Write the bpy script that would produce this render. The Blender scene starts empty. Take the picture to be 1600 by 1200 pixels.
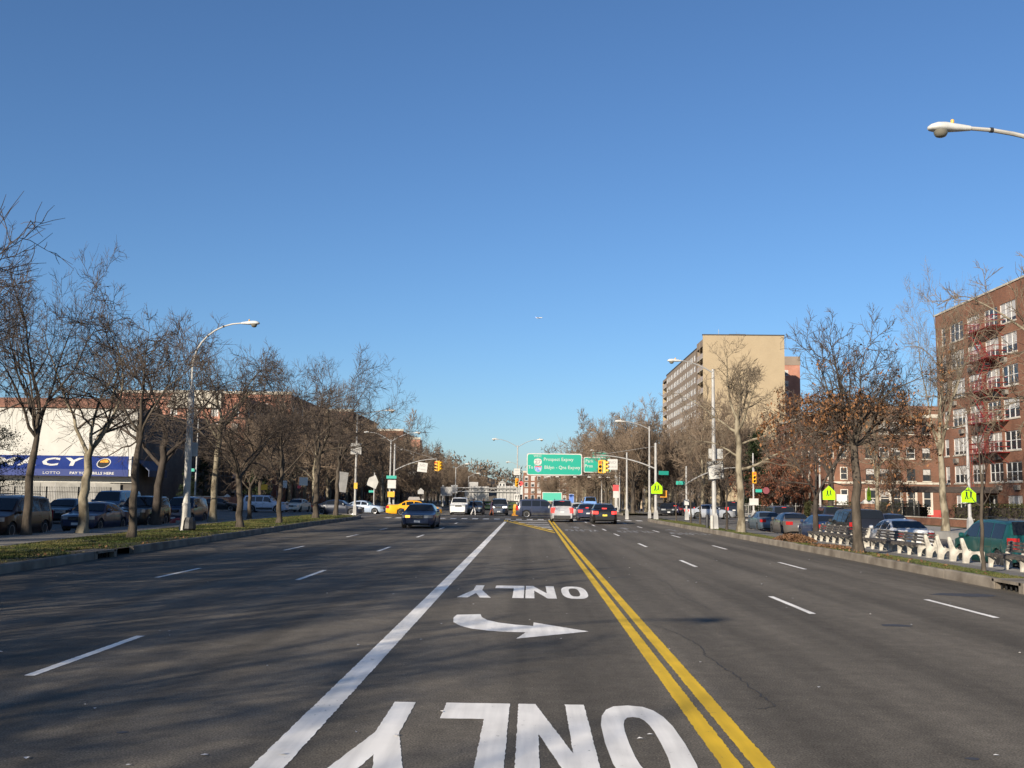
import bpy, math, random
from mathutils import Vector, Matrix, Euler
R_ = math.radians
scene = bpy.context.scene

# ------------------------------------------------------------------ camera
cam_data = bpy.data.cameras.new('camera')
cam = bpy.data.objects.new('camera', cam_data)
scene.collection.objects.link(cam)
scene.camera = cam
cam_data.sensor_width = 36.0
cam_data.lens = 36.0 * 1610.0 / 1600.0
cam_data.clip_start = 0.1
cam_data.clip_end = 9000.0
cam.location = (0, 0, 1.95)
_p, _y, _r = 0.10892, 0.018647, R_(0.7)
_f = Vector((-math.sin(_y) * math.cos(_p), math.cos(_y) * math.cos(_p), math.sin(_p)))
_right = Vector((math.cos(_y), math.sin(_y), 0))
_up = _right.cross(_f)
_r2 = _right * math.cos(_r) + _up * math.sin(_r)
_u2 = -_right * math.sin(_r) + _up * math.cos(_r)
cam.rotation_euler = Matrix((_r2, _u2, -_f)).transposed().to_euler()

# ------------------------------------------------------------------ sky, sun, exposure
SUN_AZ, SUN_EL = 212.0, 19.5          # compass bearing of the sun (0 = +Y, clockwise) and its height
world = bpy.data.worlds.new('World')
scene.world = world
world.use_nodes = True
wn = world.node_tree
sky = wn.nodes.new('ShaderNodeTexSky')
sky.sky_type = 'NISHITA'
sky.sun_disc = False
sky.sun_elevation = R_(SUN_EL)
sky.sun_rotation = R_(SUN_AZ)
sky.altitude = 0
sky.air_density = 1.0
sky.dust_density = 0.5
sky.ozone_density = 6.0
bg = wn.nodes['Background']
bg.inputs['Strength'].default_value = 0.0842
wb = wn.nodes.new('ShaderNodeVectorMath'); wb.operation = 'MULTIPLY'      # white balance of the whole sky
wb.inputs[1].default_value = (0.94, 0.97, 1.0)
wn.links.new(sky.outputs[0], wb.inputs[0]); wn.links.new(wb.outputs[0], bg.inputs['Color'])

sun_data = bpy.data.lights.new('sun', 'SUN')
sun_data.energy = 5.0
sun_data.angle = R_(0.53)
sun_data.color = (1.0, 0.89, 0.74)
sun = bpy.data.objects.new('sun', sun_data)
scene.collection.objects.link(sun)
_sd = Vector((math.sin(R_(SUN_AZ)) * math.cos(R_(SUN_EL)), math.cos(R_(SUN_AZ)) * math.cos(R_(SUN_EL)), math.sin(R_(SUN_EL))))
sun.rotation_euler = _sd.to_track_quat('Z', 'Y').to_euler()
sun.location = (-40, -60, 60)

vs = scene.view_settings
vs.view_transform = 'Standard'
vs.look = 'None'
vs.exposure = 0.65
vs.gamma = 1.0
vs.use_curve_mapping = False
scene.render.engine = 'CYCLES'
scene.cycles.max_bounces = 5
scene.cycles.diffuse_bounces = 3
scene.cycles.glossy_bounces = 3
scene.cycles.transparent_max_bounces = 6

# ------------------------------------------------------------------ helpers
def link(o):
    scene.collection.objects.link(o)
    return o

def tag(o, label=None, cat=None, group=None, kind=None):
    if label: o['label'] = label
    if cat: o['category'] = cat
    if group: o['group'] = group
    if kind: o['kind'] = kind
    return o

def thing(name, label, cat, loc=(0, 0, 0), rz=0.0, group=None):
    o = link(bpy.data.objects.new(name, None))
    o.empty_display_size = 0.2
    o.location = loc
    o.rotation_euler = (0, 0, rz)
    return tag(o, label, cat, group)

def kids(o):
    return [c for c in scene.objects if c.parent == o]

CHILD = {}
def copy_tree(o, loc=None, rz=None, label=None, group=None, scale=None, parent=None):
    c = link(o.copy())
    if parent is not None:
        c.parent = parent
        CHILD.setdefault(parent.name, []).append(c)
    if loc is not None: c.location = loc
    if rz is not None: c.rotation_euler = (0, 0, rz)
    if scale is not None: c.scale = scale if isinstance(scale, tuple) else (scale,) * 3
    if label: c['label'] = label
    if group: c['group'] = group
    for ch in list(CHILD.get(o.name, [])):
        copy_tree(ch, parent=c)
    return c

class MB:
    """collects faces; build() links them as one mesh object"""
    def __init__(s):
        s.v, s.f, s.m = [], [], []
        s.mi = 0
    def poly(s, pts):
        i = len(s.v)
        s.v += [tuple(p) for p in pts]
        s.f.append(tuple(range(i, i + len(pts))))
        s.m.append(s.mi)
        return s
    def box(s, x0, y0, z0, x1, y1, z1):
        i = len(s.v)
        s.v += [(x0, y0, z0), (x1, y0, z0), (x1, y1, z0), (x0, y1, z0), (x0, y0, z1), (x1, y0, z1), (x1, y1, z1), (x0, y1, z1)]
        for q in ((0, 3, 2, 1), (4, 5, 6, 7), (0, 1, 5, 4), (1, 2, 6, 5), (2, 3, 7, 6), (3, 0, 4, 7)):
            s.f.append(tuple(i + k for k in q)); s.m.append(s.mi)
        return s
    def cbox(s, c, d, M=None):
        """box of size d centred on c, optionally turned by the 3x3 matrix M"""
        i0 = len(s.v)
        s.box(-d[0] / 2, -d[1] / 2, -d[2] / 2, d[0] / 2, d[1] / 2, d[2] / 2)
        for k in range(i0, len(s.v)):
            p = Vector(s.v[k])
            if M is not None: p = M @ p
            s.v[k] = tuple(p + Vector(c))
        return s
    def bar(s, a, b, w, h=None):
        """square bar from a to b"""
        a, b = Vector(a), Vector(b)
        d = b - a
        M = d.to_track_quat('Y', 'Z').to_matrix()
        return s.cbox((a + b) / 2, (w, d.length, h or w), M)
    def tube(s, pts, rad, n=8, cap=True):
        pts = [Vector(p) for p in pts]
        if not hasattr(rad, '__len__'): rad = [rad] * len(pts)
        i0 = len(s.v)
        d0 = (pts[1] - pts[0]).normalized()
        ref = Vector((0, 0, 1)) if abs(d0.z) < 0.9 else Vector((1, 0, 0))
        for k, p in enumerate(pts):
            a = pts[max(k - 1, 0)]; b = pts[min(k + 1, len(pts) - 1)]
            d = (b - a).normalized()
            u = d.cross(ref)
            if u.length < 1e-4: u = d.cross(Vector((0.3, 1, 0.2)))
            u.normalize()
            w = u.cross(d)
            for j in range(n):
                t = 2 * math.pi * j / n
                s.v.append(tuple(p + (u * math.cos(t) + w * math.sin(t)) * rad[k]))
        for k in range(len(pts) - 1):
            for j in range(n):
                a = i0 + k * n + j; b = i0 + k * n + (j + 1) % n
                s.f.append((a, b, b + n, a + n)); s.m.append(s.mi)
        if cap:
            s.f.append(tuple(i0 + j for j in reversed(range(n)))); s.m.append(s.mi)
            e = i0 + (len(pts) - 1) * n
            s.f.append(tuple(e + j for j in range(n))); s.m.append(s.mi)
        return s
    def lathe(s, prof, n=12, c=(0, 0, 0), M=None):
        """prof = [(radius, height)...] round local z"""
        i0 = len(s.v)
        for r, z in prof:
            for j in range(n):
                t = 2 * math.pi * j / n
                p = Vector((r * math.cos(t), r * math.sin(t), z))
                if M is not None: p = M @ p
                s.v.append(tuple(p + Vector(c)))
        for k in range(len(prof) - 1):
            for j in range(n):
                a = i0 + k * n + j; b = i0 + k * n + (j + 1) % n
                s.f.append((a, b, b + n, a + n)); s.m.append(s.mi)
        for base, rev in ((i0, True), (i0 + (len(prof) - 1) * n, False)):
            idx = [base + j for j in range(n)]
            s.f.append(tuple(reversed(idx)) if rev else tuple(idx)); s.m.append(s.mi)
        return s
    def prism(s, poly, f):
        """poly: 2-D outline; f(u, v, k) gives the 3-D point of the near (k=0) and far (k=1) outline"""
        i0 = len(s.v); n = len(poly)
        for k in (0, 1):
            s.v += [tuple(f(u, v, k)) for u, v in poly]
        s.f.append(tuple(i0 + j for j in range(n))); s.m.append(s.mi)
        s.f.append(tuple(i0 + n + j for j in reversed(range(n)))); s.m.append(s.mi)
        for j in range(n):
            a, b = i0 + j, i0 + (j + 1) % n
            s.f.append((a, a + n, b + n, b)); s.m.append(s.mi)
        return s
    def add(s, verts, faces, f=None):
        i = len(s.v)
        s.v += [tuple(f(*p)) if f else tuple(p) for p in verts]
        for q in faces:
            s.f.append(tuple(i + k for k in q)); s.m.append(s.mi)
        return s
    def build(s, name, mat, parent=None, smooth=None, uv=False, loc=None, rz=None, recalc=False):
        me = bpy.data.meshes.new(name)
        me.from_pydata(s.v, [], s.f)
        mats = mat if isinstance(mat, (list, tuple)) else [mat]
        for mt in mats: me.materials.append(mt)
        if len(mats) > 1: me.polygons.foreach_set('material_index', s.m)
        if smooth is not None:
            me.polygons.foreach_set('use_smooth', [True] * len(me.polygons))
            if smooth < 179: me.set_sharp_from_angle(angle=R_(smooth))
        if recalc:
            import bmesh
            bm = bmesh.new(); bm.from_mesh(me)
            bmesh.ops.recalc_face_normals(bm, faces=bm.faces)
            bm.to_mesh(me); bm.free()
        if uv:                                   # box-projected, in metres
            lay = me.uv_layers.new(name='uv')
            for p in me.polygons:
                n = p.normal
                ax = max(range(3), key=lambda k: abs(n[k]))
                for li in p.loop_indices:
                    c = me.vertices[me.loops[li].vertex_index].co
                    lay.data[li].uv = (c.y, c.z) if ax == 0 else ((c.x, c.z) if ax == 1 else (c.x, c.y))
        me.update()
        o = link(bpy.data.objects.new(name, me))
        if loc is not None: o.location = loc
        if rz is not None: o.rotation_euler = (0, 0, rz)
        if parent is not None:
            o.parent = parent
            CHILD.setdefault(parent.name, []).append(o)
        return o

def struct(mb, name, mat, **k):
    return tag(mb.build(name, mat, **k), kind='structure')

def share(o, parent, loc=(0, 0, 0), rz=0.0, scale=None, name=None):
    """another part that uses the same mesh"""
    c = link(bpy.data.objects.new(name or o.name.split('.')[0], o.data))
    c.location = loc; c.rotation_euler = (0, 0, rz)
    if scale: c.scale = scale
    if parent is not None:
        c.parent = parent
        CHILD.setdefault(parent.name, []).append(c)
    return c

_txt = {}
def text_geo(body, bold=0.0):
    """verts and faces of a flat line of lettering; width-centred, baseline 0, cap height about 0.7"""
    k = (body, bold)
    if k not in _txt:
        cu = bpy.data.curves.new('t', 'FONT')
        cu.body = body; cu.align_x = 'CENTER'; cu.offset = bold; cu.resolution_u = 2
        o = bpy.data.objects.new('t', cu)
        scene.collection.objects.link(o)
        dg = bpy.context.evaluated_depsgraph_get()
        me = bpy.data.meshes.new_from_object(o.evaluated_get(dg))
        _txt[k] = ([tuple(v.co) for v in me.vertices], [tuple(p.vertices) for p in me.polygons])
        bpy.data.objects.remove(o); bpy.data.curves.remove(cu); bpy.data.meshes.remove(me)
    return _txt[k]

# ------------------------------------------------------------------ materials
def new_mat(name):
    m = bpy.data.materials.new(name)
    m.use_nodes = True
    b = m.node_tree.nodes['Principled BSDF']
    return m, m.node_tree, b

def plain(name, col, rough=0.6, metal=0.0, spec=None, coat=0.0, emit=None, emit_s=0.0):
    m, nt, b = new_mat(name)
    b.inputs['Base Color'].default_value = (*col, 1)
    b.inputs['Roughness'].default_value = rough
    b.inputs['Metallic'].default_value = metal
    if spec is not None: b.inputs['Specular IOR Level'].default_value = spec
    if coat: b.inputs['Coat Weight'].default_value = coat; b.inputs['Coat Roughness'].default_value = 0.04
    if emit:
        b.inputs['Emission Color'].default_value = (*emit, 1)
        b.inputs['Emission Strength'].default_value = emit_s
    return m

def noisy(name, c1, c2, scale=4.0, rough=0.85, detail=6.0, bump=0.0, bscale=None, lo=0.35, hi=0.65, spec=0.3, stretch=None, space='Object', metal=0.0):
    """two colours mixed by noise, with optional bump"""
    m, nt, b = new_mat(name)
    N, L = nt.nodes, nt.links
    tc = N.new('ShaderNodeTexCoord'); mp = N.new('ShaderNodeMapping')
    L.new(tc.outputs[space], mp.inputs[0])
    if stretch: mp.inputs['Scale'].default_value = stretch
    nz = N.new('ShaderNodeTexNoise'); nz.inputs['Scale'].default_value = scale; nz.inputs['Detail'].default_value = detail
    L.new(mp.outputs[0], nz.inputs['Vector'])
    rp = N.new('ShaderNodeValToRGB')
    rp.color_ramp.elements[0].position = lo; rp.color_ramp.elements[0].color = (*c1, 1)
    rp.color_ramp.elements[1].position = hi; rp.color_ramp.elements[1].color = (*c2, 1)
    L.new(nz.outputs['Fac'], rp.inputs[0])
    L.new(rp.outputs[0], b.inputs['Base Color'])
    b.inputs['Roughness'].default_value = rough
    b.inputs['Specular IOR Level'].default_value = spec
    b.inputs['Metallic'].default_value = metal
    if bump:
        n2 = N.new('ShaderNodeTexNoise'); n2.inputs['Scale'].default_value = bscale or scale * 6; n2.inputs['Detail'].default_value = 4
        L.new(mp.outputs[0], n2.inputs['Vector'])
        bp = N.new('ShaderNodeBump'); bp.inputs['Strength'].default_value = bump; bp.inputs['Distance'].default_value = 0.02
        L.new(n2.outputs['Fac'], bp.inputs['Height']); L.new(bp.outputs[0], b.inputs['Normal'])
    return m

def brick_mat(name, c1, c2, mortar, bw=0.22, bh=0.075, msize=0.012, var=0.25):
    """brick courses in metres over box-projected UVs, plus broad weathering"""
    m, nt, b = new_mat(name)
    N, L = nt.nodes, nt.links
    uv = N.new('ShaderNodeUVMap')
    br = N.new('ShaderNodeTexBrick')
    br.inputs['Scale'].default_value = 1.0
    br.inputs['Brick Width'].default_value = bw; br.inputs['Row Height'].default_value = bh
    br.inputs['Mortar Size'].default_value = msize
    br.inputs['Color1'].default_value = (*c1, 1); br.inputs['Color2'].default_value = (*c2, 1); br.inputs['Mortar'].default_value = (*mortar, 1)
    br.inputs['Bias'].default_value = -0.1
    L.new(uv.outputs[0], br.inputs['Vector'])
    nz = N.new('ShaderNodeTexNoise'); nz.inputs['Scale'].default_value = 0.35; nz.inputs['Detail'].default_value = 7
    L.new(uv.outputs[0], nz.inputs['Vector'])
    rp = N.new('ShaderNodeMapRange'); rp.inputs['From Min'].default_value = 0.3; rp.inputs['From Max'].default_value = 0.7
    rp.inputs['To Min'].default_value = 1 - var; rp.inputs['To Max'].default_value = 1 + var
    L.new(nz.outputs['Fac'], rp.inputs['Value'])
    mx = N.new('ShaderNodeVectorMath'); mx.operation = 'SCALE'
    L.new(br.outputs['Color'], mx.inputs[0]); L.new(rp.outputs[0], mx.inputs['Scale'])
    L.new(mx.outputs[0], b.inputs['Base Color'])
    b.inputs['Roughness'].default_value = 0.9
    b.inputs['Specular IOR Level'].default_value = 0.2
    bp = N.new('ShaderNodeBump'); bp.inputs['Strength'].default_value = 0.4; bp.inputs['Distance'].default_value = 0.01; bp.invert = True
    L.new(br.outputs['Fac'], bp.inputs['Height']); L.new(bp.outputs[0], b.inputs['Normal'])
    return m

def asphalt_mat(name, c, dark=0.72, tracks=True):
    m, nt, b = new_mat(name)
    N, L = nt.nodes, nt.links
    tc = N.new('ShaderNodeTexCoord')
    def noise(sc, det, stretch=None):
        mp = N.new('ShaderNodeMapping'); L.new(tc.outputs['Object'], mp.inputs[0])
        if stretch: mp.inputs['Scale'].default_value = stretch
        n = N.new('ShaderNodeTexNoise'); n.inputs['Scale'].default_value = sc; n.inputs['Detail'].default_value = det
        L.new(mp.outputs[0], n.inputs['Vector'])
        return n.outputs['Fac']
    def rng(src, a, bb, lo, hi):
        r = N.new('ShaderNodeMapRange'); r.inputs['From Min'].default_value = a; r.inputs['From Max'].default_value = bb
        r.inputs['To Min'].default_value = lo; r.inputs['To Max'].default_value = hi
        L.new(src, r.inputs['Value']); return r.outputs[0]
    def mul(a, bb):
        r = N.new('ShaderNodeMath'); r.operation = 'MULTIPLY'; L.new(a, r.inputs[0]); L.new(bb, r.inputs[1]); return r.outputs[0]
    grain = rng(noise(60.0, 3.0), 0.32, 0.68, 0.50, 1.52)
    speck = rng(noise(26.0, 2.0), 0.66, 0.76, 1.0, 2.0)
    mid = rng(noise(3.2, 5.0), 0.3, 0.7, 0.88, 1.12)
    broad = rng(noise(0.35, 4.0, (1.6, 0.5, 1)), 0.3, 0.7, 0.86, 1.12)
    v = mul(mul(grain, speck), mul(mid, broad))
    if tracks:                                    # long oily lanes along the traffic
        v = mul(v, rng(noise(1.0, 3.0, (0.95, 0.018, 1)), 0.38, 0.60, dark, 1.14))
    if tracks:
        v = mul(v, rng(noise(0.55, 6.0, (1.0, 0.35, 1)), 0.60, 0.72, 1.0, 0.80))      # oil and patch stains
        v = mul(v, rng(noise(9.0, 4.0), 0.30, 0.70, 0.90, 1.10))
    sc = N.new('ShaderNodeVectorMath'); sc.operation = 'SCALE'
    sc.inputs[0].default_value = c
    L.new(v, sc.inputs['Scale']); L.new(sc.outputs[0], b.inputs['Base Color'])
    b.inputs['Roughness'].default_value = 0.9
    b.inputs['Specular IOR Level'].default_value = 0.2
    bp = N.new('ShaderNodeBump'); bp.inputs['Strength'].default_value = 0.5; bp.inputs['Distance'].default_value = 0.006
    L.new(noise(85.0, 2.0), bp.inputs['Height']); L.new(bp.outputs[0], b.inputs['Normal'])
    return m

def paint_mat(name, c, road, wear=0.5, scale=14.0, soft=0.06):
    """road paint worn through to the asphalt in specks and streaks"""
    m, nt, b = new_mat(name)
    N, L = nt.nodes, nt.links
    tc = N.new('ShaderNodeTexCoord')
    n1 = N.new('ShaderNodeTexNoise'); n1.inputs['Scale'].default_value = scale; n1.inputs['Detail'].default_value = 8; n1.inputs['Roughness'].default_value = 0.7
    n2 = N.new('ShaderNodeTexNoise'); n2.inputs['Scale'].default_value = 1.3; n2.inputs['Detail'].default_value = 3
    L.new(tc.outputs['Object'], n1.inputs['Vector']); L.new(tc.outputs['Object'], n2.inputs['Vector'])
    ad = N.new('ShaderNodeMath'); ad.operation = 'MULTIPLY_ADD'; ad.inputs[1].default_value = 0.35
    L.new(n2.outputs['Fac'], ad.inputs[0]); L.new(n1.outputs['Fac'], ad.inputs[2])
    mr = N.new('ShaderNodeMapRange'); mr.inputs['From Min'].default_value = wear; mr.inputs['From Max'].default_value = wear + soft
    L.new(ad.outputs[0], mr.inputs['Value'])
    dirt = N.new('ShaderNodeMapRange'); dirt.inputs['From Min'].default_value = 0.3; dirt.inputs['From Max'].default_value = 0.7
    dirt.inputs['To Min'].default_value = 0.82; dirt.inputs['To Max'].default_value = 1.05
    L.new(n2.outputs['Fac'], dirt.inputs['Value'])
    sc = N.new('ShaderNodeVectorMath'); sc.operation = 'SCALE'; sc.inputs[0].default_value = c
    mp3 = N.new('ShaderNodeMapping'); mp3.inputs['Scale'].default_value = (3.0, 0.22, 1); L.new(tc.outputs['Object'], mp3.inputs[0])
    n3 = N.new('ShaderNodeTexNoise'); n3.inputs['Scale'].default_value = 2.4; n3.inputs['Detail'].default_value = 6; L.new(mp3.outputs[0], n3.inputs['Vector'])
    tyre = N.new('ShaderNodeMapRange'); tyre.inputs['From Min'].default_value = 0.35; tyre.inputs['From Max'].default_value = 0.62
    tyre.inputs['To Min'].default_value = 0.84; tyre.inputs['To Max'].default_value = 1.04
    L.new(n3.outputs['Fac'], tyre.inputs['Value'])
    dm = N.new('ShaderNodeMath'); dm.operation = 'MULTIPLY'; L.new(dirt.outputs[0], dm.inputs[0]); L.new(tyre.outputs[0], dm.inputs[1])
    L.new(dm.outputs[0], sc.inputs['Scale'])
    mx = N.new('ShaderNodeMix'); mx.data_type = 'RGBA'
    L.new(mr.outputs[0], mx.inputs[0])
    mx.inputs[6].default_value = (*road, 1)
    L.new(sc.outputs[0], mx.inputs[7])
    L.new(mx.outputs[2], b.inputs['Base Color'])
    b.inputs['Roughness'].default_value = 0.7
    b.inputs['Specular IOR Level'].default_value = 0.3
    return m

ROADC = (0.128, 0.111, 0.087)
M = {}
M['road'] = asphalt_mat('road asphalt', ROADC)
M['street'] = asphalt_mat('side street asphalt', (0.14, 0.128, 0.112), tracks=False)
M['path'] = noisy('mall path asphalt', (0.14, 0.128, 0.112), (0.21, 0.195, 0.17), 1.2, 0.9, 8, 0.2, 40)
M['pave'] = noisy('pavement concrete', (0.24, 0.23, 0.21), (0.33, 0.32, 0.295), 0.9, 0.9, 8, 0.2, 30)
M['kerb'] = noisy('kerb concrete', (0.12, 0.10, 0.078), (0.235, 0.205, 0.165), 1.4, 0.9, 9, 0.5, 14)
M['gutter'] = plain('inlet dark', (0.01, 0.01, 0.01), 0.9)
M['white_paint'] = paint_mat('white road paint', (0.93, 0.885, 0.80), ROADC, 0.46)
M['worn_paint'] = paint_mat('worn white road paint', (0.62, 0.61, 0.59), ROADC, 0.68, 6.0, 0.08)
M['yellow_paint'] = paint_mat('yellow road paint', (0.80, 0.50, 0.02), ROADC, 0.47)
M['crack'] = plain('tar crack', (0.035, 0.033, 0.032), 0.8)
M['tar'] = plain('tar patch', (0.05, 0.048, 0.046), 0.6)
M['grass_base'] = noisy('turf', (0.045, 0.055, 0.018), (0.135, 0.098, 0.056), 1.1, 0.95, 8, 0.8, 26, 0.38, 0.68)
M['grass'] = noisy('grass blades', (0.042, 0.068, 0.016), (0.125, 0.110, 0.040), 0.8, 0.8, 4, spec=0.2)
M['lawn'] = noisy('far lawn', (0.05, 0.10, 0.02), (0.09, 0.13, 0.04), 0.6, 0.9)
M['soil'] = noisy('ground earth', (0.09, 0.075, 0.055), (0.15, 0.125, 0.095), 0.3, 0.95, 6)
M['bark'] = noisy('grey brown bark', (0.042, 0.034, 0.025), (0.10, 0.08, 0.06), 5.0, 0.9, 6, 0.8, 18, stretch=(1, 1, 0.35))
M['twig'] = noisy('brown twigs', (0.046, 0.035, 0.028), (0.090, 0.070, 0.055), 1.5, 0.85, 3, spec=0.25)
M['dark_bark'] = noisy('dark bark', (0.035, 0.028, 0.022), (0.07, 0.056, 0.045), 5.0, 0.9, 6, 0.8, 18, stretch=(1, 1, 0.35))
M['plane_bark'] = noisy('mottled pale bark', (0.11, 0.09, 0.06), (0.255, 0.22, 0.155), 2.6, 0.85, 4, 0.3, 14, 0.42, 0.56, stretch=(1, 1, 0.5))
M['plane_twig'] = noisy('pale brown twigs', (0.12, 0.094, 0.066), (0.19, 0.15, 0.105), 1.5, 0.85, 3)
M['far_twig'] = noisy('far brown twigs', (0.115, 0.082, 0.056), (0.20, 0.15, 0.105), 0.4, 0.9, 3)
M['oak_leaf'] = noisy('dry oak leaves', (0.16, 0.072, 0.03), (0.30, 0.15, 0.065), 1.2, 0.75, 4, spec=0.3)
M['leaf_litter'] = noisy('damp fallen leaves', (0.10, 0.05, 0.025), (0.20, 0.11, 0.055), 2.0, 0.8, 4)
M['red_leaf'] = noisy('dry russet leaves', (0.13, 0.045, 0.028), (0.25, 0.10, 0.05), 1.2, 0.75, 4)
M['evergreen'] = noisy('evergreen leaves', (0.018, 0.032, 0.012), (0.05, 0.07, 0.028), 1.4, 0.7, 4)
M['hedge'] = noisy('clipped hedge leaves', (0.035, 0.042, 0.014), (0.085, 0.082, 0.03), 2.0, 0.8, 4)
M['galv'] = noisy('galvanised pole', (0.29, 0.285, 0.27), (0.40, 0.39, 0.37), 2.0, 0.55, 4, spec=0.4)
M['conc_pole'] = noisy('weathered light pole', (0.36, 0.34, 0.30), (0.52, 0.50, 0.45), 1.6, 0.75, 7, 0.2, 12)
M['white_metal'] = noisy('white lamp housing', (0.46, 0.46, 0.43), (0.58, 0.575, 0.54), 4.0, 0.5, 4)
M['black_metal'] = plain('black iron', (0.02, 0.02, 0.02), 0.5)
M['lens'] = plain('lamp glass', (0.16, 0.15, 0.12), 0.25)
M['sign_white'] = noisy('white sign face', (0.44, 0.43, 0.40), (0.52, 0.51, 0.475), 1.5, 0.55)
M['sign_back'] = noisy('bare sign back', (0.29, 0.285, 0.27), (0.39, 0.38, 0.36), 2.0, 0.5)
M['sign_green'] = plain('green sign face', (0.0, 0.29, 0.20), 0.5)
M['sign_green2'] = plain('street name green', (0.02, 0.33, 0.25), 0.5)
M['sign_lime'] = plain('fluorescent lime sign', (0.36, 0.70, 0.0), 0.5, emit=(0.40, 0.85, 0.0), emit_s=0.08)
M['sign_orange'] = plain('orange sign', (0.70, 0.30, 0.03), 0.6)
M['sign_black'] = plain('black print', (0.015, 0.015, 0.015), 0.6)
M['sign_grey'] = plain('worn grey print', (0.28, 0.27, 0.26), 0.6)
M['sign_red'] = plain('red sign', (0.62, 0.06, 0.06), 0.5)
M['sign_blue'] = plain('blue sign', (0.10, 0.20, 0.55), 0.5)
M['sign_maroon'] = plain('maroon sign', (0.20, 0.05, 0.06), 0.5)
M['sig_yellow'] = plain('signal yellow', (0.70, 0.36, 0.015), 0.45)
M['sig_dark'] = plain('signal dark', (0.02, 0.018, 0.012), 0.5)
M['red_on'] = plain('red lens lit', (0.6, 0.05, 0.02), 0.3, emit=(1.0, 0.12, 0.04), emit_s=1.1)
M['red_hot'] = plain('brake lamp lit', (0.7, 0.04, 0.03), 0.3, emit=(1.0, 0.06, 0.05), emit_s=0.9)
M['red_lens'] = plain('red tail lens', (0.38, 0.02, 0.02), 0.2)
M['amber_on'] = plain('amber lamp lit', (0.9, 0.35, 0.02), 0.3, emit=(1.0, 0.38, 0.05), emit_s=2.2)
M['lamp_on'] = plain('headlamp lit', (0.9, 0.9, 0.85), 0.2, emit=(1.0, 0.95, 0.85), emit_s=1.3)
M['head_lens'] = plain('headlamp glass', (0.45, 0.47, 0.48), 0.12, 0.4)
M['glass'] = plain('window glass', (0.03, 0.035, 0.04), 0.06, spec=0.6)
M['car_glass'] = plain('car glass', (0.012, 0.014, 0.016), 0.05, spec=0.55)
M['rubber'] = plain('tyre rubber', (0.018, 0.018, 0.018), 0.8)
M['rim'] = plain('alloy rim', (0.42, 0.42, 0.43), 0.35, 0.7)
M['trim'] = plain('dark plastic trim', (0.025, 0.025, 0.026), 0.55)
M['chrome'] = plain('chrome', (0.6, 0.6, 0.6), 0.15, 0.9)
M['plate'] = plain('pale number plate', (0.6, 0.6, 0.58), 0.5)
M['plate_y'] = plain('amber number plate', (0.75, 0.55, 0.06), 0.5)
M['frame_white'] = plain('white window frame', (0.62, 0.61, 0.58), 0.5)
M['frame_cream'] = plain('cream surround', (0.55, 0.50, 0.42), 0.7)
M['frame_dark'] = plain('dark frame', (0.05, 0.045, 0.04), 0.6)
M['blind'] = plain('pale blind behind glass', (0.42, 0.40, 0.37), 0.35)
M['fire_red'] = plain('red iron', (0.20, 0.013, 0.011), 0.6)
M['red_band'] = plain('red painted base', (0.38, 0.05, 0.04), 0.8)
M['stone'] = noisy('trim stone', (0.40, 0.36, 0.29), (0.52, 0.48, 0.40), 1.5, 0.85)
M['brick_red'] = brick_mat('red brown brick', (0.235, 0.092, 0.05), (0.165, 0.064, 0.037), (0.19, 0.135, 0.10))
M['brick_brown'] = brick_mat('brown brick', (0.185, 0.075, 0.042), (0.13, 0.055, 0.033), (0.155, 0.105, 0.078))
M['brick_tan'] = brick_mat('tan brick', (0.37, 0.285, 0.175), (0.33, 0.253, 0.156), (0.34, 0.28, 0.195), var=0.05)
M['brick_grey'] = brick_mat('grey brown brick', (0.23, 0.175, 0.13), (0.19, 0.145, 0.11), (0.25, 0.21, 0.17), var=0.12)
M['brick_pink'] = brick_mat('salmon brick', (0.42, 0.16, 0.10), (0.33, 0.12, 0.075), (0.32, 0.22, 0.17))
M['brick_dark'] = brick_mat('dark rowhouse stone', (0.13, 0.12, 0.105), (0.11, 0.10, 0.09), (0.12, 0.11, 0.10), 0.6, 0.3)
M['stucco'] = noisy('cream painted wall', (0.43, 0.415, 0.37), (0.50, 0.485, 0.435), 0.5, 0.85, 7)
M['roof_tile'] = noisy('brown roof band', (0.15, 0.075, 0.05), (0.24, 0.12, 0.08), 3.0, 0.9)
M['awning_side'] = noisy('faded grey blue awning', (0.05, 0.065, 0.11), (0.07, 0.085, 0.13), 1.0, 0.7)
M['shop_pane'] = noisy('milky shop glass', (0.16, 0.155, 0.14), (0.26, 0.25, 0.225), 0.8, 0.35)
M['ac_grey'] = plain('dull metal sleeve', (0.20, 0.185, 0.165), 0.6)
M['awning_blue'] = noisy('blue awning', (0.006, 0.020, 0.125), (0.009, 0.027, 0.15), 1.0, 0.55)
M['bench_conc'] = noisy('bench concrete', (0.30, 0.275, 0.23), (0.56, 0.52, 0.44), 4.0, 0.8, 6, 0.2, 20)
M['bench_slat'] = noisy('weathered dark slats', (0.045, 0.04, 0.036), (0.12, 0.105, 0.09), 6.0, 0.6, 4)
M['tan_cloth'] = plain('beige coat', (0.42, 0.33, 0.22), 0.9)
M['navy_cloth'] = plain('dark coat', (0.018, 0.018, 0.025), 0.9)
M['jean'] = plain('dark trousers', (0.05, 0.05, 0.07), 0.9)
M['rust_cloth'] = plain('rust trousers', (0.26, 0.08, 0.04), 0.9)
M['plum_cloth'] = plain('plum jacket', (0.075, 0.05, 0.09), 0.9)
M['white_cloth'] = plain('white cloth', (0.65, 0.63, 0.6), 0.9)
M['skin'] = plain('skin', (0.40, 0.24, 0.16), 0.6)
M['hair'] = plain('dark hair', (0.03, 0.022, 0.018), 0.8)
M['yellow_plastic'] = plain('yellow plastic', (0.70, 0.38, 0.03), 0.5)
M['red_plastic'] = plain('red plastic', (0.42, 0.04, 0.025), 0.6)

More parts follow.
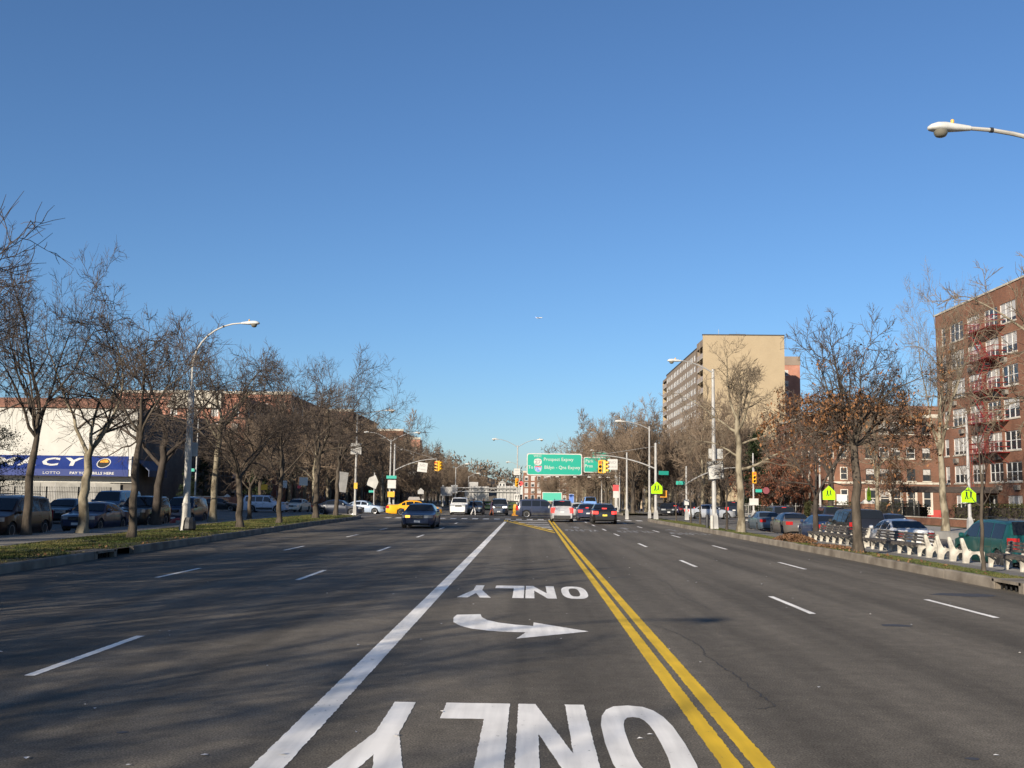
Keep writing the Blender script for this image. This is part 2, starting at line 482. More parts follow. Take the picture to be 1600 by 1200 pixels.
def paint(name, c, rough=0.28, metal=0.0):
    m, nt, b = new_mat(name)
    N, L = nt.nodes, nt.links
    tc = N.new('ShaderNodeTexCoord'); sx = N.new('ShaderNodeSeparateXYZ'); L.new(tc.outputs['Object'], sx.inputs[0])
    nz = N.new('ShaderNodeTexNoise'); nz.inputs['Scale'].default_value = 5; nz.inputs['Detail'].default_value = 6
    L.new(tc.outputs['Object'], nz.inputs['Vector'])
    ad = N.new('ShaderNodeMath'); ad.operation = 'MULTIPLY_ADD'; ad.inputs[1].default_value = 0.5
    L.new(nz.outputs['Fac'], ad.inputs[0]); L.new(sx.outputs['Z'], ad.inputs[2])
    mr = N.new('ShaderNodeMapRange'); mr.inputs['From Min'].default_value = 0.30; mr.inputs['From Max'].default_value = 0.75
    mr.inputs['To Min'].default_value = 0.22; mr.inputs['To Max'].default_value = 0.0
    L.new(ad.outputs[0], mr.inputs['Value'])
    mx = N.new('ShaderNodeMix'); mx.data_type = 'RGBA'
    mx.inputs[6].default_value = (*c, 1); mx.inputs[7].default_value = (0.09, 0.08, 0.07, 1)   # road dust on the sills
    L.new(mr.outputs[0], mx.inputs[0]); L.new(mx.outputs[2], b.inputs['Base Color'])
    b.inputs['Roughness'].default_value = rough; b.inputs['Metallic'].default_value = metal
    b.inputs['Coat Weight'].default_value = 0.35; b.inputs['Coat Roughness'].default_value = 0.0842
    return m

# ================================================================== ground and roads
ZV = 0.22                                        # top of the planted malls above the road
mb = MB(); mb.poly([(-4000, -400, -0.45), (4000, -400, -0.45), (4000, 7000, -0.45), (-4000, 7000, -0.45)])
struct(mb, 'ground', M['soil'])
def sheet(name, mat, pts, z, **k):
    mb = MB(); mb.poly([(x, y, z) for x, y in pts]); return struct(mb, name, mat, **k)
LK = [(-12.2, -60), (-12.25, 10), (-12.35, 24), (-12.55, 32), (-12.8, 40), (-13.15, 50), (-13.65, 64), (-13.8, 82), (-14.15, 87), (-15.0, 90.2), (-16.5, 91.8)]
RK = [(10.6, -60), (10.6, 24), (10.62, 36), (10.5, 46), (10.3, 61), (10.15, 78), (9.95, 86), (9.95, 89), (10.4, 91), (11.6, 92.3)]
sheet('road', M['road'], [(-14.5, -60), (11.5, -60), (11.5, 420), (-14.5, 420)], 0.0)
sheet('cross_street', M['street'], [(-160, 93.0), (-14.5, 93.0), (-14.5, 116), (-160, 116)], 0.0)
sheet('cross_street', M['street'], [(11.5, 93.0), (160, 93.0), (160, 116), (11.5, 116)], 0.0)
sheet('service_road', M['street'], [(-30.4, -60), (-14.5, -60), (-14.5, 93), (-30.4, 93)], -0.004)
sheet('service_road', M['street'], [(-30.4, 116), (-14.5, 116), (-14.5, 420), (-30.4, 420)], -0.004)
mb = MB(); mb.poly([(12, -60, -.28), (25.2, -60, -.28), (25.2, 84, -.28), (12, 84, -.28)]); mb.poly([(12, 84, -.28), (25.2, 84, -.28), (25.2, 93.1, -.004), (12, 93.1, -.004)])
struct(mb, 'service_road', M['street'])
mb = MB(); mb.prism([(19.5, 95.6), (21.2, 95.2), (22.4, 96.4), (22.3, 98.2), (20.2, 98.6)], lambda u, v, k: (u, v, .12 if k else -.05)); struct(mb, 'traffic_island', M['pave'], recalc=True)
sheet('service_road', M['street'], [(11.5, 116), (25, 116), (25, 420), (11.5, 420)], -0.004)

def strip_between(a, b, z):
    """quads between two polylines with the same number of points"""
    mb = MB()
    for i in range(len(a) - 1):
        mb.poly([(*a[i], z), (*b[i], z), (*b[i + 1], z), (*a[i + 1], z)])
    return mb
def offset(pl, d):
    out = []
    for i, p in enumerate(pl):
        a = Vector(pl[max(i - 1, 0)]); b = Vector(pl[min(i + 1, len(pl) - 1)])
        t = (b - a).normalized()
        out.append((p[0] + t.y * d, p[1] - t.x * d))
    return out

def kerb(pl, side, name, sec=3.0, w=0.17, gap_at=(), top=None):
    """kerb of separate cast sections with open joints; side=+1 puts the body on the right of the line"""
    pts = [Vector((*p, 0)) for p in pl]
    root = link(bpy.data.objects.new(name, None)); tag(root, kind='structure')
    cum = [0.0]
    for i in range(1, len(pts)): cum.append(cum[-1] + (pts[i] - pts[i - 1]).length)
    def at(s):
        for i in range(1, len(pts)):
            if s <= cum[i] + 1e-6:
                t = (s - cum[i - 1]) / (cum[i] - cum[i - 1]); return pts[i - 1].lerp(pts[i], t)
        return pts[-1]
    rng = random.Random(5)
    s = 0.0
    while s < cum[-1] - 0.2:
        e = min(s + sec, cum[-1])
        a, b = at(s + 0.012), at(e - 0.012)
        ym = (a.y + b.y) / 2
        if not any(g0 < ym < g1 for g0, g1 in gap_at):
            d = (b - a); n = Vector((d.y, -d.x, 0)).normalized() * side
            dz = rng.uniform(-0.012, 0.012)
            h = (ZV if top is None else top) + 0.01 + dz; lean = 0.03
            mb = MB()
            prof = [(-.02, -0.44), (lean, h - 0.03), (lean + 0.03, h), (w, h), (w, -0.44)]
            L0 = d.length
            def f(u, v, k, a=a, b=b, n=n): return (b if k else a) + n * u + Vector((0, 0, v))
            mb.prism(prof, f)
            mb.build('kerb_section', M['kerb'], root, recalc=True)
        s = e
    return root
kerb(LK, -1, 'left_kerb', gap_at=((29.4, 32.0),))
kerb(RK, 1, 'right_kerb', gap_at=((21.0, 24.0),))
def mall(edge, inner, outer, name):
    """grass strip behind the kerb, then the mall path up to the service road"""
    a = offset(edge, 0.16 if name.startswith('right') else -0.16)
    gs = strip_between(a, inner, ZV - 0.02)
    if name.startswith('right'): gs.v = [(x, y, z - .18 if any(abs(x - o[0]) < 1e-6 and abs(y - o[1]) < 1e-6 for o in inner) else z) for x, y, z in gs.v]
    struct(gs, name + '_grass_strip', M['grass_base'])
    mb = strip_between(inner, outer, ZV - 0.012)
    if name.startswith('right'):                 # the right-hand path falls away towards the lower service road
        mb.v = [(x, y, z - .332 if any(abs(x - o[0]) < 1e-6 and abs(y - o[1]) < 1e-6 for o in outer) else z - .19) for x, y, z in mb.v]
    struct(mb, name + '_path', M['path'])
LI = [(-16.2, -60), (-16.2, 10), (-16.3, 24), (-16.6, 32), (-17.3, 40), (-17.9, 50), (-18.6, 64), (-18.9, 82), (-18.9, 87), (-18.6, 89.4), (-17.9, 90.6)]
LO = [(-20.3, -60), (-20.3, 10), (-20.3, 24), (-20.3, 32), (-20.4, 40), (-20.4, 50), (-20.4, 64), (-20.4, 82), (-20.4, 87), (-20.2, 89.6), (-19.6, 91.2)]
RI = [(12.85, -60), (12.85, 24), (12.85, 36), (12.7, 46), (12.7, 61), (12.9, 78), (13.0, 86), (13.0, 88), (13.0, 89.5), (12.8, 90.6)]
RO = [(15.5, -60), (15.5, 24), (15.5, 36), (15.5, 46), (15.5, 61), (15.5, 78), (15.5, 86), (15.5, 88.5), (15.2, 90.2), (14.3, 91.6)]
mall(LK, LI, LO, 'left_mall'); mall(RK, RI, RO, 'right_mall')
kerb(LO, 1, 'left_service_kerb', 4.0); kerb(RO, -1, 'right_service_kerb', 4.0, top=-0.12)
# malls beyond the crossing
for nm, x0, x1, x2 in (('far_left_mall', -14.2, -17.2, -20.4), ('far_right_mall', 10.4, 13.0, 15.5)):
    a = [(x0, 118), (x0, 240), (x0, 420)]; b = [(x1, 118), (x1, 240), (x1, 420)]; c = [(x2, 118), (x2, 240), (x2, 420)]
    struct(strip_between(a, b, ZV - 0.02), nm + '_grass_strip', M['grass_base'])
    struct(strip_between(b, c, ZV - 0.012), nm + '_path', M['path'])
    kerb([(x0, 117.8), (x0, 200)], -1 if x0 < 0 else 1, nm + '_kerb', 8.0)
# house-side pavements and yards
def slab(name, mat, x0, y0, x1, y1, z): 
    mb = MB(); mb.box(x0, y0, -0.42, x1, y1, z); return struct(mb, name, mat)
for y0, y1 in ((-60, 92.6), (116.4, 420)):
    slab('left_pavement', M['pave'], -36.5, y0, -30.4, y1, 0.15)
    slab('left_yard', M['grass_base'], -46, y0, -36.5, y1, 0.17)
    slab('right_pavement', M['pave'], 25, y0, 30, y1, 0.15)
    slab('right_yard', M['grass_base'], 30, y0, 40, y1, 0.17)
slab('side_pavement', M['pave'], -90, 116.4, -46, 120, 0.15)
slab('side_pavement', M['pave'], 40, 116.4, 90, 122, 0.15)

# storm inlets let into the kerb line
def inlet(name, label, x, y0, y1, s):
    t = thing(name, label, 'storm drain', (x, (y0 + y1) / 2, 0))
    L = (y1 - y0)
    mb = MB(); mb.box(min(0, s * .75), -L / 2, 0.165, max(0, s * .75), L / 2, ZV + 0.012); mb.build('lid', M['kerb'], t)
    mb = MB(); mb.box(min(s * .3, s * .34), -L / 2, -0.04, max(s * .3, s * .34), L / 2, 0.164); mb.build('throat', M['gutter'], t)
    for q in (-1, 1):
        mb = MB(); mb.box(min(0, s * .3), q * L / 2 - .1 + .002, -0.04, max(0, s * .3), q * L / 2 + .1 - .002, ZV + 0.008); mb.build('jamb', M['kerb'], t)
    for k in range(5):
        mb = MB(); yy = -L / 2 + L * (k + 1) / 6; mb.box(min(s * .1, s * .13), yy - .012, -0.03, max(s * .1, s * .13), yy + .012, 0.163); mb.build('bar', M['gutter'], t)
inlet('storm_inlet', 'dark kerb inlet in front of the thin young tree on the right', 10.6, 22.75, 24.15, 1)
inlet('storm_inlet', 'dark kerb inlet in the shaded kerb on the left', -12.5, 29.9, 31.3, -1)

# ------------------------------------------------------------------ painted markings (4 mm sheets)
Z1, Z2 = 0.004, 0.008
def mark(name, polys, mat, z=Z1, kind='structure', ragged=0.0, seed=1):
    mb = MB(); rng = random.Random(seed)
    for p in polys:
        if ragged:
            q = []
            for i in range(len(p)):
                a, b = Vector(p[i]), Vector(p[(i + 1) % len(p)])
                n = max(1, int((b - a).length / 0.05))
                for k in range(n):
                    c = a.lerp(b, k / n); 
                    q.append((c.x + rng.uniform(-ragged, ragged), c.y + rng.uniform(-ragged, ragged)))
            p = q
        mb.poly([(x, y, z) for x, y in p])
    o = mb.build(name, mat); tag(o, kind=kind)
    return o
def rect(x0, y0, x1, y1): return [(x0, y0), (x1, y0), (x1, y1), (x0, y1)]
mark('white_lane_line', [[(-1.98, 3.5), (-1.74, 3.5), (-1.74, 40), (-1.80, 81), (-2.02, 81), (-1.99, 40)]], M['white_paint'], ragged=0.006)
mark('yellow_centre_line', [[(1.42, 3.5), (1.575, 3.5), (1.60, 40), (1.70, 88), (1.55, 88), (1.45, 40)]], M['yellow_paint'], ragged=0.006)
mark('yellow_centre_line', [[(1.655, 3.5), (1.81, 3.5), (1.84, 40), (1.94, 88), (1.79, 88), (1.69, 40)]], M['yellow_paint'], ragged=0.006, seed=2)
mark('yellow_hatch_border', [[(-2.02, 81.2), (-1.90, 81.2), (-2.02, 88), (-2.14, 88)], [(-1.82, 81.2), (-1.70, 81.2), (-1.82, 88), (-1.94, 88)],
     [(-1.68, 81.0), (-1.55, 81.9), (1.40, 58.2), (1.39, 56.6)], [(-1.35, 81.9), (-1.22, 82.4), (1.40, 61.2), (1.39, 59.9)]], M['yellow_paint'], z=Z2)
hb = []
for y in (63.4, 66.5, 70.2, 74.5, 79.5, 85.5):
    x0 = -1.3 + (82.5 - y) / (82.5 - 61.0) * 2.72
    hb.append(rect(max(min(x0, 1.3), -1.6), y - 0.42, 1.39, y + 0.42))
mark('white_hatch_bars', hb, M['white_paint'])
def dash_line(name, x, ys, L=3.15, w=0.115, dx=0.0, seed=1, mat='white_paint'):
    for i, y in enumerate(ys):
        xx = x + dx * (y - 12)
        mark(name, [rect(xx - w / 2, y, xx + w / 2, y + L)], M[mat], ragged=0.005, seed=seed + i)
dash_line('lane_dash', -5.29, [-1.2, 11.1, 23.8, 36.3, 48.8, 61.0, 73.0])
dash_line('lane_dash', -8.62, [-0.8, 11.6, 23.9, 36.1, 48.1, 58.4, 70.5], dx=0.004, seed=20)
dash_line('lane_dash', 4.95, [6.0, 18.2, 30.2, 42.1, 54.0, 62.4, 71.9, 80.5], dx=-0.0075, seed=40)
dash_line('lane_dash', 8.02, [5.8, 18.0, 29.8, 41.0, 52.8, 60.6, 69.0, 79.0], dx=-0.010, seed=60)
zb = []
x = -12.6
while x < 9.4:
    zb.append(rect(x, 89.2, x + 0.5, 91.6)); x += 0.95
mark('crosswalk_bars', zb, M['white_paint'])
mark('crosswalk_line', [rect(-13.5, 103.6, 9.8, 104.3), rect(-13.5, 107.4, 9.8, 107.9)], M['worn_paint'])
mark('crosswalk_line', [rect(-20, 93.6, -15, 94.0), rect(-29.5, 91.0, -21.0, 91.4), rect(-29.5, 88.0, -21.0, 88.4), rect(16, 92.2, 24.6, 92.6), rect(16, 89.4, 24.6, 89.8)], M['worn_paint'])

# ONLY, painted to be read by traffic coming the other way
def letter_polys(ch):
    """strokes in a unit box: u to the reader's right, v up"""
    if ch == 'L': return [[(0, 0), (1, 0), (1, .23), (.36, .23), (.36, 1), (0, 1)]]
    if ch == 'N': return [[(0, 0), (.29, 0), (.29, .62), (.74, 0), (1, 0), (1, 1), (.71, 1), (.71, .40), (.29, 1), (0, 1)]]
    if ch == 'Y': return [[(.36, 0), (.64, 0), (.64, .42), (1, 1), (.68, 1), (.5, .66), (.32, 1), (0, 1), (.36, .42)]]
    if ch == 'O':
        n = 20; o, i = [], []
        for k in range(n):
            t = 2 * math.pi * k / n; c, s = math.cos(t), math.sin(t)
            e = 0.72
            sg = lambda q: math.copysign(abs(q) ** e, q)
            o.append((.5 + .5 * sg(c), .5 + .5 * sg(s))); i.append((.5 + .20 * sg(c), .5 + .33 * sg(s)))
        return [[o[k], o[(k + 1) % n], i[(k + 1) % n], i[k]] for k in range(n)]
def road_word(name, spans, yf, yn, mat, ragged, seed):
    """spans: world x0..x1 of each letter; baseline on the far edge yf, tops on the near edge yn"""
    polys = []
    for ch, x0, x1 in spans:
        for p in letter_polys(ch):
            polys.append([(x1 - u * (x1 - x0), yf - v * (yf - yn)) for u, v in p])
    if ragged:
        big = [p for p in polys if len(p) > 4]; small = [p for p in polys if len(p) == 4]
        a = mark(name, big, mat, ragged=ragged, seed=seed)
        mark(name + '_ring', small, mat)
    else: mark(name, polys, mat)
road_word('road_lettering', [('O', .62, 1.26), ('N', -.09, .53), ('L', -.77, -.17), ('Y', -1.52, -.80)], 10.02, 7.0, M['white_paint'], 0.004, 3)
road_word('road_lettering', [('O', .67, 1.20), ('N', -.07, .54), ('L', -.72, -.10), ('Y', -1.40, -.74)], 23.0, 20.25, M['white_paint'], 0.004, 4)
mark('road_arrow', [[(-1.17, 16.3), (-1.21, 16.85), (-1.19, 17.3), (-.80, 17.42), (-.76, 17.0), (-.66, 16.62), (-.46, 16.3), (-.2, 16.08), (.07, 15.95), (.08, 16.4), (.88, 15.4), (-.17, 14.52), (-.04, 15.2), (-.35, 15.22), (-.61, 15.34), (-.86, 15.55), (-1.03, 15.85)]], M['white_paint'], ragged=0.005)
# nearly worn away ONLY legends in the three lanes on the right
for i, (x, y) in enumerate(((3.05, 60.5), (6.1, 59.5), (8.9, 57.0))):
    road_word('worn_lettering', [('O', x - .95, x - .42), ('N', x - .32, x + .16), ('L', x + .27, x + .62), ('Y', x + .66, x + 1.1)][::1], y + 3.2, y, M['worn_paint'], 0, 9)
    mark('worn_arrow', [rect(x - .18, y + 5.6, x + .12, y + 7.79), [(x - .5, y + 7.8), (x + .5, y + 7.8), (x, y + 9.4)]], M['worn_paint'])
# crack and patches
def ribbon(name, pts, w, mat, z=0.0035, seed=3):
    rng = random.Random(seed); mb = MB(); P = []
    for i in range(len(pts) - 1):
        a, b = Vector(pts[i]), Vector(pts[i + 1]); n = max(2, int((b - a).length / .09))
        for k in range(n):
            c = a.lerp(b, k / n); P.append((c.x + rng.uniform(-.03, .03), c.y + rng.uniform(-.03, .03)))
    for i in range(len(P) - 1):
        a, b = Vector(P[i]), Vector(P[i + 1]); d = (b - a); nn = Vector((d.y, -d.x)).normalized() * w * rng.uniform(.3, 1)
        mb.poly([(*(a - nn), z), (*(a + nn), z), (*(b + nn), z), (*(b - nn), z)])
    struct(mb, name, mat)
ribbon('road_crack', [(1.9, 16.4), (2.15, 15.4), (2.28, 14.2), (2.22, 13.2), (2.30, 12.0), (2.33, 10.9), (2.36, 10.1), (2.05, 9.9)], 0.011, M['crack'])
ribbon('road_crack', [(3.1, 26), (3.2, 24), (3.05, 21.5), (3.25, 18.5)], 0.005, M['crack'], seed=11)
for i, (cx, cy, rx, ry) in enumerate(((5.8, 16.7, .28, .16), (4.9, 9.6, .09, .06), (9.6, 15.2, .2, .1), (9.2, 22.3, .7, .4), (3.4, 8.2, .06, .05), (-3.3, 8.6, .05, .04))):
    rng = random.Random(30 + i)
    mark('tar_patch', [[(cx + rx * math.cos(t) * rng.uniform(.7, 1.1), cy + ry * math.sin(t) * rng.uniform(.7, 1.1)) for t in [k * 2 * math.pi / 14 for k in range(14)]]], M['tar'], z=0.003)
mb = MB(); rng = random.Random(77)
for k in range(170):
    x, y = rng.uniform(-11, 10), 6.5 + 40 * rng.random() ** 2
    s = rng.uniform(.012, .035); a = rng.random() * 6.3
    c, si = math.cos(a) * s, math.sin(a) * s
    z = 0.012 + rng.random() * .01
    mb.poly([(x - c, y - si, 0.011), (x + si * .7, y - c * .7, z), (x + c, y + si, 0.011), (x - si * .7, y + c * .7, z)])
tag(mb.build('litter', M['white_cloth']), kind='stuff')

# grass blades on the two planted strips, one mass
def grass(name, a, b, y0, y1, n, seed):
    rng = random.Random(seed); mb = MB()
    def xat(pl, y):
        for i in range(1, len(pl)):
            if y <= pl[i][1]: 
                t = (y - pl[i - 1][1]) / (pl[i][1] - pl[i - 1][1]); return pl[i - 1][0] + t * (pl[i][0] - pl[i - 1][0])
        return pl[-1][0]
    V, F = mb.v, mb.f
    for k in range(n):
        y = y0 + (y1 - y0) * rng.random() ** 1.5
        xa, xb = xat(a, y), xat(b, y)
        x = xa + (xb - xa) * rng.uniform(.08, .97)
        # thin, worn patches near the kerb
        if abs(math.sin(x * 1.7 + y * .45) + math.sin(y * .9 - x)) < 0.5 and rng.random() < .75: continue
        if abs(x - xa) < 1.1 and rng.random() < .7: continue
        h = rng.uniform(.02, .065); w = rng.uniform(.005, .012) * (1 + y / 45); an = rng.random() * 6.3
        dx, dy = math.cos(an) * w, math.sin(an) * w
        lx, ly = rng.uniform(-.05, .05), rng.uniform(-.05, .05)
        i = len(V); zg = ZV - .02 - (.18 * (x - xa) / (xb - xa) if xa > 0 else 0)
        V += [(x - dx, y - dy, zg), (x + dx, y + dy, zg), (x + lx, y + ly, zg + h)]
        F.append((i, i + 1, i + 2)); mb.m.append(0)
    tag(mb.build(name, M['grass']), kind='stuff')
grass('grass', LK, LI, 22, 88, 110000, 1)
grass('grass', RK, RI, 20, 89, 100000, 2)
# fallen leaves raked along the right strip
def leaf_heap(name, label, x, y, rx, ry, h, n, seed, mat='leaf_litter'):
    rng = random.Random(seed); mb = MB()
    for k in range(n):
        t = rng.random() * 6.283; r = rng.random() ** .5
        px, py = r * math.cos(t) * rx, r * math.sin(t) * ry
        pz = max(0, (1 - r * r)) * h * rng.uniform(.5, 1) + .02
        a = rng.random() * 6.3; s = rng.uniform(.03, .07); e = rng.uniform(-.05, .06)
        c, si = math.cos(a) * s, math.sin(a) * s
        mb.poly([(px - c, py - si, pz), (px + si * .6, py - c * .6, pz + e), (px + c, py + si, pz + .02), (px - si * .6, py + c * .6, pz - e + .03)])
    o = mb.build(name, M[mat], loc=(x, y, ZV - .02 - (.18 * (x - 10.7) / 2.2 if x > 0 else 0)))
    return tag(o, label, 'leaf pile', kind='stuff')
leaf_heap('leaf_pile', 'raked heap of dry brown leaves on the right grass strip', 11.75, 46.5, .95, 1.5, .34, 1500, 3)
leaf_heap('leaf_pile', 'thin spread of brown leaves on the right grass strip', 11.8, 41.2, .7, 1.9, .08, 420, 4)
leaf_heap('leaf_pile', 'scattered brown leaves along the right kerb', 11.3, 33.5, .6, 7.5, .02, 60, 6)
leaf_heap('leaf_pile', 'scattered brown leaves along the left kerb', -13.4, 36, .6, 10, .02, 50, 7)

# ================================================================== buildings
FACE = {'-y': 0.0, '-x': -math.pi / 2, '+x': math.pi / 2}
def wall_with_openings(parent, mat, origin, face, W, H, ops, depth=0.16, name='wall'):
    """wall panel with real openings; u runs along the facade, v up, outward is local -y. ops = [(u0, v0, u1, v1)]"""
    us = sorted({0.0, W, *[o[0] for o in ops], *[o[2] for o in ops]})
    vs_ = sorted({0.0, H, *[o[1] for o in ops], *[o[3] for o in ops]})
    mb = MB()
    for j in range(len(vs_) - 1):
        run = None
        for i in range(len(us) - 1):
            cu, cv = (us[i] + us[i + 1]) / 2, (vs_[j] + vs_[j + 1]) / 2
            hole = any(o[0] < cu < o[2] and o[1] < cv < o[3] for o in ops)
            if not hole:
                if run is None: run = us[i]
            if (hole or i == len(us) - 2) and run is not None:
                e = us[i] if hole else us[i + 1]
                mb.poly([(run, 0, vs_[j]), (e, 0, vs_[j]), (e, 0, vs_[j + 1]), (run, 0, vs_[j + 1])]); run = None
    for u0, v0, u1, v1 in ops:
        d = depth
        mb.poly([(u0, 0, v0), (u1, 0, v0), (u1, d, v0), (u0, d, v0)])
        mb.poly([(u0, 0, v1), (u0, d, v1), (u1, d, v1), (u1, 0, v1)])
        mb.poly([(u0, 0, v0), (u0, d, v0), (u0, d, v1), (u0, 0, v1)])
        mb.poly([(u1, 0, v0), (u1, 0, v1), (u1, d, v1), (u1, d, v0)])
    return mb.build(name, mat, parent, uv=True, loc=origin, rz=FACE[face])

def fpt(origin, face, u, v, d=0.0):
    """point on a facade: u along, v up, d outward"""
    a = FACE[face]
    return (origin[0] + u * math.cos(a) + d * math.sin(a), origin[1] + u * math.sin(a) - d * math.cos(a), origin[2] + v)

WINS = {}
def window(parent, origin, face, op, cols=1, fm='frame_white', recess=0.10, blind=0.0, sill=None, rail=True, fw=0.06, gm='glass'):
    """frame (part) with one pane sheet and maybe a blind (sub-parts), set into the opening op"""
    u0, v0, u1, v1 = op
    w, h = round(u1 - u0, 3), round(v1 - v0, 3)
    loc = fpt(origin, face, (u0 + u1) / 2, v0, -recess)
    key = (w, h, cols, fm, rail, fw)
    if key not in WINS:
        mb = MB(); e = 0.003
        mb.box(-w / 2 + e, -.035, e, -w / 2 + fw, .04, h - e); mb.box(w / 2 - fw, -.035, e, w / 2 - e, .04, h - e)
        mb.box(-w / 2 + fw, -.035, h - fw, w / 2 - fw, .04, h - e); mb.box(-w / 2 + fw, -.035, e, w / 2 - fw, .04, fw)
        for k in range(1, cols):
            x = -w / 2 + w * k / cols
            mb.box(x - fw * .8, -.034, fw, x + fw * .8, .038, h - fw)
        if rail:
            for k in range(cols):
                xa = -w / 2 + w * k / cols + fw; xb = -w / 2 + w * (k + 1) / cols - fw
                mb.box(xa, -.030, h * .5 - fw * .45, xb, .036, h * .5 + fw * .45)
        f = mb.build('window', M[fm], parent)
        f.location = loc; f.rotation_euler = (0, 0, FACE[face])
        WINS[key] = f
    else:
        f = share(WINS[key], parent, loc, FACE[face], name='window')
    gk = ('g', w, h)
    if (gk, gm) not in WINS:
        mb = MB(); mb.poly([(-w / 2 + .01, .0, .01), (w / 2 - .01, .0, .01), (w / 2 - .01, .0, h - .01), (-w / 2 + .01, .0, h - .01)])
        WINS[(gk, gm)] = mb.build('pane', M[gm], f)
    else: share(WINS[(gk, gm)], f, name='pane')
    if blind > 0:
        bk = ('b', w, round(h * blind, 3))
        if bk not in WINS:
            mb = MB(); mb.box(-w / 2 + .012, -.006, h * (1 - blind), w / 2 - .012, -.003, h - .012)
            WINS[bk] = mb.build('blind', M['blind'], f)
        else: share(WINS[bk], f, name='blind')
    if sill:
        sk = ('s', w, sill)
        if sk not in WINS:
            mb = MB(); mb.box(-w / 2 - .08, -recess - .06, -.12, w / 2 + .08, -recess - .002, -.002)
            WINS[sk] = mb.build('sill', M[sill], f)
        else: share(WINS[sk], f, name='sill')
    return f

def box_part(parent, name, mat, b, uv=False):
    mb = MB(); mb.box(*b); return mb.build(name, M[mat] if isinstance(mat, str) else mat, parent, uv=uv)

# ---- six-storey red brick block with the red fire escape (right edge)
rb = thing('apartment_building', 'six storey red brown brick apartment block with red fire escape at the right edge', 'building')
OX, Y0, Y1, TOP = 40.0, 64.0, 101.6, 20.2
o_rb = (OX, Y1, 0.0)                                # u runs from the far corner towards the camera
cols = [(1.35, 2.35, 1), (3.4, 6.4, 3), (7.3, 9.95, 3), (10.9, 13.5, 3), (13.95, 16.85, 3), (18.6, 19.7, 1), (21.2, 24.1, 3), (25.6, 28.4, 3), (30.0, 32.8, 3)]
rows = [(3.72, 5.32), (6.33, 7.92), (8.98, 10.62), (11.72, 13.42), (14.45, 16.1), (17.05, 18.75)]
cols = [(a, b, n) for a, b, n in cols]
ops, wl = [], []
rng = random.Random(12)
for (a, b, n) in cols:
    for (z0, z1) in rows: ops.append((a, z0, b, z1)); wl.append(n)
gops = [(3.6, 1.1, 6.2, 2.6), (7.5, 1.1, 8.6, 2.6), (14.1, 1.0, 16.7, 2.55), (18.5, 1.0, 21.0, 2.55), (22.2, 1.0, 24.8, 2.55)]
door = (10.4, 0.2, 12.2, 2.6)
wall_with_openings(rb, M['brick_red'], o_rb, '-x', Y1 - Y0, TOP, ops + gops + [door], 0.18)
mb = MB(); mb.box(OX + .20, Y0 + .02, 0, OX + 15, Y1 - .01, TOP - .02); mb.build('core', M['brick_red'], rb, uv=True)
for ya, yb in ((Y1, Y1 + .02), (Y0 - .02, Y0)):
    mb = MB(); mb.box(OX - .001, ya, 0, OX + 15, yb, TOP); mb.build('end_wall', M['brick_red'], rb, uv=True)
box_part(rb, 'coping', 'stone', (OX - .08, Y0 - .1, TOP + .002, OX + .3, Y1 + .1, TOP + .16))
for op, n in zip(ops, wl):
    bl = rng.choice([0, 0, .3, .45, .5, .5, .62, .8])
    window(rb, o_rb, '-x', op, n, 'frame_white', .10, bl, 'stone')
for op in gops: window(rb, o_rb, '-x', op, 3 if op[2] - op[0] > 2 else 1, 'frame_white', .10, .5, 'stone')
window(rb, o_rb, '-x', door, 2, 'frame_white', .12, 0, None, False, .1)
mb = MB(); mb.box(-.36, -.30, 0, .36, .06, .40)
ac0 = None
def air_con(parent, origin, face, u, v, d=0.0):
    global ac0
    loc = fpt(origin, face, u, v, d)
    if ac0 is None:
        m1 = MB(); m1.box(-.33, -.26, 0, .33, .05, .40); ac0 = m1.build('air_conditioner', M['ac_grey'], parent, loc=loc, rz=FACE[face])
        m2 = MB()
        for k in range(5): m2.box(-.28, -.272, .05 + k * .068, .28, -.262, .075 + k * .068)
        m2.build('grille', M['sig_dark'], ac0)
    else:
        c = share(ac0, parent, loc, FACE[face], name='air_conditioner')
        share(CHILD[ac0.name][0], c, name='grille')
for (a, b, n) in cols[1:]:
    for (z0, z1) in rows:
        if rng.random() < .55: air_con(rb, o_rb, '-x', a + (b - a) * rng.choice([.25, .75]), z0 - .72, 0.02)
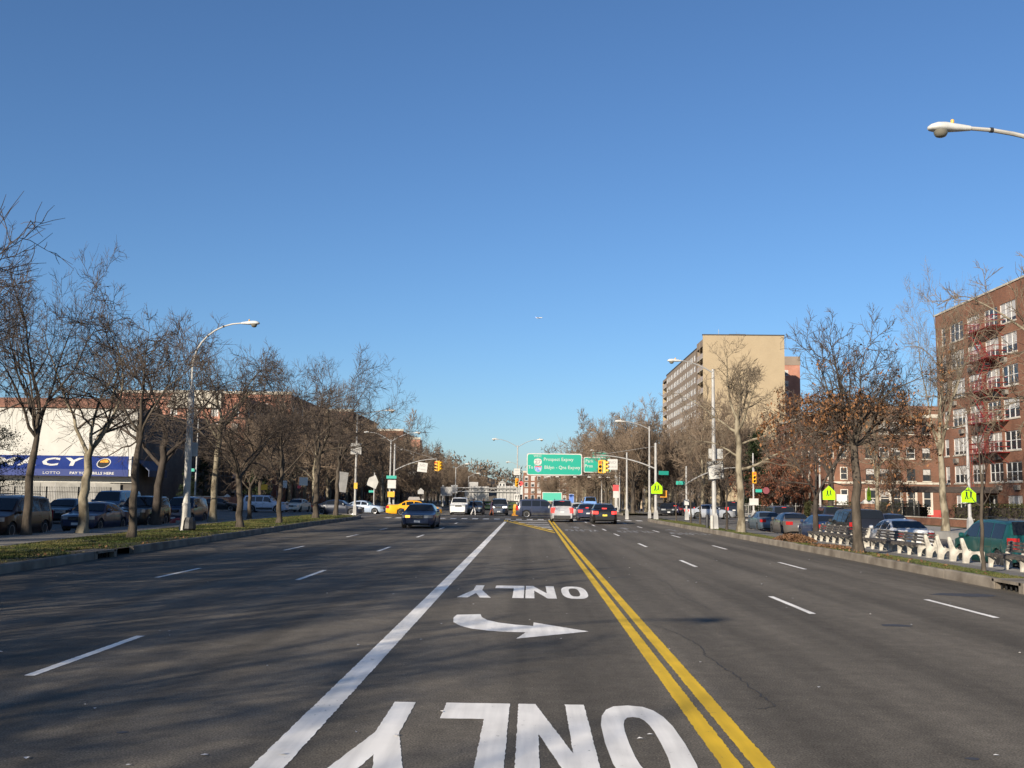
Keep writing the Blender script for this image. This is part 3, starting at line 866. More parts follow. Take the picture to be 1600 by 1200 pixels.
# fire escape
fe_u0, fe_u1 = 9.2, 14.9
for k, (z0, z1) in enumerate(rows):
    if k == 0: continue
    zf = z0 - .18
    mb = MB()
    def P(u, d, z): return fpt(o_rb, '-x', u, z, d)
    def rod(a, b, r=.034): mb.tube([P(*a), P(*b)], r, 4)
    e0, e1 = (fe_u0, fe_u1)
    for q in range(12): rod((e0, .05 + q * .097, zf), (e1, .05 + q * .097, zf), .028)
    for q in range(7): u = e0 + (e1 - e0) * q / 6; rod((u, .04, zf - .03), (u, 1.15, zf - .03), .024)
    for hh in (.0, .45, .9):
        rod((e0, 1.12, zf + hh), (e1, 1.12, zf + hh)); rod((e0, .04, zf + hh), (e0, 1.12, zf + hh)); rod((e1, .04, zf + hh), (e1, 1.12, zf + hh))
    for q in range(31): u = e0 + (e1 - e0) * q / 30; rod((u, 1.12, zf), (u, 1.12, zf + .9), .016)
    for q in (0.05, .5, .95): u = e0 + (e1 - e0) * q; rod((u, .03, zf - .9), (u, 1.05, zf - .05), .022)
    mb.build('fire_escape_balcony', M['fire_red'], rb)
    if k < 5 or True:
        if k > 1:
            zl = rows[k - 1][0] - .18
            mb = MB()
            ua, ub = (fe_u0 + .5, fe_u0 + 3.2) if k % 2 else (fe_u0 + 3.6, fe_u0 + .9)
            for d in (.28, .82): mb.bar(P(ub, d, zl), P(ua, d, zf), .05, .12)
            for q in range(1, 10):
                t = q / 10; mb.bar(P(ub + (ua - ub) * t, .3, zl + (zf - zl) * t), P(ub + (ua - ub) * t, .8, zl + (zf - zl) * t), .16, .03)
            mb.tube([P(ub, .82, zl + .85), P(ua, .82, zf + .85)], .02, 4)
            mb.build('fire_escape_stair', M['fire_red'], rb)
mb = MB(); mb.tube([fpt(o_rb, '-x', fe_u0 + .4, 2.8, 1.1), fpt(o_rb, '-x', fe_u0 + .4, rows[1][0] - .2, 1.1)], .02, 4); mb.tube([fpt(o_rb, '-x', fe_u0 + .9, 2.8, 1.1), fpt(o_rb, '-x', fe_u0 + .9, rows[1][0] - .2, 1.1)], .02, 4)
for q in range(10): mb.tube([fpt(o_rb, '-x', fe_u0 + .4, 3.0 + q * .3, 1.1), fpt(o_rb, '-x', fe_u0 + .9, 3.0 + q * .3, 1.1)], .015, 4)
mb.build('drop_ladder', M['fire_red'], rb)
# entrance canopy, steps
mb = MB(); mb.box(32.6, 89.0, 2.75, 39.98, 92.2, 3.25); mb.build('entrance_canopy', plain('dark canopy cloth', (0.045, 0.035, 0.03), .8), rb)
for yy in (89.2, 92.0):
    mb = MB(); mb.tube([(32.8, yy, .15), (32.8, yy, 2.75)], .05, 8); mb.build('canopy_post', M['stone'], rb)
mb = MB(); mb.tube([(41, 99.2, TOP), (41, 99.2, TOP + 2.2)], .03, 5); mb.tube([(41, 98.7, TOP + 2.0), (41, 99.7, TOP + 2.0)], .015, 4); mb.build('roof_aerial', M['galv'], rb)
mb = MB(); mb.tube([(40.1, 90.6, .35), (40.1, 90.6, .36)], .01, 4)

# ---- four-storey red brick block with the rounded corner bay, across the side street
fb = thing('apartment_building', 'four storey red brick block with red painted base and rounded corner bay', 'building')
FX0, FX1, FY, FT = 35.0, 66.0, 122.0, 12.7
o_fb = (37.4, FY, 0)
Wf = FX1 - 37.4
wx = [(39.0 + .35, 40.65), (41.0, 42.1), (42.35, 43.45), (44.15, 45.15), (46.0, 46.95), (48.2, 49.3), (50.6, 51.7), (53, 54.1), (55.5, 56.6), (58, 59.1)]
ops2, kind2 = [], []
for r, (z0, z1) in enumerate(((1.25, 3.3), (4.35, 5.75), (6.95, 8.25), (9.85, 11.25))):
    for a, b in wx:
        ops2.append((a - 37.4, z0, b - 37.4, z1)); kind2.append(r)
wall_with_openings(fb, M['brick_brown'], o_fb, '-y', Wf, FT, ops2, .16)
rng = random.Random(7)
for op, r in zip(ops2, kind2):
    window(fb, o_fb, '-y', op, 1, 'frame_cream' if r == 0 else ('frame_dark' if rng.random() < .6 else 'frame_white'), .08, rng.choice([0, 0, 0, .4, .5]), 'stone' if r else None, True, .09 if r == 0 else .06)
    if r == 0:
        w = op[2] - op[0]
        box_part(fb, 'apron', 'frame_cream', (37.4 + op[0] - .12, FY - .05, .42, 37.4 + op[2] + .12, FY - .003, 1.24))
        mb = MB(); x0, x1 = 37.4 + op[0], 37.4 + op[2]
        mb.box(x0 - .12, FY - .05, 1.243, x0 - .002, FY - .003, 3.42); mb.box(x1 + .002, FY - .05, 1.243, x1 + .12, FY - .003, 3.42); mb.box(x0 - .001, FY - .05, 3.305, x1 + .001, FY - .003, 3.42)
        mb.build('surround', M['frame_cream'], fb)
    if rng.random() < .35: air_con(fb, o_fb, '-y', (op[0] + op[2]) / 2, op[1] + .06, .0)
box_part(fb, 'course', 'stone', (37.4, FY - .07, 3.95, FX1, FY - .003, 4.2))
box_part(fb, 'red_base', 'red_band', (37.4, FY - .03, .15, FX1, FY - .003, .415))
mb = MB(); 
for (a, b), (c, d) in zip([(36.9, 39.2)] + wx, wx): pass
xs = [37.4] + [v for a, b in wx for v in (a - .125, b + .125)] + [FX1]
for i in range(0, len(xs), 2):
    if xs[i + 1] - xs[i] > .05: mb.box(xs[i], FY - .028, .418, xs[i + 1], FY - .002, 1.0)
mb.build('red_base', M['red_band'], fb)
box_part(fb, 'cornice', 'roof_tile', (37.2, FY - .18, FT + .002, FX1, FY + .4, FT + .45))
box_part(fb, 'parapet_panel', 'stone', (46.2, FY - .06, 11.75, 49.4, FY - .003, 12.2))
# rounded bay at the corner: quarter cylinder of faceted brick with windows between
mb = MB(); n = 14
cx, cy, rr = 37.4, FY + 2.4, 2.4
arc = [(cx - rr * math.sin(t), cy - rr * math.cos(t)) for t in [R_(90) * k / n for k in range(n + 1)]]
for i in range(n):
    (xa, ya), (xb, yb) = arc[i], arc[i + 1]
    mb.poly([(xb, yb, 0), (xa, ya, 0), (xa, ya, FT), (xb, yb, FT)])
bay = mb.build('corner_bay', M['brick_brown'], fb, uv=True)
mb = MB()
for z0, z1, g in ((3.95, 4.2, .07), (FT - .02, FT + .42, .16)):
    for i in range(n):
        q = [(cx + (p[0] - cx) * (1 + g / rr), cy + (p[1] - cy) * (1 + g / rr)) for p in (arc[i], arc[i + 1])]
        mb.poly([(*q[1], z0), (*q[0], z0), (*q[0], z1), (*q[1], z1)])
        mb.poly([(*q[1], z1), (*q[0], z1), (*arc[i], z1), (*arc[i + 1], z1)]); mb.poly([(*q[0], z0), (*q[1], z0), (*arc[i + 1], z0), (*arc[i], z0)])
mb.build('course', M['stone'], fb)
def bay_window(t0, z0, z1, half, fm):
    c, s = math.cos(t0), math.sin(t0)
    ctr = (cx - (rr + .02) * s, cy - (rr + .02) * c)
    mb = MB(); w = half
    mb.box(-w, -.05, 0, -w + .09, .04, z1 - z0); mb.box(w - .09, -.05, 0, w, .04, z1 - z0); mb.box(-w + .09, -.05, z1 - z0 - .09, w - .09, .04, z1 - z0); mb.box(-w + .09, -.05, 0, w - .09, .04, .09); mb.box(-w + .09, -.045, (z1 - z0) / 2 - .03, w - .09, .035, (z1 - z0) / 2 + .03)
    f = mb.build('window', M[fm], fb, loc=(*ctr, z0), rz=-t0)
    m2 = MB(); m2.poly([(-w + .02, -.02, .02), (w - .02, -.02, .02), (w - .02, -.02, z1 - z0 - .02), (-w + .02, -.02, z1 - z0 - .02)]); m2.build('pane', M['glass'], f)
for z0, z1 in ((1.25, 3.3), (4.4, 5.9), (6.9, 8.3), (9.8, 11.2)):
    for t in (R_(14), R_(50)): bay_window(t, z0, z1, .42, 'frame_cream')
mb = MB(); mb.box(35.8, 121.6, .15, 37.0, 121.75, 2.7)
mb.build('white_door', M['frame_white'], fb)
side = [(q * 3.1 + 1.0, z0, q * 3.1 + 2.1, z0 + 1.4) for q in range(7) for z0 in (1.5, 4.35, 6.95, 9.8)]
o_fs = (35.0, FY + 2.4 + 23, 0)
wall_with_openings(fb, M['brick_brown'], o_fs, '-x', 23, FT - .3, side, .15)
for op in side: window(fb, o_fs, '-x', op, 1, 'frame_cream', .08, .4 if op[0] % 2 < 1 else 0)
mb = MB(); mb.box(37.6, FY + .2, 0, FX1, FY + 25, FT - .05); mb.box(35.25, FY + 2.5, 0, 37.59, FY + 25, FT - .35); mb.build('core', M['brick_brown'], fb, uv=True)
mb = MB(); mb.box(34.75, FY + 2.4, FT - .3, 35.2, FY + 25.4, FT - .02); mb.build('cornice', M['stone'], fb)

# ---- house with the white trimmed bay and burgundy banner, further along the right side
hb_ = thing('rowhouse', 'brick rowhouse with pale stone porch and tall white trimmed windows behind the trees', 'building')
o_h = (33.2, 163, 0)
opsh = [(u, z0, u + 1.5, z0 + 1.9) for u in (1.2, 4.2, 8.6, 11.6) for z0 in (1.4, 4.9, 8.0)]
wall_with_openings(hb_, M['brick_brown'], o_h, '-x', 15, 10.6, opsh, .15)
for op in opsh: window(hb_, o_h, '-x', op, 2, 'frame_cream', .08, .3, 'stone')
mb = MB(); mb.box(33.4, 148.0, 0, 48, 162.9, 10.55); mb.build('core', M['brick_brown'], hb_, uv=True)
box_part(hb_, 'cornice', 'stone', (32.8, 147.9, 10.6, 34, 163.1, 11.05))
for yy in (149.2, 151.6, 154.2): 
    mb = MB(); mb.tube([(31.6, yy, .15), (31.6, yy, 3.4)], .16, 10); mb.build('porch_column', M['stone'], hb_)
box_part(hb_, 'porch_roof', 'stone', (31.2, 148.8, 3.402, 33.1, 154.6, 3.8))
box_part(hb_, 'banner', 'sign_maroon', (31.0, 149.0, 3.0, 31.2, 150.6, 7.6))

# ---- tan and grey slab tower
tw = thing('apartment_tower', 'tall tan brick apartment tower with balconies at its corners', 'tower')
TX0, TX1, TY0, TY1, TT = 40.2, 59.2, 240.0, 314.0, 40.2
mb = MB(); mb.box(TX0, TY0, 0, TX1, TY0 + .4, TT)
mb.build('end_wall', M['brick_tan'], tw, uv=True)
box_part(tw, 'coping', 'frame_dark', (TX0 - .1, TY0 - .1, TT + .002, TX1 + .1, TY0 + .6, TT + .25))
o_t = (TX0, TY1 - 9.0, 0)
FH = 2.72; NF = 13; base = 3.0
opst = []
Wt = TY1 - TY0 - 18.0
xu = 1.2
pat = [1.9, 1.9, 1.0, 1.9, 1.0, 1.9]
k = 0
while xu + 2 < Wt:
    w = pat[k % 6]
    for f in range(NF): opst.append((round(xu, 2), base + f * FH, round(xu + w, 2), base + f * FH + 1.45))
    xu += w + (1.05 if k % 2 else 1.7); k += 1
opst = sorted(opst)
vis = opst
wall_with_openings(tw, M['brick_grey'], o_t, '-x', Wt, 38.2, vis, .12)
rng = random.Random(4)
for op in vis: window(tw, o_t, '-x', op, 1 if op[2] - op[0] < 1.5 else 2, 'frame_white', .05, rng.choice([0, .4, .5, .7, .9]), None, False, .10)
mb = MB(); mb.box(TX0 + .14, TY0 + 9.002, 0, TX1, TY1 - 9.0, 38.15); mb.box(TX0 + 2.6, TY0 + .41, 0, TX1 - .01, TY0 + 9.0, 39.0); mb.box(TX0 + 2.6, TY1 - 8.998, 0, TX1, TY1, 36.6)
mb.build('core', M['brick_grey'], tw, uv=True)
box_part(tw, 'roof_edge', 'frame_dark', (TX0 - .1, TY0 + 9, 38.203, TX0 + .4, TY1 - 9, 38.45))
for (ya, yb, top) in ((TY0 + .42, TY0 + 8.98, 39.3), (TY1 - 8.98, TY1 - .4, 36.9)):
    nb = NF
    for f in range(NF):
        z = base + f * FH - .55
        mb = MB(); mb.box(TX0 + .02, ya, z - .18, TX0 + 2.58, yb, z); mb.build('balcony_slab', M['stone'], tw)
        mb = MB(); mb.box(TX0 + .03, ya + .01, z + .002, TX0 + .10, yb - .01, z + 1.02); mb.build('balcony_parapet', plain('pale balcony panel', (.34, .29, .26), .7) if f == 0 and ya < TY0 + 1 else bpy.data.materials['pale balcony panel'], tw)
    mb = MB(); mb.box(TX0 + .01, ya, base + NF * FH - .7, TX0 + 2.58, yb, top); mb.build('balcony_top', M['brick_grey'], tw, uv=True)
mb = MB(); mb.box(TX0, TY1 - .38, 0, TX0 + 2.6, TY1, 36.9); mb.build('balcony_fin', M['brick_tan'], tw, uv=True)
mb = MB(); mb.box(TX0 + .0, TY0 + 4.5, 0, TX0 + .02, TY0 + 4.9, 39); 
mb.build('balcony_divider', M['brick_tan'], tw, uv=True)
mb = MB(); mb.box(47.5, 246, TT - 1, 51.5, 252, TT + 1.3); mb.box(48.6, 244, TT - 1, 49.6, 245, TT + 1.0); mb.build('roof_house', M['frame_dark'], tw)
mb = MB(); mb.tube([(45, 246, TT - 1), (45, 246, TT + 2.4)], .05, 5); mb.tube([(52.3, 246, TT - 1), (52.3, 246, TT + 1)], .05, 5); mb.build('roof_mast', M['galv'], tw)
pw = thing('apartment_tower', 'narrow salmon brick wing rising behind the tan tower', 'tower')
o_p = (59.3, 262, 0)
opsp = [(1.5, z, 2.9, z + 1.4) for z in [6 + 2.75 * k for k in range(11)]] + [(4.8, z, 6.2, z + 1.4) for z in [6 + 2.75 * k for k in range(11)]]
wall_with_openings(pw, M['brick_pink'], o_p, '-y', 9.2, 36.2, opsp, .12)
for op in opsp: window(pw, o_p, '-y', op, 1, 'frame_white', .05, .5, None, False, .08)
mb = MB(); mb.box(59.3, 262.15, 0, 68.5, 300, 36.15); mb.build('core', M['brick_pink'], pw, uv=True)
box_part(pw, 'coping', 'brick_grey', (59.2, 261.9, 36.2, 68.6, 263, 38.4), True)

# ---- corner shop with cream wall and blue awning (left)
sh = thing('corner_shop', 'cream walled corner shop with long blue awning on the left', 'shop')
SX0, SX1, SY = -92.0, -46.0, 120.0
mb = MB(); mb.box(SX0, SY, 3.0, SX1, SY + .3, 11.7); mb.build('wall', M['stucco'], sh)
mb = MB(); mb.box(SX0, SY + .02, 0.15, SX1 - 3, SY + .3, 2.998); mb.build('shop_front', M['pave'], sh)
mb = MB(); mb.box(SX0, SY + .31, 0, SX1 - .02, SY + 17.8, 11.68); mb.build('core', M['brick_dark'], sh, uv=True)
mb = MB()
mb.prism([(SY - .25, 11.72), (SY - .25, 11.9), (SY + 1.5, 13.0), (SY + 1.5, 11.72)], lambda u, v, k: (SX1 + .2 if k else SX0, u, v)); mb.build('roof_band', M['roof_tile'], sh, recalc=True)
for k in range(9):
    mb = MB(); x = -50 - k * 4.7; mb.box(x - .7, SY - .03, .6, x + .7 + 1.5, SY + .015, 2.9); w = mb.build('shop_window', M['shop_pane'] if k < 7 else M['glass'], sh)
    m2 = MB(); m2.box(x - .78, SY - .05, .5, x - .705, SY + .016, 2.95); m2.build('window_post', M['galv'], w)
# awning: sloped cloth with valance
aw = MB(); aw.prism([(SY - .005, 6.1), (SY - 1.5, 4.5), (SY - 1.5, 3.72), (SY - 1.44, 3.72), (SY - 1.42, 4.42), (SY - .005, 5.96)], lambda u, v, k: (SX1 - .4 if k else -86, u, v))
awo = aw.build('awning', M['awning_blue'], sh, recalc=True)
aw = MB(); aw.prism([(0.005, 5.7), (1.4, 4.5), (1.4, 3.75), (1.34, 3.75), (1.3, 4.42), (0.005, 5.55)], lambda u, v, k: (SX1 + u, (SY + .3 if k == 0 else SY + 6.3), v))
aw.build('side_awning', M['awning_side'], sh, recalc=True)
mb = MB(); mb.box(SX1 - .40, SY - 1.4, 3.75, SX1 - .1, SY - .05, 6.05); mb.build('awning_end', M['sign_white'], sh)
ang = math.atan2(1.6, 1.495)
def on_awning(x0, sx, s, down):
    """text point -> sloped awning cloth, down = metres from the top along the slope to the baseline"""
    def f(x, y, z):
        d = down - y * s
        return (x0 + x * sx, SY - .005 - d * math.cos(ang) - .02, 6.1 - d * math.sin(ang) + .02)
    return f
mb = MB()
for ch, x0 in zip('PHARMACY', [-53.2 - 2.62 * (7 - i) for i in range(8)]):
    v, f = text_geo(ch, .035); mb.add(v, f, on_awning(x0, 2.9, 1.75, 1.62))
mb.build('lettering', M['sign_white'], awo)
mb = MB(); v, f = text_geo('LOTTO'); mb.add(v, f, lambda x, y, z: (-55.3 + x * .62, SY - 1.515, 3.92 + y * .42)); v, f = text_geo('PAY YOUR BILLS HERE', .02); mb.add(v, f, lambda x, y, z: (-50.6 + x * .52, SY - 1.515, 3.92 + y * .42))
mb.build('small_lettering', M['sign_white'], awo)
lg = MB()
def disc(mb, c, r, n=28, half=None, dz=0.0):
    pts = []
    for k in range(n + 1 if half else n):
        t = 2 * math.pi * k / n if not half else (math.pi * k / n + (math.pi if half < 0 else 0))
        x, d = math.cos(t) * r, math.sin(t) * r
        pts.append((c[0] + x, SY - .005 - (c[1] - d) * math.cos(ang) - .02 - dz, 6.1 - (c[1] - d) * math.sin(ang) + .02))
    mb.poly(pts)
LC = (-49.55, 1.18)
mb = MB(); disc(mb, LC, .80); lo = mb.build('round_logo', M['sign_white'], awo)
mb = MB(); disc(mb, LC, .70, dz=.006); mb.build('logo_field', M['sign_black'], lo)
mb = MB(); disc(mb, (LC[0], LC[1] - .1), .5, half=1, dz=.012); mb.build('logo_sun', M['sign_orange'], lo)
mb = MB(); v, f = text_geo('LOTTERY', .03); mb.add(v, f, on_awning(LC[0], .30, .42, LC[1] + .42)); mb.build('logo_word', M['yellow_plastic'], lo)
for v_ in mb.v: pass

# ---- dark row houses beyond the shop, facing the parkway
def rowhouse(y0, w, top, label, mat, cx=-46.0):
    t = thing('rowhouse', label, 'building')
    o = (cx, y0, 0)
    ops = []
    for z0, z1 in ((4.6, 7.0), (8.0, 10.2)) if top > 10 else ((1.6, 3.4), (4.8, 6.8)):
        for u in (w * .12, w * .40, w * .68): ops.append((u, z0, u + w * .17, z1))
    wall_with_openings(t, M[mat], o, '+x', w, top, ops, .18)
    for op in ops: window(t, o, '+x', op, 1, 'frame_dark', .1, 0, 'pave')
    mb = MB(); mb.box(cx - 13, y0 + .01, 0, cx - .2, y0 + w - .01, top - .02); mb.build('core', M[mat], t, uv=True)
    mb = MB(); mb.box(cx - .2, y0 + .01, top + .002, cx + .45, y0 + w - .01, top + .5); mb.build('cornice', M['frame_dark'], t)
    mb = MB()
    for k in range(6): mb.box(cx + .01, y0 + w * .70, .15 + k * .25, cx + 3.2 - k * .5, y0 + w * .70 + 1.5, .15 + (k + 1) * .25)
    mb.build('stoop', M['brick_brown'], t)
    return t
rowhouse(138, 7.0, 11.7, 'dark stone rowhouse joined to the corner shop', 'brick_dark')
rowhouse(145.1, 6.8, 11.3, 'dark stone rowhouse, second beyond the corner shop', 'brick_dark')
rowhouse(152, 6.8, 10.9, 'dark stone rowhouse, third beyond the corner shop', 'brick_dark')

# ---- reddish apartment houses along the left side, far
def block(name, label, cat, x0, x1, y0, y1, top, mat, fx=True, fy=True, fm='frame_white', nf=6, step=3.3, cornice='stone', group=None):
    """x1 is the side facing the parkway on the left, x0 on the right; windows on -y and the road side"""
    t = thing(name, label, cat, group=group)
    fh = (top - 1.6) / nf
    left = x1 < 0
    rng = random.Random(int(abs(x0 * 7 + y0)))
    if fy:
        W = x1 - x0; n = max(1, int(W / step)); ops = []
        for k in range(n):
            u = (k + .5) * W / n - .55
            for f in range(nf): ops.append((round(u, 2), round(1.1 + f * fh, 2), round(u + 1.1, 2), round(2.6 + f * fh, 2)))
        wall_with_openings(t, M[mat], (x0, y0, 0), '-y', W, top, ops, .14)
        for op in ops: window(t, (x0, y0, 0), '-y', op, 1, fm, .06, rng.choice([0, .4, .6, .9]), None, False, .11)
    else:
        mb = MB(); mb.box(x0, y0, 0, x1, y0 + .1, top); mb.build('wall', M[mat], t, uv=True)
    if fx:
        W = y1 - y0; n = max(1, int(W / (step * 1.15))); ops = []
        o, fc = ((x1, y0, 0), '+x') if left else ((x0, y1, 0), '-x')
        for k in range(n):
            u = (k + .5) * W / n - .55
            for f in range(nf): ops.append((round(u, 2), round(1.1 + f * fh, 2), round(u + 1.1, 2), round(2.6 + f * fh, 2)))
        wall_with_openings(t, M[mat], o, fc, W, top, ops, .14)
        for op in ops: window(t, o, fc, op, 1, fm, .06, rng.choice([0, .4, .6, .9]), None, False, .11)
    mb = MB(); mb.box(x0 + .18, y0 + .18, 0, x1 - .18, y1, top - .03); mb.build('core', M[mat], t, uv=True)
    mb = MB(); mb.box(x0 - .15, y0 - .2, top + .002, x1 + .15, y0 + .5, top + .55); mb.build('cornice', M[cornice], t)
    return t
a1 = block('apartment_house', 'reddish brick apartment house with a pale sloping roof panel behind the dark rowhouses', 'building', -66, -46, 165, 185, 17.4, 'brick_pink', nf=6, cornice='roof_tile')
mb = MB(); mb.prism([(-58.7, 15.6), (-49.9, 15.6), (-49.9, 18.4), (-57.4, 18.4)], lambda u, v, k: (u, 164.7 - .4 * (1 - k) * 0 - .0 + (.26 if k else -.25), v)); mb.build('roof_panel', M['stone'], a1, recalc=True)
block('apartment_house', 'long brown brick apartment house running away behind the left trees', 'building', -78, -45, 192, 236, 20.5, 'brick_pink', nf=7)
block('apartment_house', 'brown apartment house with a pale gabled parapet, far on the left', 'building', -70, -42, 242, 280, 21.5, 'brick_brown', nf=7)
block('apartment_house', 'dark brown apartment house next to the far double lamp', 'building', -62, -36, 290, 330, 20.0, 'brick_brown', nf=7)
block('apartment_tower', 'slim orange brick stair tower at the far end of the left trees', 'tower', -33.2, -30.6, 285, 292, 17.4, 'brick_pink', fx=False, nf=5, step=2.6)
# the row whose shade covers the left service road
block('apartment_house', 'tall brown brick apartment house beyond the left edge of the picture', 'building', -64, -46, 44, 82, 18.5, 'brick_brown', nf=6)
block('apartment_house', 'tall red brick apartment house beyond the left edge of the picture', 'building', -64, -46, 0, 43.6, 18.5, 'brick_red', nf=6)
block('apartment_house', 'tall brick apartment house behind the left of the camera', 'building', -64, -46, -50, -.4, 18.0, 'brick_brown', nf=6, fy=False)
# red block under the green sign
block('apartment_house', 'red brick block with rows of white windows seen under the green road sign', 'building', -2.2, 14.0, 330, 350, 9.6, 'brick_red', fx=True, nf=4, step=2.0)
# garden walls on the left corner
gw = thing('garden_wall', 'low orange brick garden wall with a white cap at the far left corner', 'wall')
mb = MB(); mb.box(-39.4, 121.0, .15, -35.6, 121.3, 1.5); mb.build('front', M['brick_pink'], gw, uv=True)
mb = MB(); mb.box(-35.595, 121.0, .15, -35.3, 135, 1.5); mb.build('return_wall', M['brick_pink'], gw, uv=True)
mb = MB(); mb.box(-35.9, 120.9, 1.503, -35.2, 121.4, 1.62); mb.prism([(-35.85, 1.62), (-35.25, 1.62), (-35.55, 1.85)], lambda u, v, k: (u, 120.95 + k * .4, v)); mb.build('cap', M['sign_white'], gw, recalc=True)
mb = MB(); mb.box(-39.5, 120.95, 1.503, -35.92, 121.35, 1.58); mb.build('coping', M['stone'], gw)
# far street-level: garden walls / gate pier / fence on the right by the fire escape block
for i, (y, lab) in enumerate(((97.2, 'brick gate pier with white pyramid cap left of the entrance'), (94.9, 'brick gate pier with white pyramid cap right of the entrance'))):
    g = thing('gate_pier', lab, 'pier', (31.2, y, .15))
    mb = MB(); mb.box(-.32, -.32, 0, .32, .32, 1.55); mb.build('shaft', M['brick_red'], g, uv=True)
    mb = MB(); mb.lathe([(.48, 1.553), (.48, 1.62), (.02, 1.95)], 4, M=Matrix.Rotation(R_(45), 3, 'Z')); mb.build('cap', M['sign_white'], g)
gw = thing('garden_wall', 'low red brick garden wall before the fire escape block', 'wall', (31.2, 0, .15))
mb = MB(); mb.box(-.15, 97.6, 0, .15, 101.5, 1.15); mb.build('far_run', M['brick_red'], gw, uv=True)
mb = MB(); mb.box(-.15, 74, 0, .15, 94.5, .55); mb.build('near_run', M['brick_red'], gw, uv=True)
mb = MB(); mb.box(-.2, 73.9, .552, .2, 94.5, .62); mb.build('coping', M['stone'], gw)

def picket_fence(name, label, a, b, h, step, mat='black_metal', spike=True, z=0.15, lo=.15):
    t = thing(name, label, 'fence', (*a, z))
    d = Vector((b[0] - a[0], b[1] - a[1], 0)); L = d.length; rz = math.atan2(d.y, d.x); t.rotation_euler = (0, 0, rz)
    n = int(L / step); pk = None; posts = None
    for q in (lo, h * .82):
        mb = MB(); mb.box(0, -.02, q, L, .02, q + .04); mb.build('rail', M[mat], t)
    for k in range(min(n, 290)):
        x = (k + .5) * L / n
        if pk is None:
            mb = MB(); mb.box(-.012, -.034, .05, .012, -.022, h)
            if spike: mb.lathe([(.024, h), (.028, h + .03), (.002, h + .14)], 4, c=(0, -.028, 0))
            pk = mb.build('picket', M[mat], t, loc=(x, 0, 0))
        else: share(pk, t, (x, 0, 0))
    for k in range(int(L / 2.6) + 1):
        x = k * L / int(L / 2.6)
        if posts is None:
            mb = MB(); mb.box(-.04, .022, 0, .04, .10, h + .1); posts = mb.build('post', M[mat], t, loc=(x, 0, 0))
        else: share(posts, t, (x, 0, 0))
    return t
picket_fence('iron_fence', 'black spiked iron fence in front of the corner shop', (-52, 92.0), (-37.5, 92.0), 2.1, .15)
picket_fence('iron_fence', 'black iron fence by the entrance of the fire escape block', (31.2, 94.4), (31.2, 84.0), 1.7, .17, z=.2, lo=.6)
picket_fence('pale_fence', 'pale grey picket fence on the far right corner', (23.0, 122.5), (34.0, 122.5), 1.35, .22, 'galv', False)

# ================================================================== trees
def frame_of(d):
    ref = Vector((0, 0, 1)) if abs(d.z) < .9 else Vector((1, 0, 0))
    u = d.cross(ref).normalized(); return u, u.cross(d)

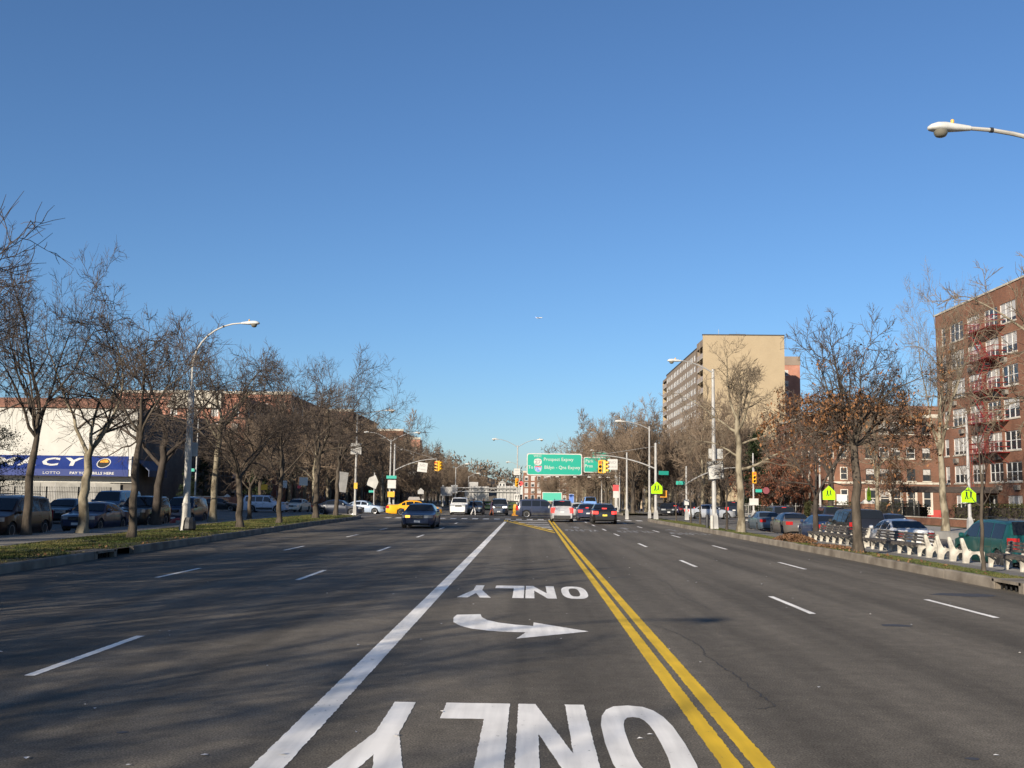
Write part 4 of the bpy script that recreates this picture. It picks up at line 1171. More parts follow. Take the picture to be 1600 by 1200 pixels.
class Tree:
    """bare tree: tapered trunk and limbs in one mesh, branches and twigs in another, optional clinging leaves"""
    def __init__(s, seed, H=11, fork=3.2, r0=.2, lean=(0, 0), spread=.75, limbs=5, nb=8, nt=6, nf=4, up=.0, limb_dirs=None, leaves=0, leafsz=.13, wob=.25, leader=.6, tr=.0095, lowlimb=None, leafzone=None, dens=1.0, wide=1.0):
        s.wide = wide
        s.rng = random.Random(seed)
        s.trunk, s.crown, s.leaf = MB(), MB(), MB()
        s.tips = []
        rng = s.rng
        s.tr = tr; s.H = H
        # trunk
        n = 9; pts, rad = [], []
        for i in range(n + 1):
            t = i / n
            w = .05 * fork / 3 * (1 if 0 < i else 0)
            pts.append(Vector((lean[0] * t ** 1.5 + rng.uniform(-w, w), lean[1] * t ** 1.5 + rng.uniform(-w, w), fork * t)))
            rad.append(r0 * (1 - .32 * t) + r0 * .55 * max(0, 1 - t * 9) ** 1.5)
        pts[0].z = -.12
        s.trunk.tube(pts, rad, 10, False)
        top = pts[-1]; rt = rad[-1]
        axes = []
        if leader:
            L = (H - fork) * leader
            axes.append((top, Vector((lean[0] * .06 + rng.uniform(-.12, .12), lean[1] * .06 + rng.uniform(-.12, .12), 1)).normalized(), L, rt * .72))
        a0 = rng.random() * 6.28
        for k in range(limbs):
            if limb_dirs and k < len(limb_dirs):
                az, el, fz = limb_dirs[k]; az = R_(az); el = R_(min(72, el + 8))
            else:
                az = a0 + k * 2.4 + rng.uniform(-.4, .4); el = R_(rng.uniform(40, 68)); fz = rng.uniform(.72, 1.0)
            d = Vector((math.cos(az) * math.cos(el), math.sin(az) * math.cos(el), math.sin(el)))
            i = min(n, max(1, int(fz * n))); p = pts[i]
            L = (H - fork) * spread * rng.uniform(.82, 1.12)
            axes.append((p, d, L, rt * rng.uniform(.48, .66)))
        if lowlimb:
            for (z, az, el, L, r) in lowlimb:
                i = min(n, max(1, int(z / fork * n))); az = R_(az); el = R_(el)
                axes.append((pts[i], Vector((math.cos(az) * math.cos(el), math.sin(az) * math.cos(el), math.sin(el))), L, r))
        for p, d, L, r in axes: s.limb(p, d, L, r, nb, nt, nf, up, wob, dens)
        if leaves: s.add_leaves(leaves, leafsz, leafzone)
    def path(s, p, d, L, n, wob, up):
        rng = s.rng; pts = [p.copy()]; q = p.copy(); d = d.copy()
        for i in range(n):
            d = (d + Vector((rng.uniform(-wob, wob), rng.uniform(-wob, wob), rng.uniform(-wob, wob) + up / n))).normalized()
            q = q + d * (L / n); pts.append(q.copy())
        return pts
    def child(s, pts, t, ang, up=.0):
        n = len(pts) - 1; f = min(t * n, n - 1e-3); i = int(f); a, b = pts[i], pts[i + 1]
        p = a.lerp(b, f - i); d = (b - a).normalized()
        u, w = frame_of(d); az = s.rng.random() * 6.283
        side = u * math.cos(az) + w * math.sin(az)
        c = (d * math.cos(ang) + side * math.sin(ang)); c.z += up
        return p, c.normalized()
    def limb(s, p, d, L, r, nb, nt, nf, up, wob, dens):
        rng = s.rng
        pts = s.path(p, d, L, 9, wob, up)
        n = len(pts) - 1
        rad = [max(.012, r * (1 - .9 * (i / n) ** .9)) for i in range(n + 1)]
        s.trunk.tube(pts, rad, 6, False)
        for k in range(nb):
            t = .16 + .84 * (k + rng.random()) / nb
            q, e = s.child(pts, min(t, .99), R_(rng.uniform(34, 68)), .0)
            bl = L * .50 * (1.08 - .62 * t) * rng.uniform(.75, 1.25) + .25
            br = max(.014, min(.055, rad[min(n, int(t * n))] * .62))
            s.branch(q, e, bl, br, nt, nf, .02, wob, dens)
        s.branch(pts[-1], (pts[-1] - pts[-2]).normalized(), L * .28, rad[-1], nt, nf, .0, wob, dens)
    def branch(s, p, d, L, r, nt, nf, up, wob, dens):
        rng = s.rng
        pts = s.path(p, d, L, 6, wob * 1.3, up)
        n = len(pts) - 1
        s.crown.tube(pts, [max(s.tr * 1.1, r * (1 - .8 * i / n)) for i in range(n + 1)], 4, False)
        m = max(2, int(nt * dens * min(1.4, .5 + L / 2.2)))
        for k in range(m):
            t = .15 + .85 * (k + rng.random()) / m
            q, e = s.child(pts, min(t, .99), R_(rng.uniform(30, 66)), .03)
            s.twig(q, e, max(.25, L * .48 * (1.1 - .6 * t) * rng.uniform(.7, 1.3)), nf)
        s.tips.append(pts[-1])
    def twig(s, p, d, L, nf):
        rng = s.rng
        pts = s.path(p, d, L, 4, .30, .06)
        tr = s.tr
        s.crown.tube(pts, [tr * 1.15, tr * 1.05, tr * .95, tr * .8, tr * .55], 3, False)
        for k in range(nf):
            q, e = s.child(pts, rng.uniform(.12, .98), R_(rng.uniform(25, 62)), .05)
            l = L * rng.uniform(.35, .75)
            m = q + e * l * .5 + Vector((rng.uniform(-.04, .04), rng.uniform(-.04, .04), rng.uniform(0, .05))); z = m + (e + Vector((rng.uniform(-.3, .3), rng.uniform(-.3, .3), .1))).normalized() * l * .5
            s.crown.tube([q, m, z], [tr * .85, tr * .75, tr * .5], 3, False)
            s.tips.append(z); s.tips.append(m)
    def add_leaves(s, n, sz, zone):
        rng = s.rng
        tips = [t for t in s.tips if zone is None or zone(t, rng)]
        if not tips: return
        cl = [rng.choice(tips) for _ in range(max(1, n // 9))]
        for k in range(n):
            c = rng.choice(cl); p = c + Vector((rng.gauss(0, .15), rng.gauss(0, .15), rng.gauss(-.05, .11)))
            a = Vector((rng.uniform(-1, 1), rng.uniform(-1, 1), rng.uniform(-1, .3))).normalized()
            u, w = frame_of(a); l = sz * rng.uniform(.6, 1.2)
            s.leaf.poly([p, p + a * l * .5 + u * l * .28, p + a * l, p + a * l * .5 - u * l * .28])
    def make(s, name, label, loc, bark='bark', twig='twig', leaf='oak_leaf', group=None, rz=0, scale=None):
        t = thing(name, label, 'tree', loc, rz, group)
        zs = sorted(v[2] for v in s.crown.v); k = s.H / zs[int(len(zs) * .997)]     # bring the crown to the wanted height
        kx = s.wide
        for mb in (s.trunk, s.crown, s.leaf):
            mb.v = [(x * (kx + (1 - kx) * max(0, 1 - math.hypot(x, y) / .5)), y * (kx + (1 - kx) * max(0, 1 - math.hypot(x, y) / .5)), z * k) for x, y, z in mb.v]
        if scale: t.scale = (scale,) * 3
        s.trunk.build('trunk', M[bark], t, smooth=180)
        s.crown.build('crown', M[twig], t)
        if s.leaf.v: s.leaf.build('dry_leaves', M[leaf], t)
        return t

ROWL = 'bare trees along the left mall'
Tz = ZV - .03
# nearest row on the left grass strip (some only throw their shade across the road)
tA = Tree(11, H=8.9, wide=.78, fork=3.6, r0=.17, lean=(.15, 0), spread=.8, limbs=4, nb=9, nt=7, nf=5, limb_dirs=[(70, 50, 1.0), (200, 55, .95), (320, 48, .9), (120, 38, .8)], lowlimb=None, leader=.6)
tA.make('bare_tree', 'straight bare tree with a thin trunk, left of the thick left lamp post', (-15.25, 39.6, Tz))
tB = Tree(12, H=10.2, fork=3.1, r0=.19, lean=(-.15, .1), spread=1.0, limbs=4, nb=10, nt=7, nf=5, limb_dirs=[(10, 48, 1.0), (165, 40, 1.0), (60, 38, .9), (250, 50, .9)], leader=.35)
b_t = tB.make('bare_tree', 'bare tree with a broad forked crown just right of the left lamp post', (-14.9, 53.2, Tz))
tC = Tree(13, H=10.8, fork=3.4, r0=.16, lean=(.1, 0), spread=.9, limbs=5, nb=9, nt=7, nf=5, leader=.45)
tC.make('bare_tree', 'slender bare tree in front of the white off-road car', (-15.0, 61.9, Tz))
tD = Tree(14, H=12.2, fork=4.4, r0=.22, lean=(.1, .1), spread=.95, limbs=5, nb=9, nt=7, nf=5, limb_dirs=[(-8, 32, 1.0), (170, 50, .95), (80, 55, .9), (300, 50, .9)], leader=.45)
tD.make('bare_tree', 'thick bare tree by the black saloon crossing on the left', (-15.7, 75.8, Tz))
tE = Tree(15, H=13.2, wide=.74, fork=4.6, r0=.22, lean=(.2, 0), spread=1.0, limbs=5, nb=9, nt=7, nf=5, limb_dirs=[(-5, 35, 1.0), (10, 55, .95), (150, 50, .9), (270, 50, .9), (90, 50, 1)], leader=.4)
tE.make('bare_tree', 'last bare tree of the left grass strip, its crown reaching out over the road', (-16.0, 85.3, Tz))
# row between the path and the left parked cars
tF = Tree(16, H=12.0, wide=.66, fork=4.6, r0=.20, lean=(.2, .1), spread=.8, limbs=6, nb=10, nt=7, nf=5, leader=.8)
f_t = tF.make('bare_tree', 'tallest bare tree at the left edge beside the dark minivan', (-20.0, 41.0, Tz))
tG = Tree(17, H=10.6, fork=3.5, r0=.22, lean=(.1, 0), spread=.95, limbs=4, nb=10, nt=7, nf=5, limb_dirs=[(175, 58, 1.0), (20, 40, 1.0), (-25, 58, .95), (95, 50, .9)], leader=.0)
tG.make('bare_tree', 'bare tree with a V-shaped fork in front of the cream wall', (-18.9, 43.6, Tz), 'plane_bark')
tH = Tree(18, H=12.4, fork=4.2, r0=.24, lean=(.3, 0), spread=.9, limbs=5, nb=9, nt=7, nf=5, limb_dirs=[(5, 48, .75), (180, 60, 1), (90, 50, .9)], leader=.6)
tH.make('bare_tree', 'dark bare tree with a slanting limb left of the left lamp post', (-20.1, 55.5, Tz), 'dark_bark')
tI = Tree(19, H=11.4, fork=5.2, r0=.21, lean=(.35, 0), spread=.75, limbs=4, nb=8, nt=7, nf=5, leader=.5)
tI.make('bare_tree', 'pale mottled tree in front of the dark rowhouses', (-19.3, 62.9, Tz), 'plane_bark')
copy_tree(b_t, (-19.4, 71.5, Tz), R_(140), 'small dark bare tree beside the rear of the white off-road car', scale=.8)
# left rows before the picture's edge; extra unseen copies added for denser road shade
for i, (x, y, rz, sc, src) in enumerate(((-16.4, 23.5, 30, .70, f_t), (-15.2, 15.5, 200, .86, b_t), (-15.4, 6.0, 100, .80, f_t), (-15.0, -3.5, 290, 1.0, b_t), (-15.3, -14.5, 10, .82, f_t), (-15.2, -25, 160, 1.0, b_t), (-19.6, 29.5, 75, 1.1, b_t), (-19.8, 12, 340, .86, f_t), (-19.7, -8, 120, .9, f_t), (-19.6, 20.5, 250, 1.05, b_t), (-19.8, 2.5, 15, .9, f_t), (-19.5, -18, 190, 1.05, b_t), (-31.4, 31, 60, 1.0, f_t), (-31.5, 17, 140, 1.0, f_t), (-31.4, 3, 220, 1.05, f_t), (-31.6, -11, 300, 1.0, f_t), (-31.4, -25, 20, 1.0, f_t), (-15.1, 10.5, 320, 1.0, b_t), (-15.3, 1.0, 45, .9, f_t), (-15.2, -9, 260, 1.0, b_t), (-19.6, 8, 80, .95, f_t), (-19.8, -3, 170, 1.1, b_t), (-19.5, -13, 350, .95, f_t), (-19.7, 16.5, 130, .9, f_t), (-17.5, 19.0, 210, .85, b_t))):
    copy_tree(src, (x, y, Tz), R_(rz), 'bare tree on the left shading the near road, many copies added for denser shade', ROWL, sc)

# right-hand side
oak = Tree(31, H=8.7, wide=.85, fork=4.1, r0=.19, lean=(-.05, 0), spread=.80, limbs=6, nb=9, nt=7, nf=5, limb_dirs=[(165, 34, .95), (20, 36, .92), (200, 48, 1), (-20, 42, 1), (90, 50, .95), (270, 45, .95)], leader=.7, lowlimb=[(3.9, 170, 14, 3.5, .055), (4.0, 8, 12, 3.7, .055), (3.7, 20, 30, 2.6, .045), (3.9, 120, 14, 2.6, .045), (3.8, 250, 14, 2.8, .045)], leaves=5200, leafsz=.17, tr=.0085,
           leafzone=lambda t, r: r.random() < (1.0 if t.z < 5.6 else .12 if t.z < 7.0 else .03))
oak.make('oak_tree', 'young oak with rusty dry leaves clinging low in its crown, on the right grass strip', (11.9, 37.9, .09), 'bark', 'twig', 'oak_leaf')
oak2 = Tree(32, H=11.8, fork=3.6, r0=.26, spread=.72, limbs=6, nb=8, nt=6, nf=4, leader=.6, leaves=3600, leafsz=.25, leafzone=lambda t, r: r.random() < (.9 if t.z < 8.6 else .2))
o2 = oak2.make('oak_tree', 'larger rusty-leaved oak on the far pavement, left of the young oak', (26.3, 91.0, .15), 'dark_bark', 'twig', 'oak_leaf', scale=1.1)
copy_tree(o2, (31.5, 90.6, .15), R_(110), 'small rusty-leaved oak in the yard before the rounded corner bay', scale=.55)
pl = Tree(33, H=11.0, wide=.85, fork=6.2, r0=.24, lean=(-.15, 0), spread=.82, limbs=5, nb=8, nt=7, nf=5, limb_dirs=[(150, 50, 1), (20, 45, 1), (95, 55, .95), (175, 30, .9), (-60, 50, .95)], leader=.7, lowlimb=[(3.7, 4, 16, 5.4, .10), (4.6, 172, 22, 3.6, .07), (5.2, -6, 22, 4.2, .075)], tr=.0095)
pl_t = pl.make('plane_tree', 'mottled plane tree with a long low limb beside the speed limit sign', (12.05, 59.6, .09), 'plane_bark', 'plane_twig')
dk = Tree(34, H=5.4, fork=2.7, r0=.075, lean=(.05, 0), spread=.6, limbs=4, nb=5, nt=5, nf=3, leader=.8)
d_t = dk.make('young_tree', 'thin dark young tree just left of the mottled plane tree', (12.0, 63.6, .09), 'dark_bark')
sap = Tree(35, H=6.0, wide=.55, fork=2.7, r0=.058, spread=.55, limbs=4, nb=6, nt=5, nf=4, leader=.9, tr=.0055)
s_t = sap.make('young_tree', 'thin young tree beside the storm drain at the right', (12.3, 28.5, .07), 'bark', 'twig')
copy_tree(s_t, (12.6, 76.9, .05), R_(80), 'slim sapling between the speed limit pole and the silver saloon', scale=(1.2, 1.2, 1.05))
copy_tree(s_t, (12.7, 82.2, .04), R_(200), 'slim sapling, second along the right strip towards the signal pole', scale=(1.2, 1.2, 1.0))
copy_tree(s_t, (12.2, 87.0, .08), R_(310), 'slim sapling nearest the tall signal pole on the right', scale=(1.1, 1.1, .85))
tp = Tree(36, H=16.6, wide=.66, fork=5.4, r0=.30, lean=(-.3, 0), spread=.74, limbs=6, nb=10, nt=8, nf=5, leader=.75, limb_dirs=[(160, 40, 1), (10, 45, .95), (185, 50, .85), (60, 52, 1), (-50, 50, .9)], tr=.0085)
tp_t = tp.make('plane_tree', 'tall pale plane tree rising between the two brick apartment blocks', (26.0, 65.5, .1), 'plane_bark', 'plane_twig')
fk = Tree(37, H=7.6, fork=2.0, r0=.17, lean=(0, 0), spread=.85, limbs=3, nb=7, nt=6, nf=4, limb_dirs=[(170, 62, 1), (15, 60, 1), (80, 60, .95)], leader=0)
fk.make('bare_tree', 'dark forked tree behind the benches at the parked blue car', (15.05, 55.0, -.08), 'dark_bark')
copy_tree(pl_t, (12.7, 23.0, .04), R_(8), 'plane tree past the right edge, branch ends showing above the brick roof', scale=.82)
copy_tree(tp_t, (26.4, 79.5, .1), R_(200), 'pale plane tree in front of the rowhouse porch', scale=.72)
# russet shrubby trees and a dark evergreen at the far right corner
rs = Tree(38, H=8.0, fork=1.6, r0=.16, spread=.8, limbs=6, nb=7, nt=6, nf=4, leader=.6, leaves=8000, leafsz=.26)
rs_t = rs.make('russet_tree', 'russet-leaved small tree at the far right corner', (28.5, 118.5, .15), 'dark_bark', 'twig', 'red_leaf')
copy_tree(rs_t, (32.5, 131, .15), R_(120), 'russet-leaved small tree in front of the rowhouse banner', scale=1.1)

def leafy(name, label, loc, rx, rz_, H, n, sz, mat, trunk_h, seed, cone=False, group=None):
    """evergreen: short trunk and a crown of leaf-sized faces in uneven clumps"""
    rng = random.Random(seed); t = thing(name, label, 'tree', loc, 0, group)
    mb = MB(); mb.tube([(0, 0, -.1), (0, 0, trunk_h), (.05, 0, H * .85)], [.16, .12, .03], 8)
    lb = MB()
    clumps = []
    for k in range(int(60 + H * 6)):
        h = rng.random(); a = rng.random() * 6.283
        r = (1 - h) ** .8 if cone else math.sin(math.pi * min(1, .12 + h * .85)) ** .6
        r *= rx * rng.uniform(.45, 1.05); c = Vector((math.cos(a) * r, math.sin(a) * r, trunk_h * .7 + h * (H - trunk_h * .7)))
        clumps.append((c, rng.uniform(.14, .30) * (rx / 2.0) ** .5))
        mb.tube([(0, 0, max(.3, c.z - r * .35)), c], [.03, .012], 3, False)
    for k in range(n):
        c, q = rng.choice(clumps); p = c + Vector((rng.gauss(0, q), rng.gauss(0, q), rng.gauss(0, q * .6)))
        a = Vector((rng.uniform(-1, 1), rng.uniform(-1, 1), rng.uniform(-.8, .6))).normalized(); u, w = frame_of(a); l = sz * rng.uniform(.6, 1.3)
        lb.poly([p, p + a * l * .5 + u * l * .25, p + a * l, p + a * l * .5 - u * l * .25])
    mb.build('trunk', M['dark_bark'], t, smooth=180); lb.build('crown', M[mat], t)
    return t
leafy('evergreen_tree', 'dark broad-leaved evergreen hanging over the blue awning at the left edge', (-28.2, 52.5, 0), 2.3, 0, 5.4, 14000, .11, 'evergreen', 2.6, 41)
e1 = leafy('evergreen_tree', 'dark conifer behind the red signal on the far right corner', (27.0, 124.5, .15), 2.6, 0, 9.5, 5200, .30, 'evergreen', 1.2, 42, True)
copy_tree(e1, (30.2, 137, .15), R_(80), 'dark conifer, taller, beside the rowhouse', scale=1.15)
for i, (x, y, sc, lab) in enumerate(((-40.5, 121.8, .55, 'dark evergreen shrub beside the far left street name pole'), (-41.5, 131, .75, 'dark evergreen at the foot of the dark rowhouses'), (-33.5, 128, .8, 'dark evergreen behind the white off-road car'), (-41, 150, .9, 'dark evergreen in the rowhouse yard, furthest from the shop'))):
    copy_tree(e1, (x, y, .15), R_(50 * i), lab, scale=sc)

def hedge(name, label, x0, y0, x1, y1, h, n, seed, sz=.13, mat='hedge', z=.17):
    rng = random.Random(seed); mb = MB()
    t = thing(name, label, 'hedge', (0, 0, z))
    core = MB(); core.box(x0 + .18, y0 + .18, 0, x1 - .18, y1 - .18, h - .2); core.build('stems', M['dark_bark'], t)
    for k in range(n):
        q = rng.random(); x, y, zz = rng.uniform(x0, x1), rng.uniform(y0, y1), rng.uniform(.05, h)
        f = rng.choice('tlrf'); 
        if f == 't': zz = h + rng.gauss(0, .06)
        elif f == 'l': x = x0 + rng.gauss(0, .07)
        elif f == 'r': x = x1 + rng.gauss(0, .07)
        else: y = y0 + rng.gauss(0, .07)
        a = Vector((rng.uniform(-1, 1), rng.uniform(-1, 1), rng.uniform(-.6, 1))).normalized(); u, w = frame_of(a); l = sz * rng.uniform(.6, 1.3); p = Vector((x, y, zz))
        mb.poly([p, p + a * l * .5 + u * l * .3, p + a * l, p + a * l * .5 - u * l * .3])
    mb.build('leaves', M[mat], t)
    return t
hedge('hedge', 'clipped brown-green hedge under the red-based brick block', 31.5, 104 + 13.5, 40.5, 119.5, 1.5, 2600, 1, .22)
hedge('hedge', 'clipped hedge before the windows of the fire escape block, right of the entrance', 35.5, 73, 38.6, 88.0, 1.55, 5200, 2, .17)
hedge('hedge', 'clipped round hedge left of the entrance canopy', 33.6, 95.6, 36.6, 100.5, 1.5, 2200, 3, .17)

# trees beyond the crossing: individuals of a few builds, far too alike to tell apart
v1 = Tree(51, wide=.85, H=14, fork=4.0, r0=.30, spread=.8, limbs=6, nb=10, nt=8, nf=5, leader=.7, tr=.021)
v2 = Tree(52, wide=.85, H=15, fork=4.6, r0=.34, spread=.75, limbs=6, nb=10, nt=8, nf=5, leader=.8, tr=.021)
v3 = Tree(53, wide=.85, H=13, fork=3.4, r0=.28, spread=.9, limbs=6, nb=10, nt=8, nf=5, leader=.4, tr=.021)
GL, GR = 'bare trees beyond the crossing on the left', 'bare trees beyond the crossing on the right'
LL, LR = 'brown bare tree in the far rows beyond the left crossing', 'brown bare tree in the far rows beyond the right crossing'
rng = random.Random(99)
protoL = [v.make('bare_tree', LL, p, bk, tw_, group=GL) for v, p, bk, tw_ in ((v1, (-33.0, 126, .1), 'bark', 'far_twig'), (v2, (-25.5, 122, .1), 'plane_bark', 'far_twig'), (v3, (-19.0, 133, .1), 'plane_bark', 'far_twig'))]
def far_row(xs, ys, protos, lab, grp, lo, hi, jx=1.0):
    for x in xs:
        y = ys[0] + rng.uniform(0, 5)
        while y < ys[1]:
            copy_tree(rng.choice(protos), (x + rng.uniform(-jx, jx), y, .1), rng.random() * 6.28, lab, grp, rng.uniform(lo, hi))
            y += ys[2] * rng.uniform(.75, 1.25)
far_row((-15.8,), (138, 330, 12), protoL, LL, GL, .52, .62)
far_row((-20,), (142, 330, 11), protoL, LL, GL, .66, .78)
far_row((-31.5,), (128, 340, 11), protoL, LL, GL, .98, 1.15)
far_row((-39,), (150, 340, 13), protoL, LL, GL, 1.15, 1.35)
protoR = []
for p, q in zip(protoL, ((12.0, 121, .1), (20.6, 124, .1), (14.8, 132, .1))):
    protoR.append(copy_tree(p, q, rng.random() * 6, LR, GR, rng.uniform(.85, 1.0)))
far_row((11.9,), (134, 255, 11), protoR, LR, GR, .85, 1.02)
far_row((15.8,), (128, 290, 11), protoR, LR, GR, .9, 1.12)
far_row((6.5, 13.0), (262, 318, 17), protoR, LR, GR, .55, .72)
far_row((24.5,), (132, 330, 11), protoR, LR, GR, .9, 1.12)
far_row((30.5,), (143, 235, 13), protoR, LR, GR, .9, 1.15)

# ================================================================== vehicles
def interp(tab, y):
    for i in range(1, len(tab)):
        if y <= tab[i][0]:
            (a, va), (b, vb) = tab[i - 1], tab[i]
            return va + (vb - va) * (y - a) / (b - a)
    return tab[-1][1]

# profiles measured from the nose: (distance / length, height / total height)
KIND = {
 'sedan': dict(L=4.75, W=1.80, H=1.44, belt=.655, r=.325, ax=(.185, .775),
    top=[(0, .46), (.012, .50), (.05, .565), (.20, .635), (.285, .675), (.40, .93), (.47, .985), (.56, 1.0), (.66, .965), (.70, .93), (.83, .715), (.87, .70), (.965, .695), (.985, .66), (1, .56)],
    ws=(.288, .405), rg=(.695, .825), wins=[(.345, .505), (.525, .69), (.705, .775)], cut=(.30, .515, .70)),
 'taxi': dict(L=5.35, W=1.96, H=1.48, belt=.655, r=.335, ax=(.175, .735),
    top=[(0, .46), (.012, .52), (.05, .575), (.18, .63), (.29, .68), (.385, .93), (.45, .985), (.56, 1.0), (.645, .965), (.675, .93), (.775, .73), (.81, .715), (.965, .70), (.985, .65), (1, .55)],
    ws=(.295, .39), rg=(.668, .77), wins=[(.34, .495), (.51, .64), (.655, .72)], cut=(.30, .505, .67)),
 'suv': dict(L=4.55, W=1.82, H=1.74, belt=.60, r=.36, ax=(.195, .785),
    top=[(0, .44), (.015, .50), (.05, .565), (.19, .60), (.255, .63), (.37, .93), (.42, .975), (.6, 1.0), (.85, .975), (.92, .945), (.968, .70), (.985, .62), (1, .50)],
    ws=(.262, .375), rg=(.915, .968), wins=[(.335, .50), (.515, .675), (.69, .885)], cut=(.29, .51, .685), rails=True),
 'minivan': dict(L=4.95, W=1.94, H=1.76, belt=.575, r=.345, ax=(.185, .80),
    top=[(0, .40), (.015, .47), (.06, .535), (.15, .58), (.205, .62), (.36, .92), (.42, .975), (.6, 1.0), (.85, .975), (.92, .945), (.97, .66), (.985, .58), (1, .48)],
    ws=(.212, .365), rg=(.915, .968), wins=[(.30, .485), (.50, .70), (.715, .885)], cut=(.26, .495, .71), rails=True),
 'van': dict(L=5.4, W=2.0, H=2.06, belt=.60, r=.36, ax=(.17, .78),
    top=[(0, .38), (.015, .45), (.05, .51), (.13, .56), (.165, .60), (.26, .93), (.31, .98), (.6, 1.0), (.94, .99), (.972, .96), (.985, .62), (.993, .5), (1, .40)],
    ws=(.172, .268), rg=(.968, .983), wins=[(.225, .38), (.41, .64), (.66, .93)], cut=(.20, .395, .65)),
 'boxy': dict(L=4.5, W=1.82, H=1.74, belt=.605, r=.365, ax=(.185, .765),
    top=[(0, .50), (.012, .56), (.03, .60), (.20, .645), (.285, .66), (.385, .955), (.42, .985), (.6, 1.0), (.88, .985), (.935, .96), (.978, .70), (.988, .60), (1, .48)],
    ws=(.29, .385), rg=(.932, .975), wins=[(.345, .50), (.52, .675), (.69, .905)], cut=(.30, .51, .68), rails=True),
}
RING = 13
WHEELS = {}
CARN = [0]
def car(label, cat, kind, col, loc, rz, scale=1.0, lights='off', plate=None, trimlow=False, sign=False, name='parked_car', metal=0.0, headlit=False):
    """nose towards local +y; rz turns it. loc is the middle of the car on the ground"""
    K = KIND[kind]; L, W, H = K['L'], K['W'], K['H']
    t = thing(name, label, cat, loc, rz)
    if scale != 1: t.scale = scale if isinstance(scale, tuple) else (scale,) * 3
    CARN[0] += 1
    pm = paint('car paint %d' % CARN[0], col, metal=metal)
    top = [(a * L, b * H) for a, b in K['top']]
    belt = K['belt'] * H; r = K['r']; wc = [a * L for a in K['ax']]; zc = r * .97; ra = r + .055
    # stations
    ys = {round(a, 4) for a, _ in top}
    for c in wc:
        for q in (-1, -.92, -.7, -.4, 0, .4, .7, .92, 1): ys.add(round(c + q * ra, 4))
    for a in list(K['cut']): ys.add(round(a * L, 4))
    y = .3
    while y < L: ys.add(round(y, 4)); y += .3
    ys = sorted(ys)
    ys = [q for i, q in enumerate(ys) if i == 0 or q - ys[i - 1] > .004]
    tumble = .50 if kind in ('sedan', 'taxi') else .25
    nose, tail = (.34, .26) if kind in ('sedan', 'taxi') else (.26, .14)
    def wide(y):
        f = y / L
        k = 1 - nose * max(0, 1 - f / .15) ** 2.4 - tail * max(0, (f - .87) / .13) ** 2.4
        return W / 2 * k
    def zlow(y):
        z = .19 + .10 * max(0, 1 - y / .35) + .11 * max(0, 1 - (L - y) / .4)
        for c in wc:
            if abs(y - c) < ra: z = max(z, zc + math.sqrt(max(0, ra * ra - (y - c) ** 2)) * .98)
        return z
    def half(y):
        """half section: list of (x, z) from sill to roof centre"""
        w, zt, zl = wide(y), interp(top, y), zlow(y)
        gh = zt - belt
        b = min(belt, zt - .05)
        mid = max(zl + .02, .52 * b + .1)
        zs = max(zl + .01, min(zl + .1, mid - .01))
        if gh > .04: wt = w * .975 - gh * tumble - .02
        else: wt = w * .90
        e = .06 if gh > .1 else .035
        return [(w * .93, zl), (w * .985, zs), (w, max(mid, zs + .01)), (w * .985, max(b, mid + .015)), (wt + .015, max(zt - e, b + .005)), (wt - .07, zt - .012 if zt - .012 > b + .006 else zt), (0, zt + .02)]
    mb = MB(); rings = []
    for y in ys:
        h = half(y); pts = [(x, L / 2 - y, z) for x, z in h] + [(-x, L / 2 - y, z) for x, z in reversed(h[:-1])]
        i = len(mb.v); mb.v += pts; rings.append(i)
    for a, b in zip(rings[:-1], rings[1:]):
        for j in range(RING - 1):
            mb.f.append((a + j, a + j + 1, b + j + 1, b + j)); mb.m.append(0)
    mb.f.append(tuple(rings[0] + j for j in reversed(range(RING)))); mb.m.append(0)
    mb.f.append(tuple(rings[-1] + j for j in range(RING))); mb.m.append(0)
    body = mb.build('body', pm, t, smooth=38, recalc=True)
    # underbody
    mb = MB(); mb.box(-W / 2 + .26, -L / 2 + .22, .17, W / 2 - .26, L / 2 - .2, zc + .42); 
    mb.box(-W / 2 + .07, L / 2 - wc[1] + ra + .02, .15, W / 2 - .07, L / 2 - wc[0] - ra - .02, .30)
    mb.build('underbody', M['trim'], t)
    # glass
    def quadstrip(pts):                      # pts = [(left, right)...]
        m = MB()
        for (a, b), (c, d) in zip(pts[:-1], pts[1:]): m.poly([a, b, d, c])
        return m
    def top_glass(y0, y1, nm, rear):
        rows = []
        for k in range(7):
            y = (y0 + (y1 - y0) * (.05 + .90 * k / 6)) * L
            h = half(y); w = h[5][0] + (.035 if h[5][1] - belt > .05 else -.0); z = interp(top, y)
            e = .009
            rows.append([(x, L / 2 - y + (-e if rear else e) , z + .012 + .012 * (1 - (x / max(w, .1)) ** 2) + e * .6) for x in (-w * .97, -w * .5, 0, w * .5, w * .97)])
        m = MB()
        for p, q in zip(rows[:-1], rows[1:]):
            for j in range(4): m.poly([p[j], p[j + 1], q[j + 1], q[j]])
        return m.build(nm, M['car_glass'], t, smooth=180)
    top_glass(*K['ws'], 'windscreen', False)
    top_glass(*K['rg'], 'rear_window', True)
    for sx in (-1, 1):
        for (a, b) in K['wins']:
            rows = []
            for k in range(7):
                y = (a + (b - a) * k / 6) * L; h = half(y)
                (x3, z3), (x4, z4) = h[3], h[4]
                f0, f1 = .10, .90
                if z4 - z3 < .08: f0, f1 = .45, .55
                lo = (x3 + (x4 - x3) * f0, z3 + (z4 - z3) * f0); hi = (x3 + (x4 - x3) * f1, z3 + (z4 - z3) * f1)
                rows.append(((sx * (lo[0] + .007), L / 2 - y, lo[1]), (sx * (hi[0] + .007), L / 2 - y, hi[1])))
            m = quadstrip(rows); m.build('side_window', M['car_glass'], t)
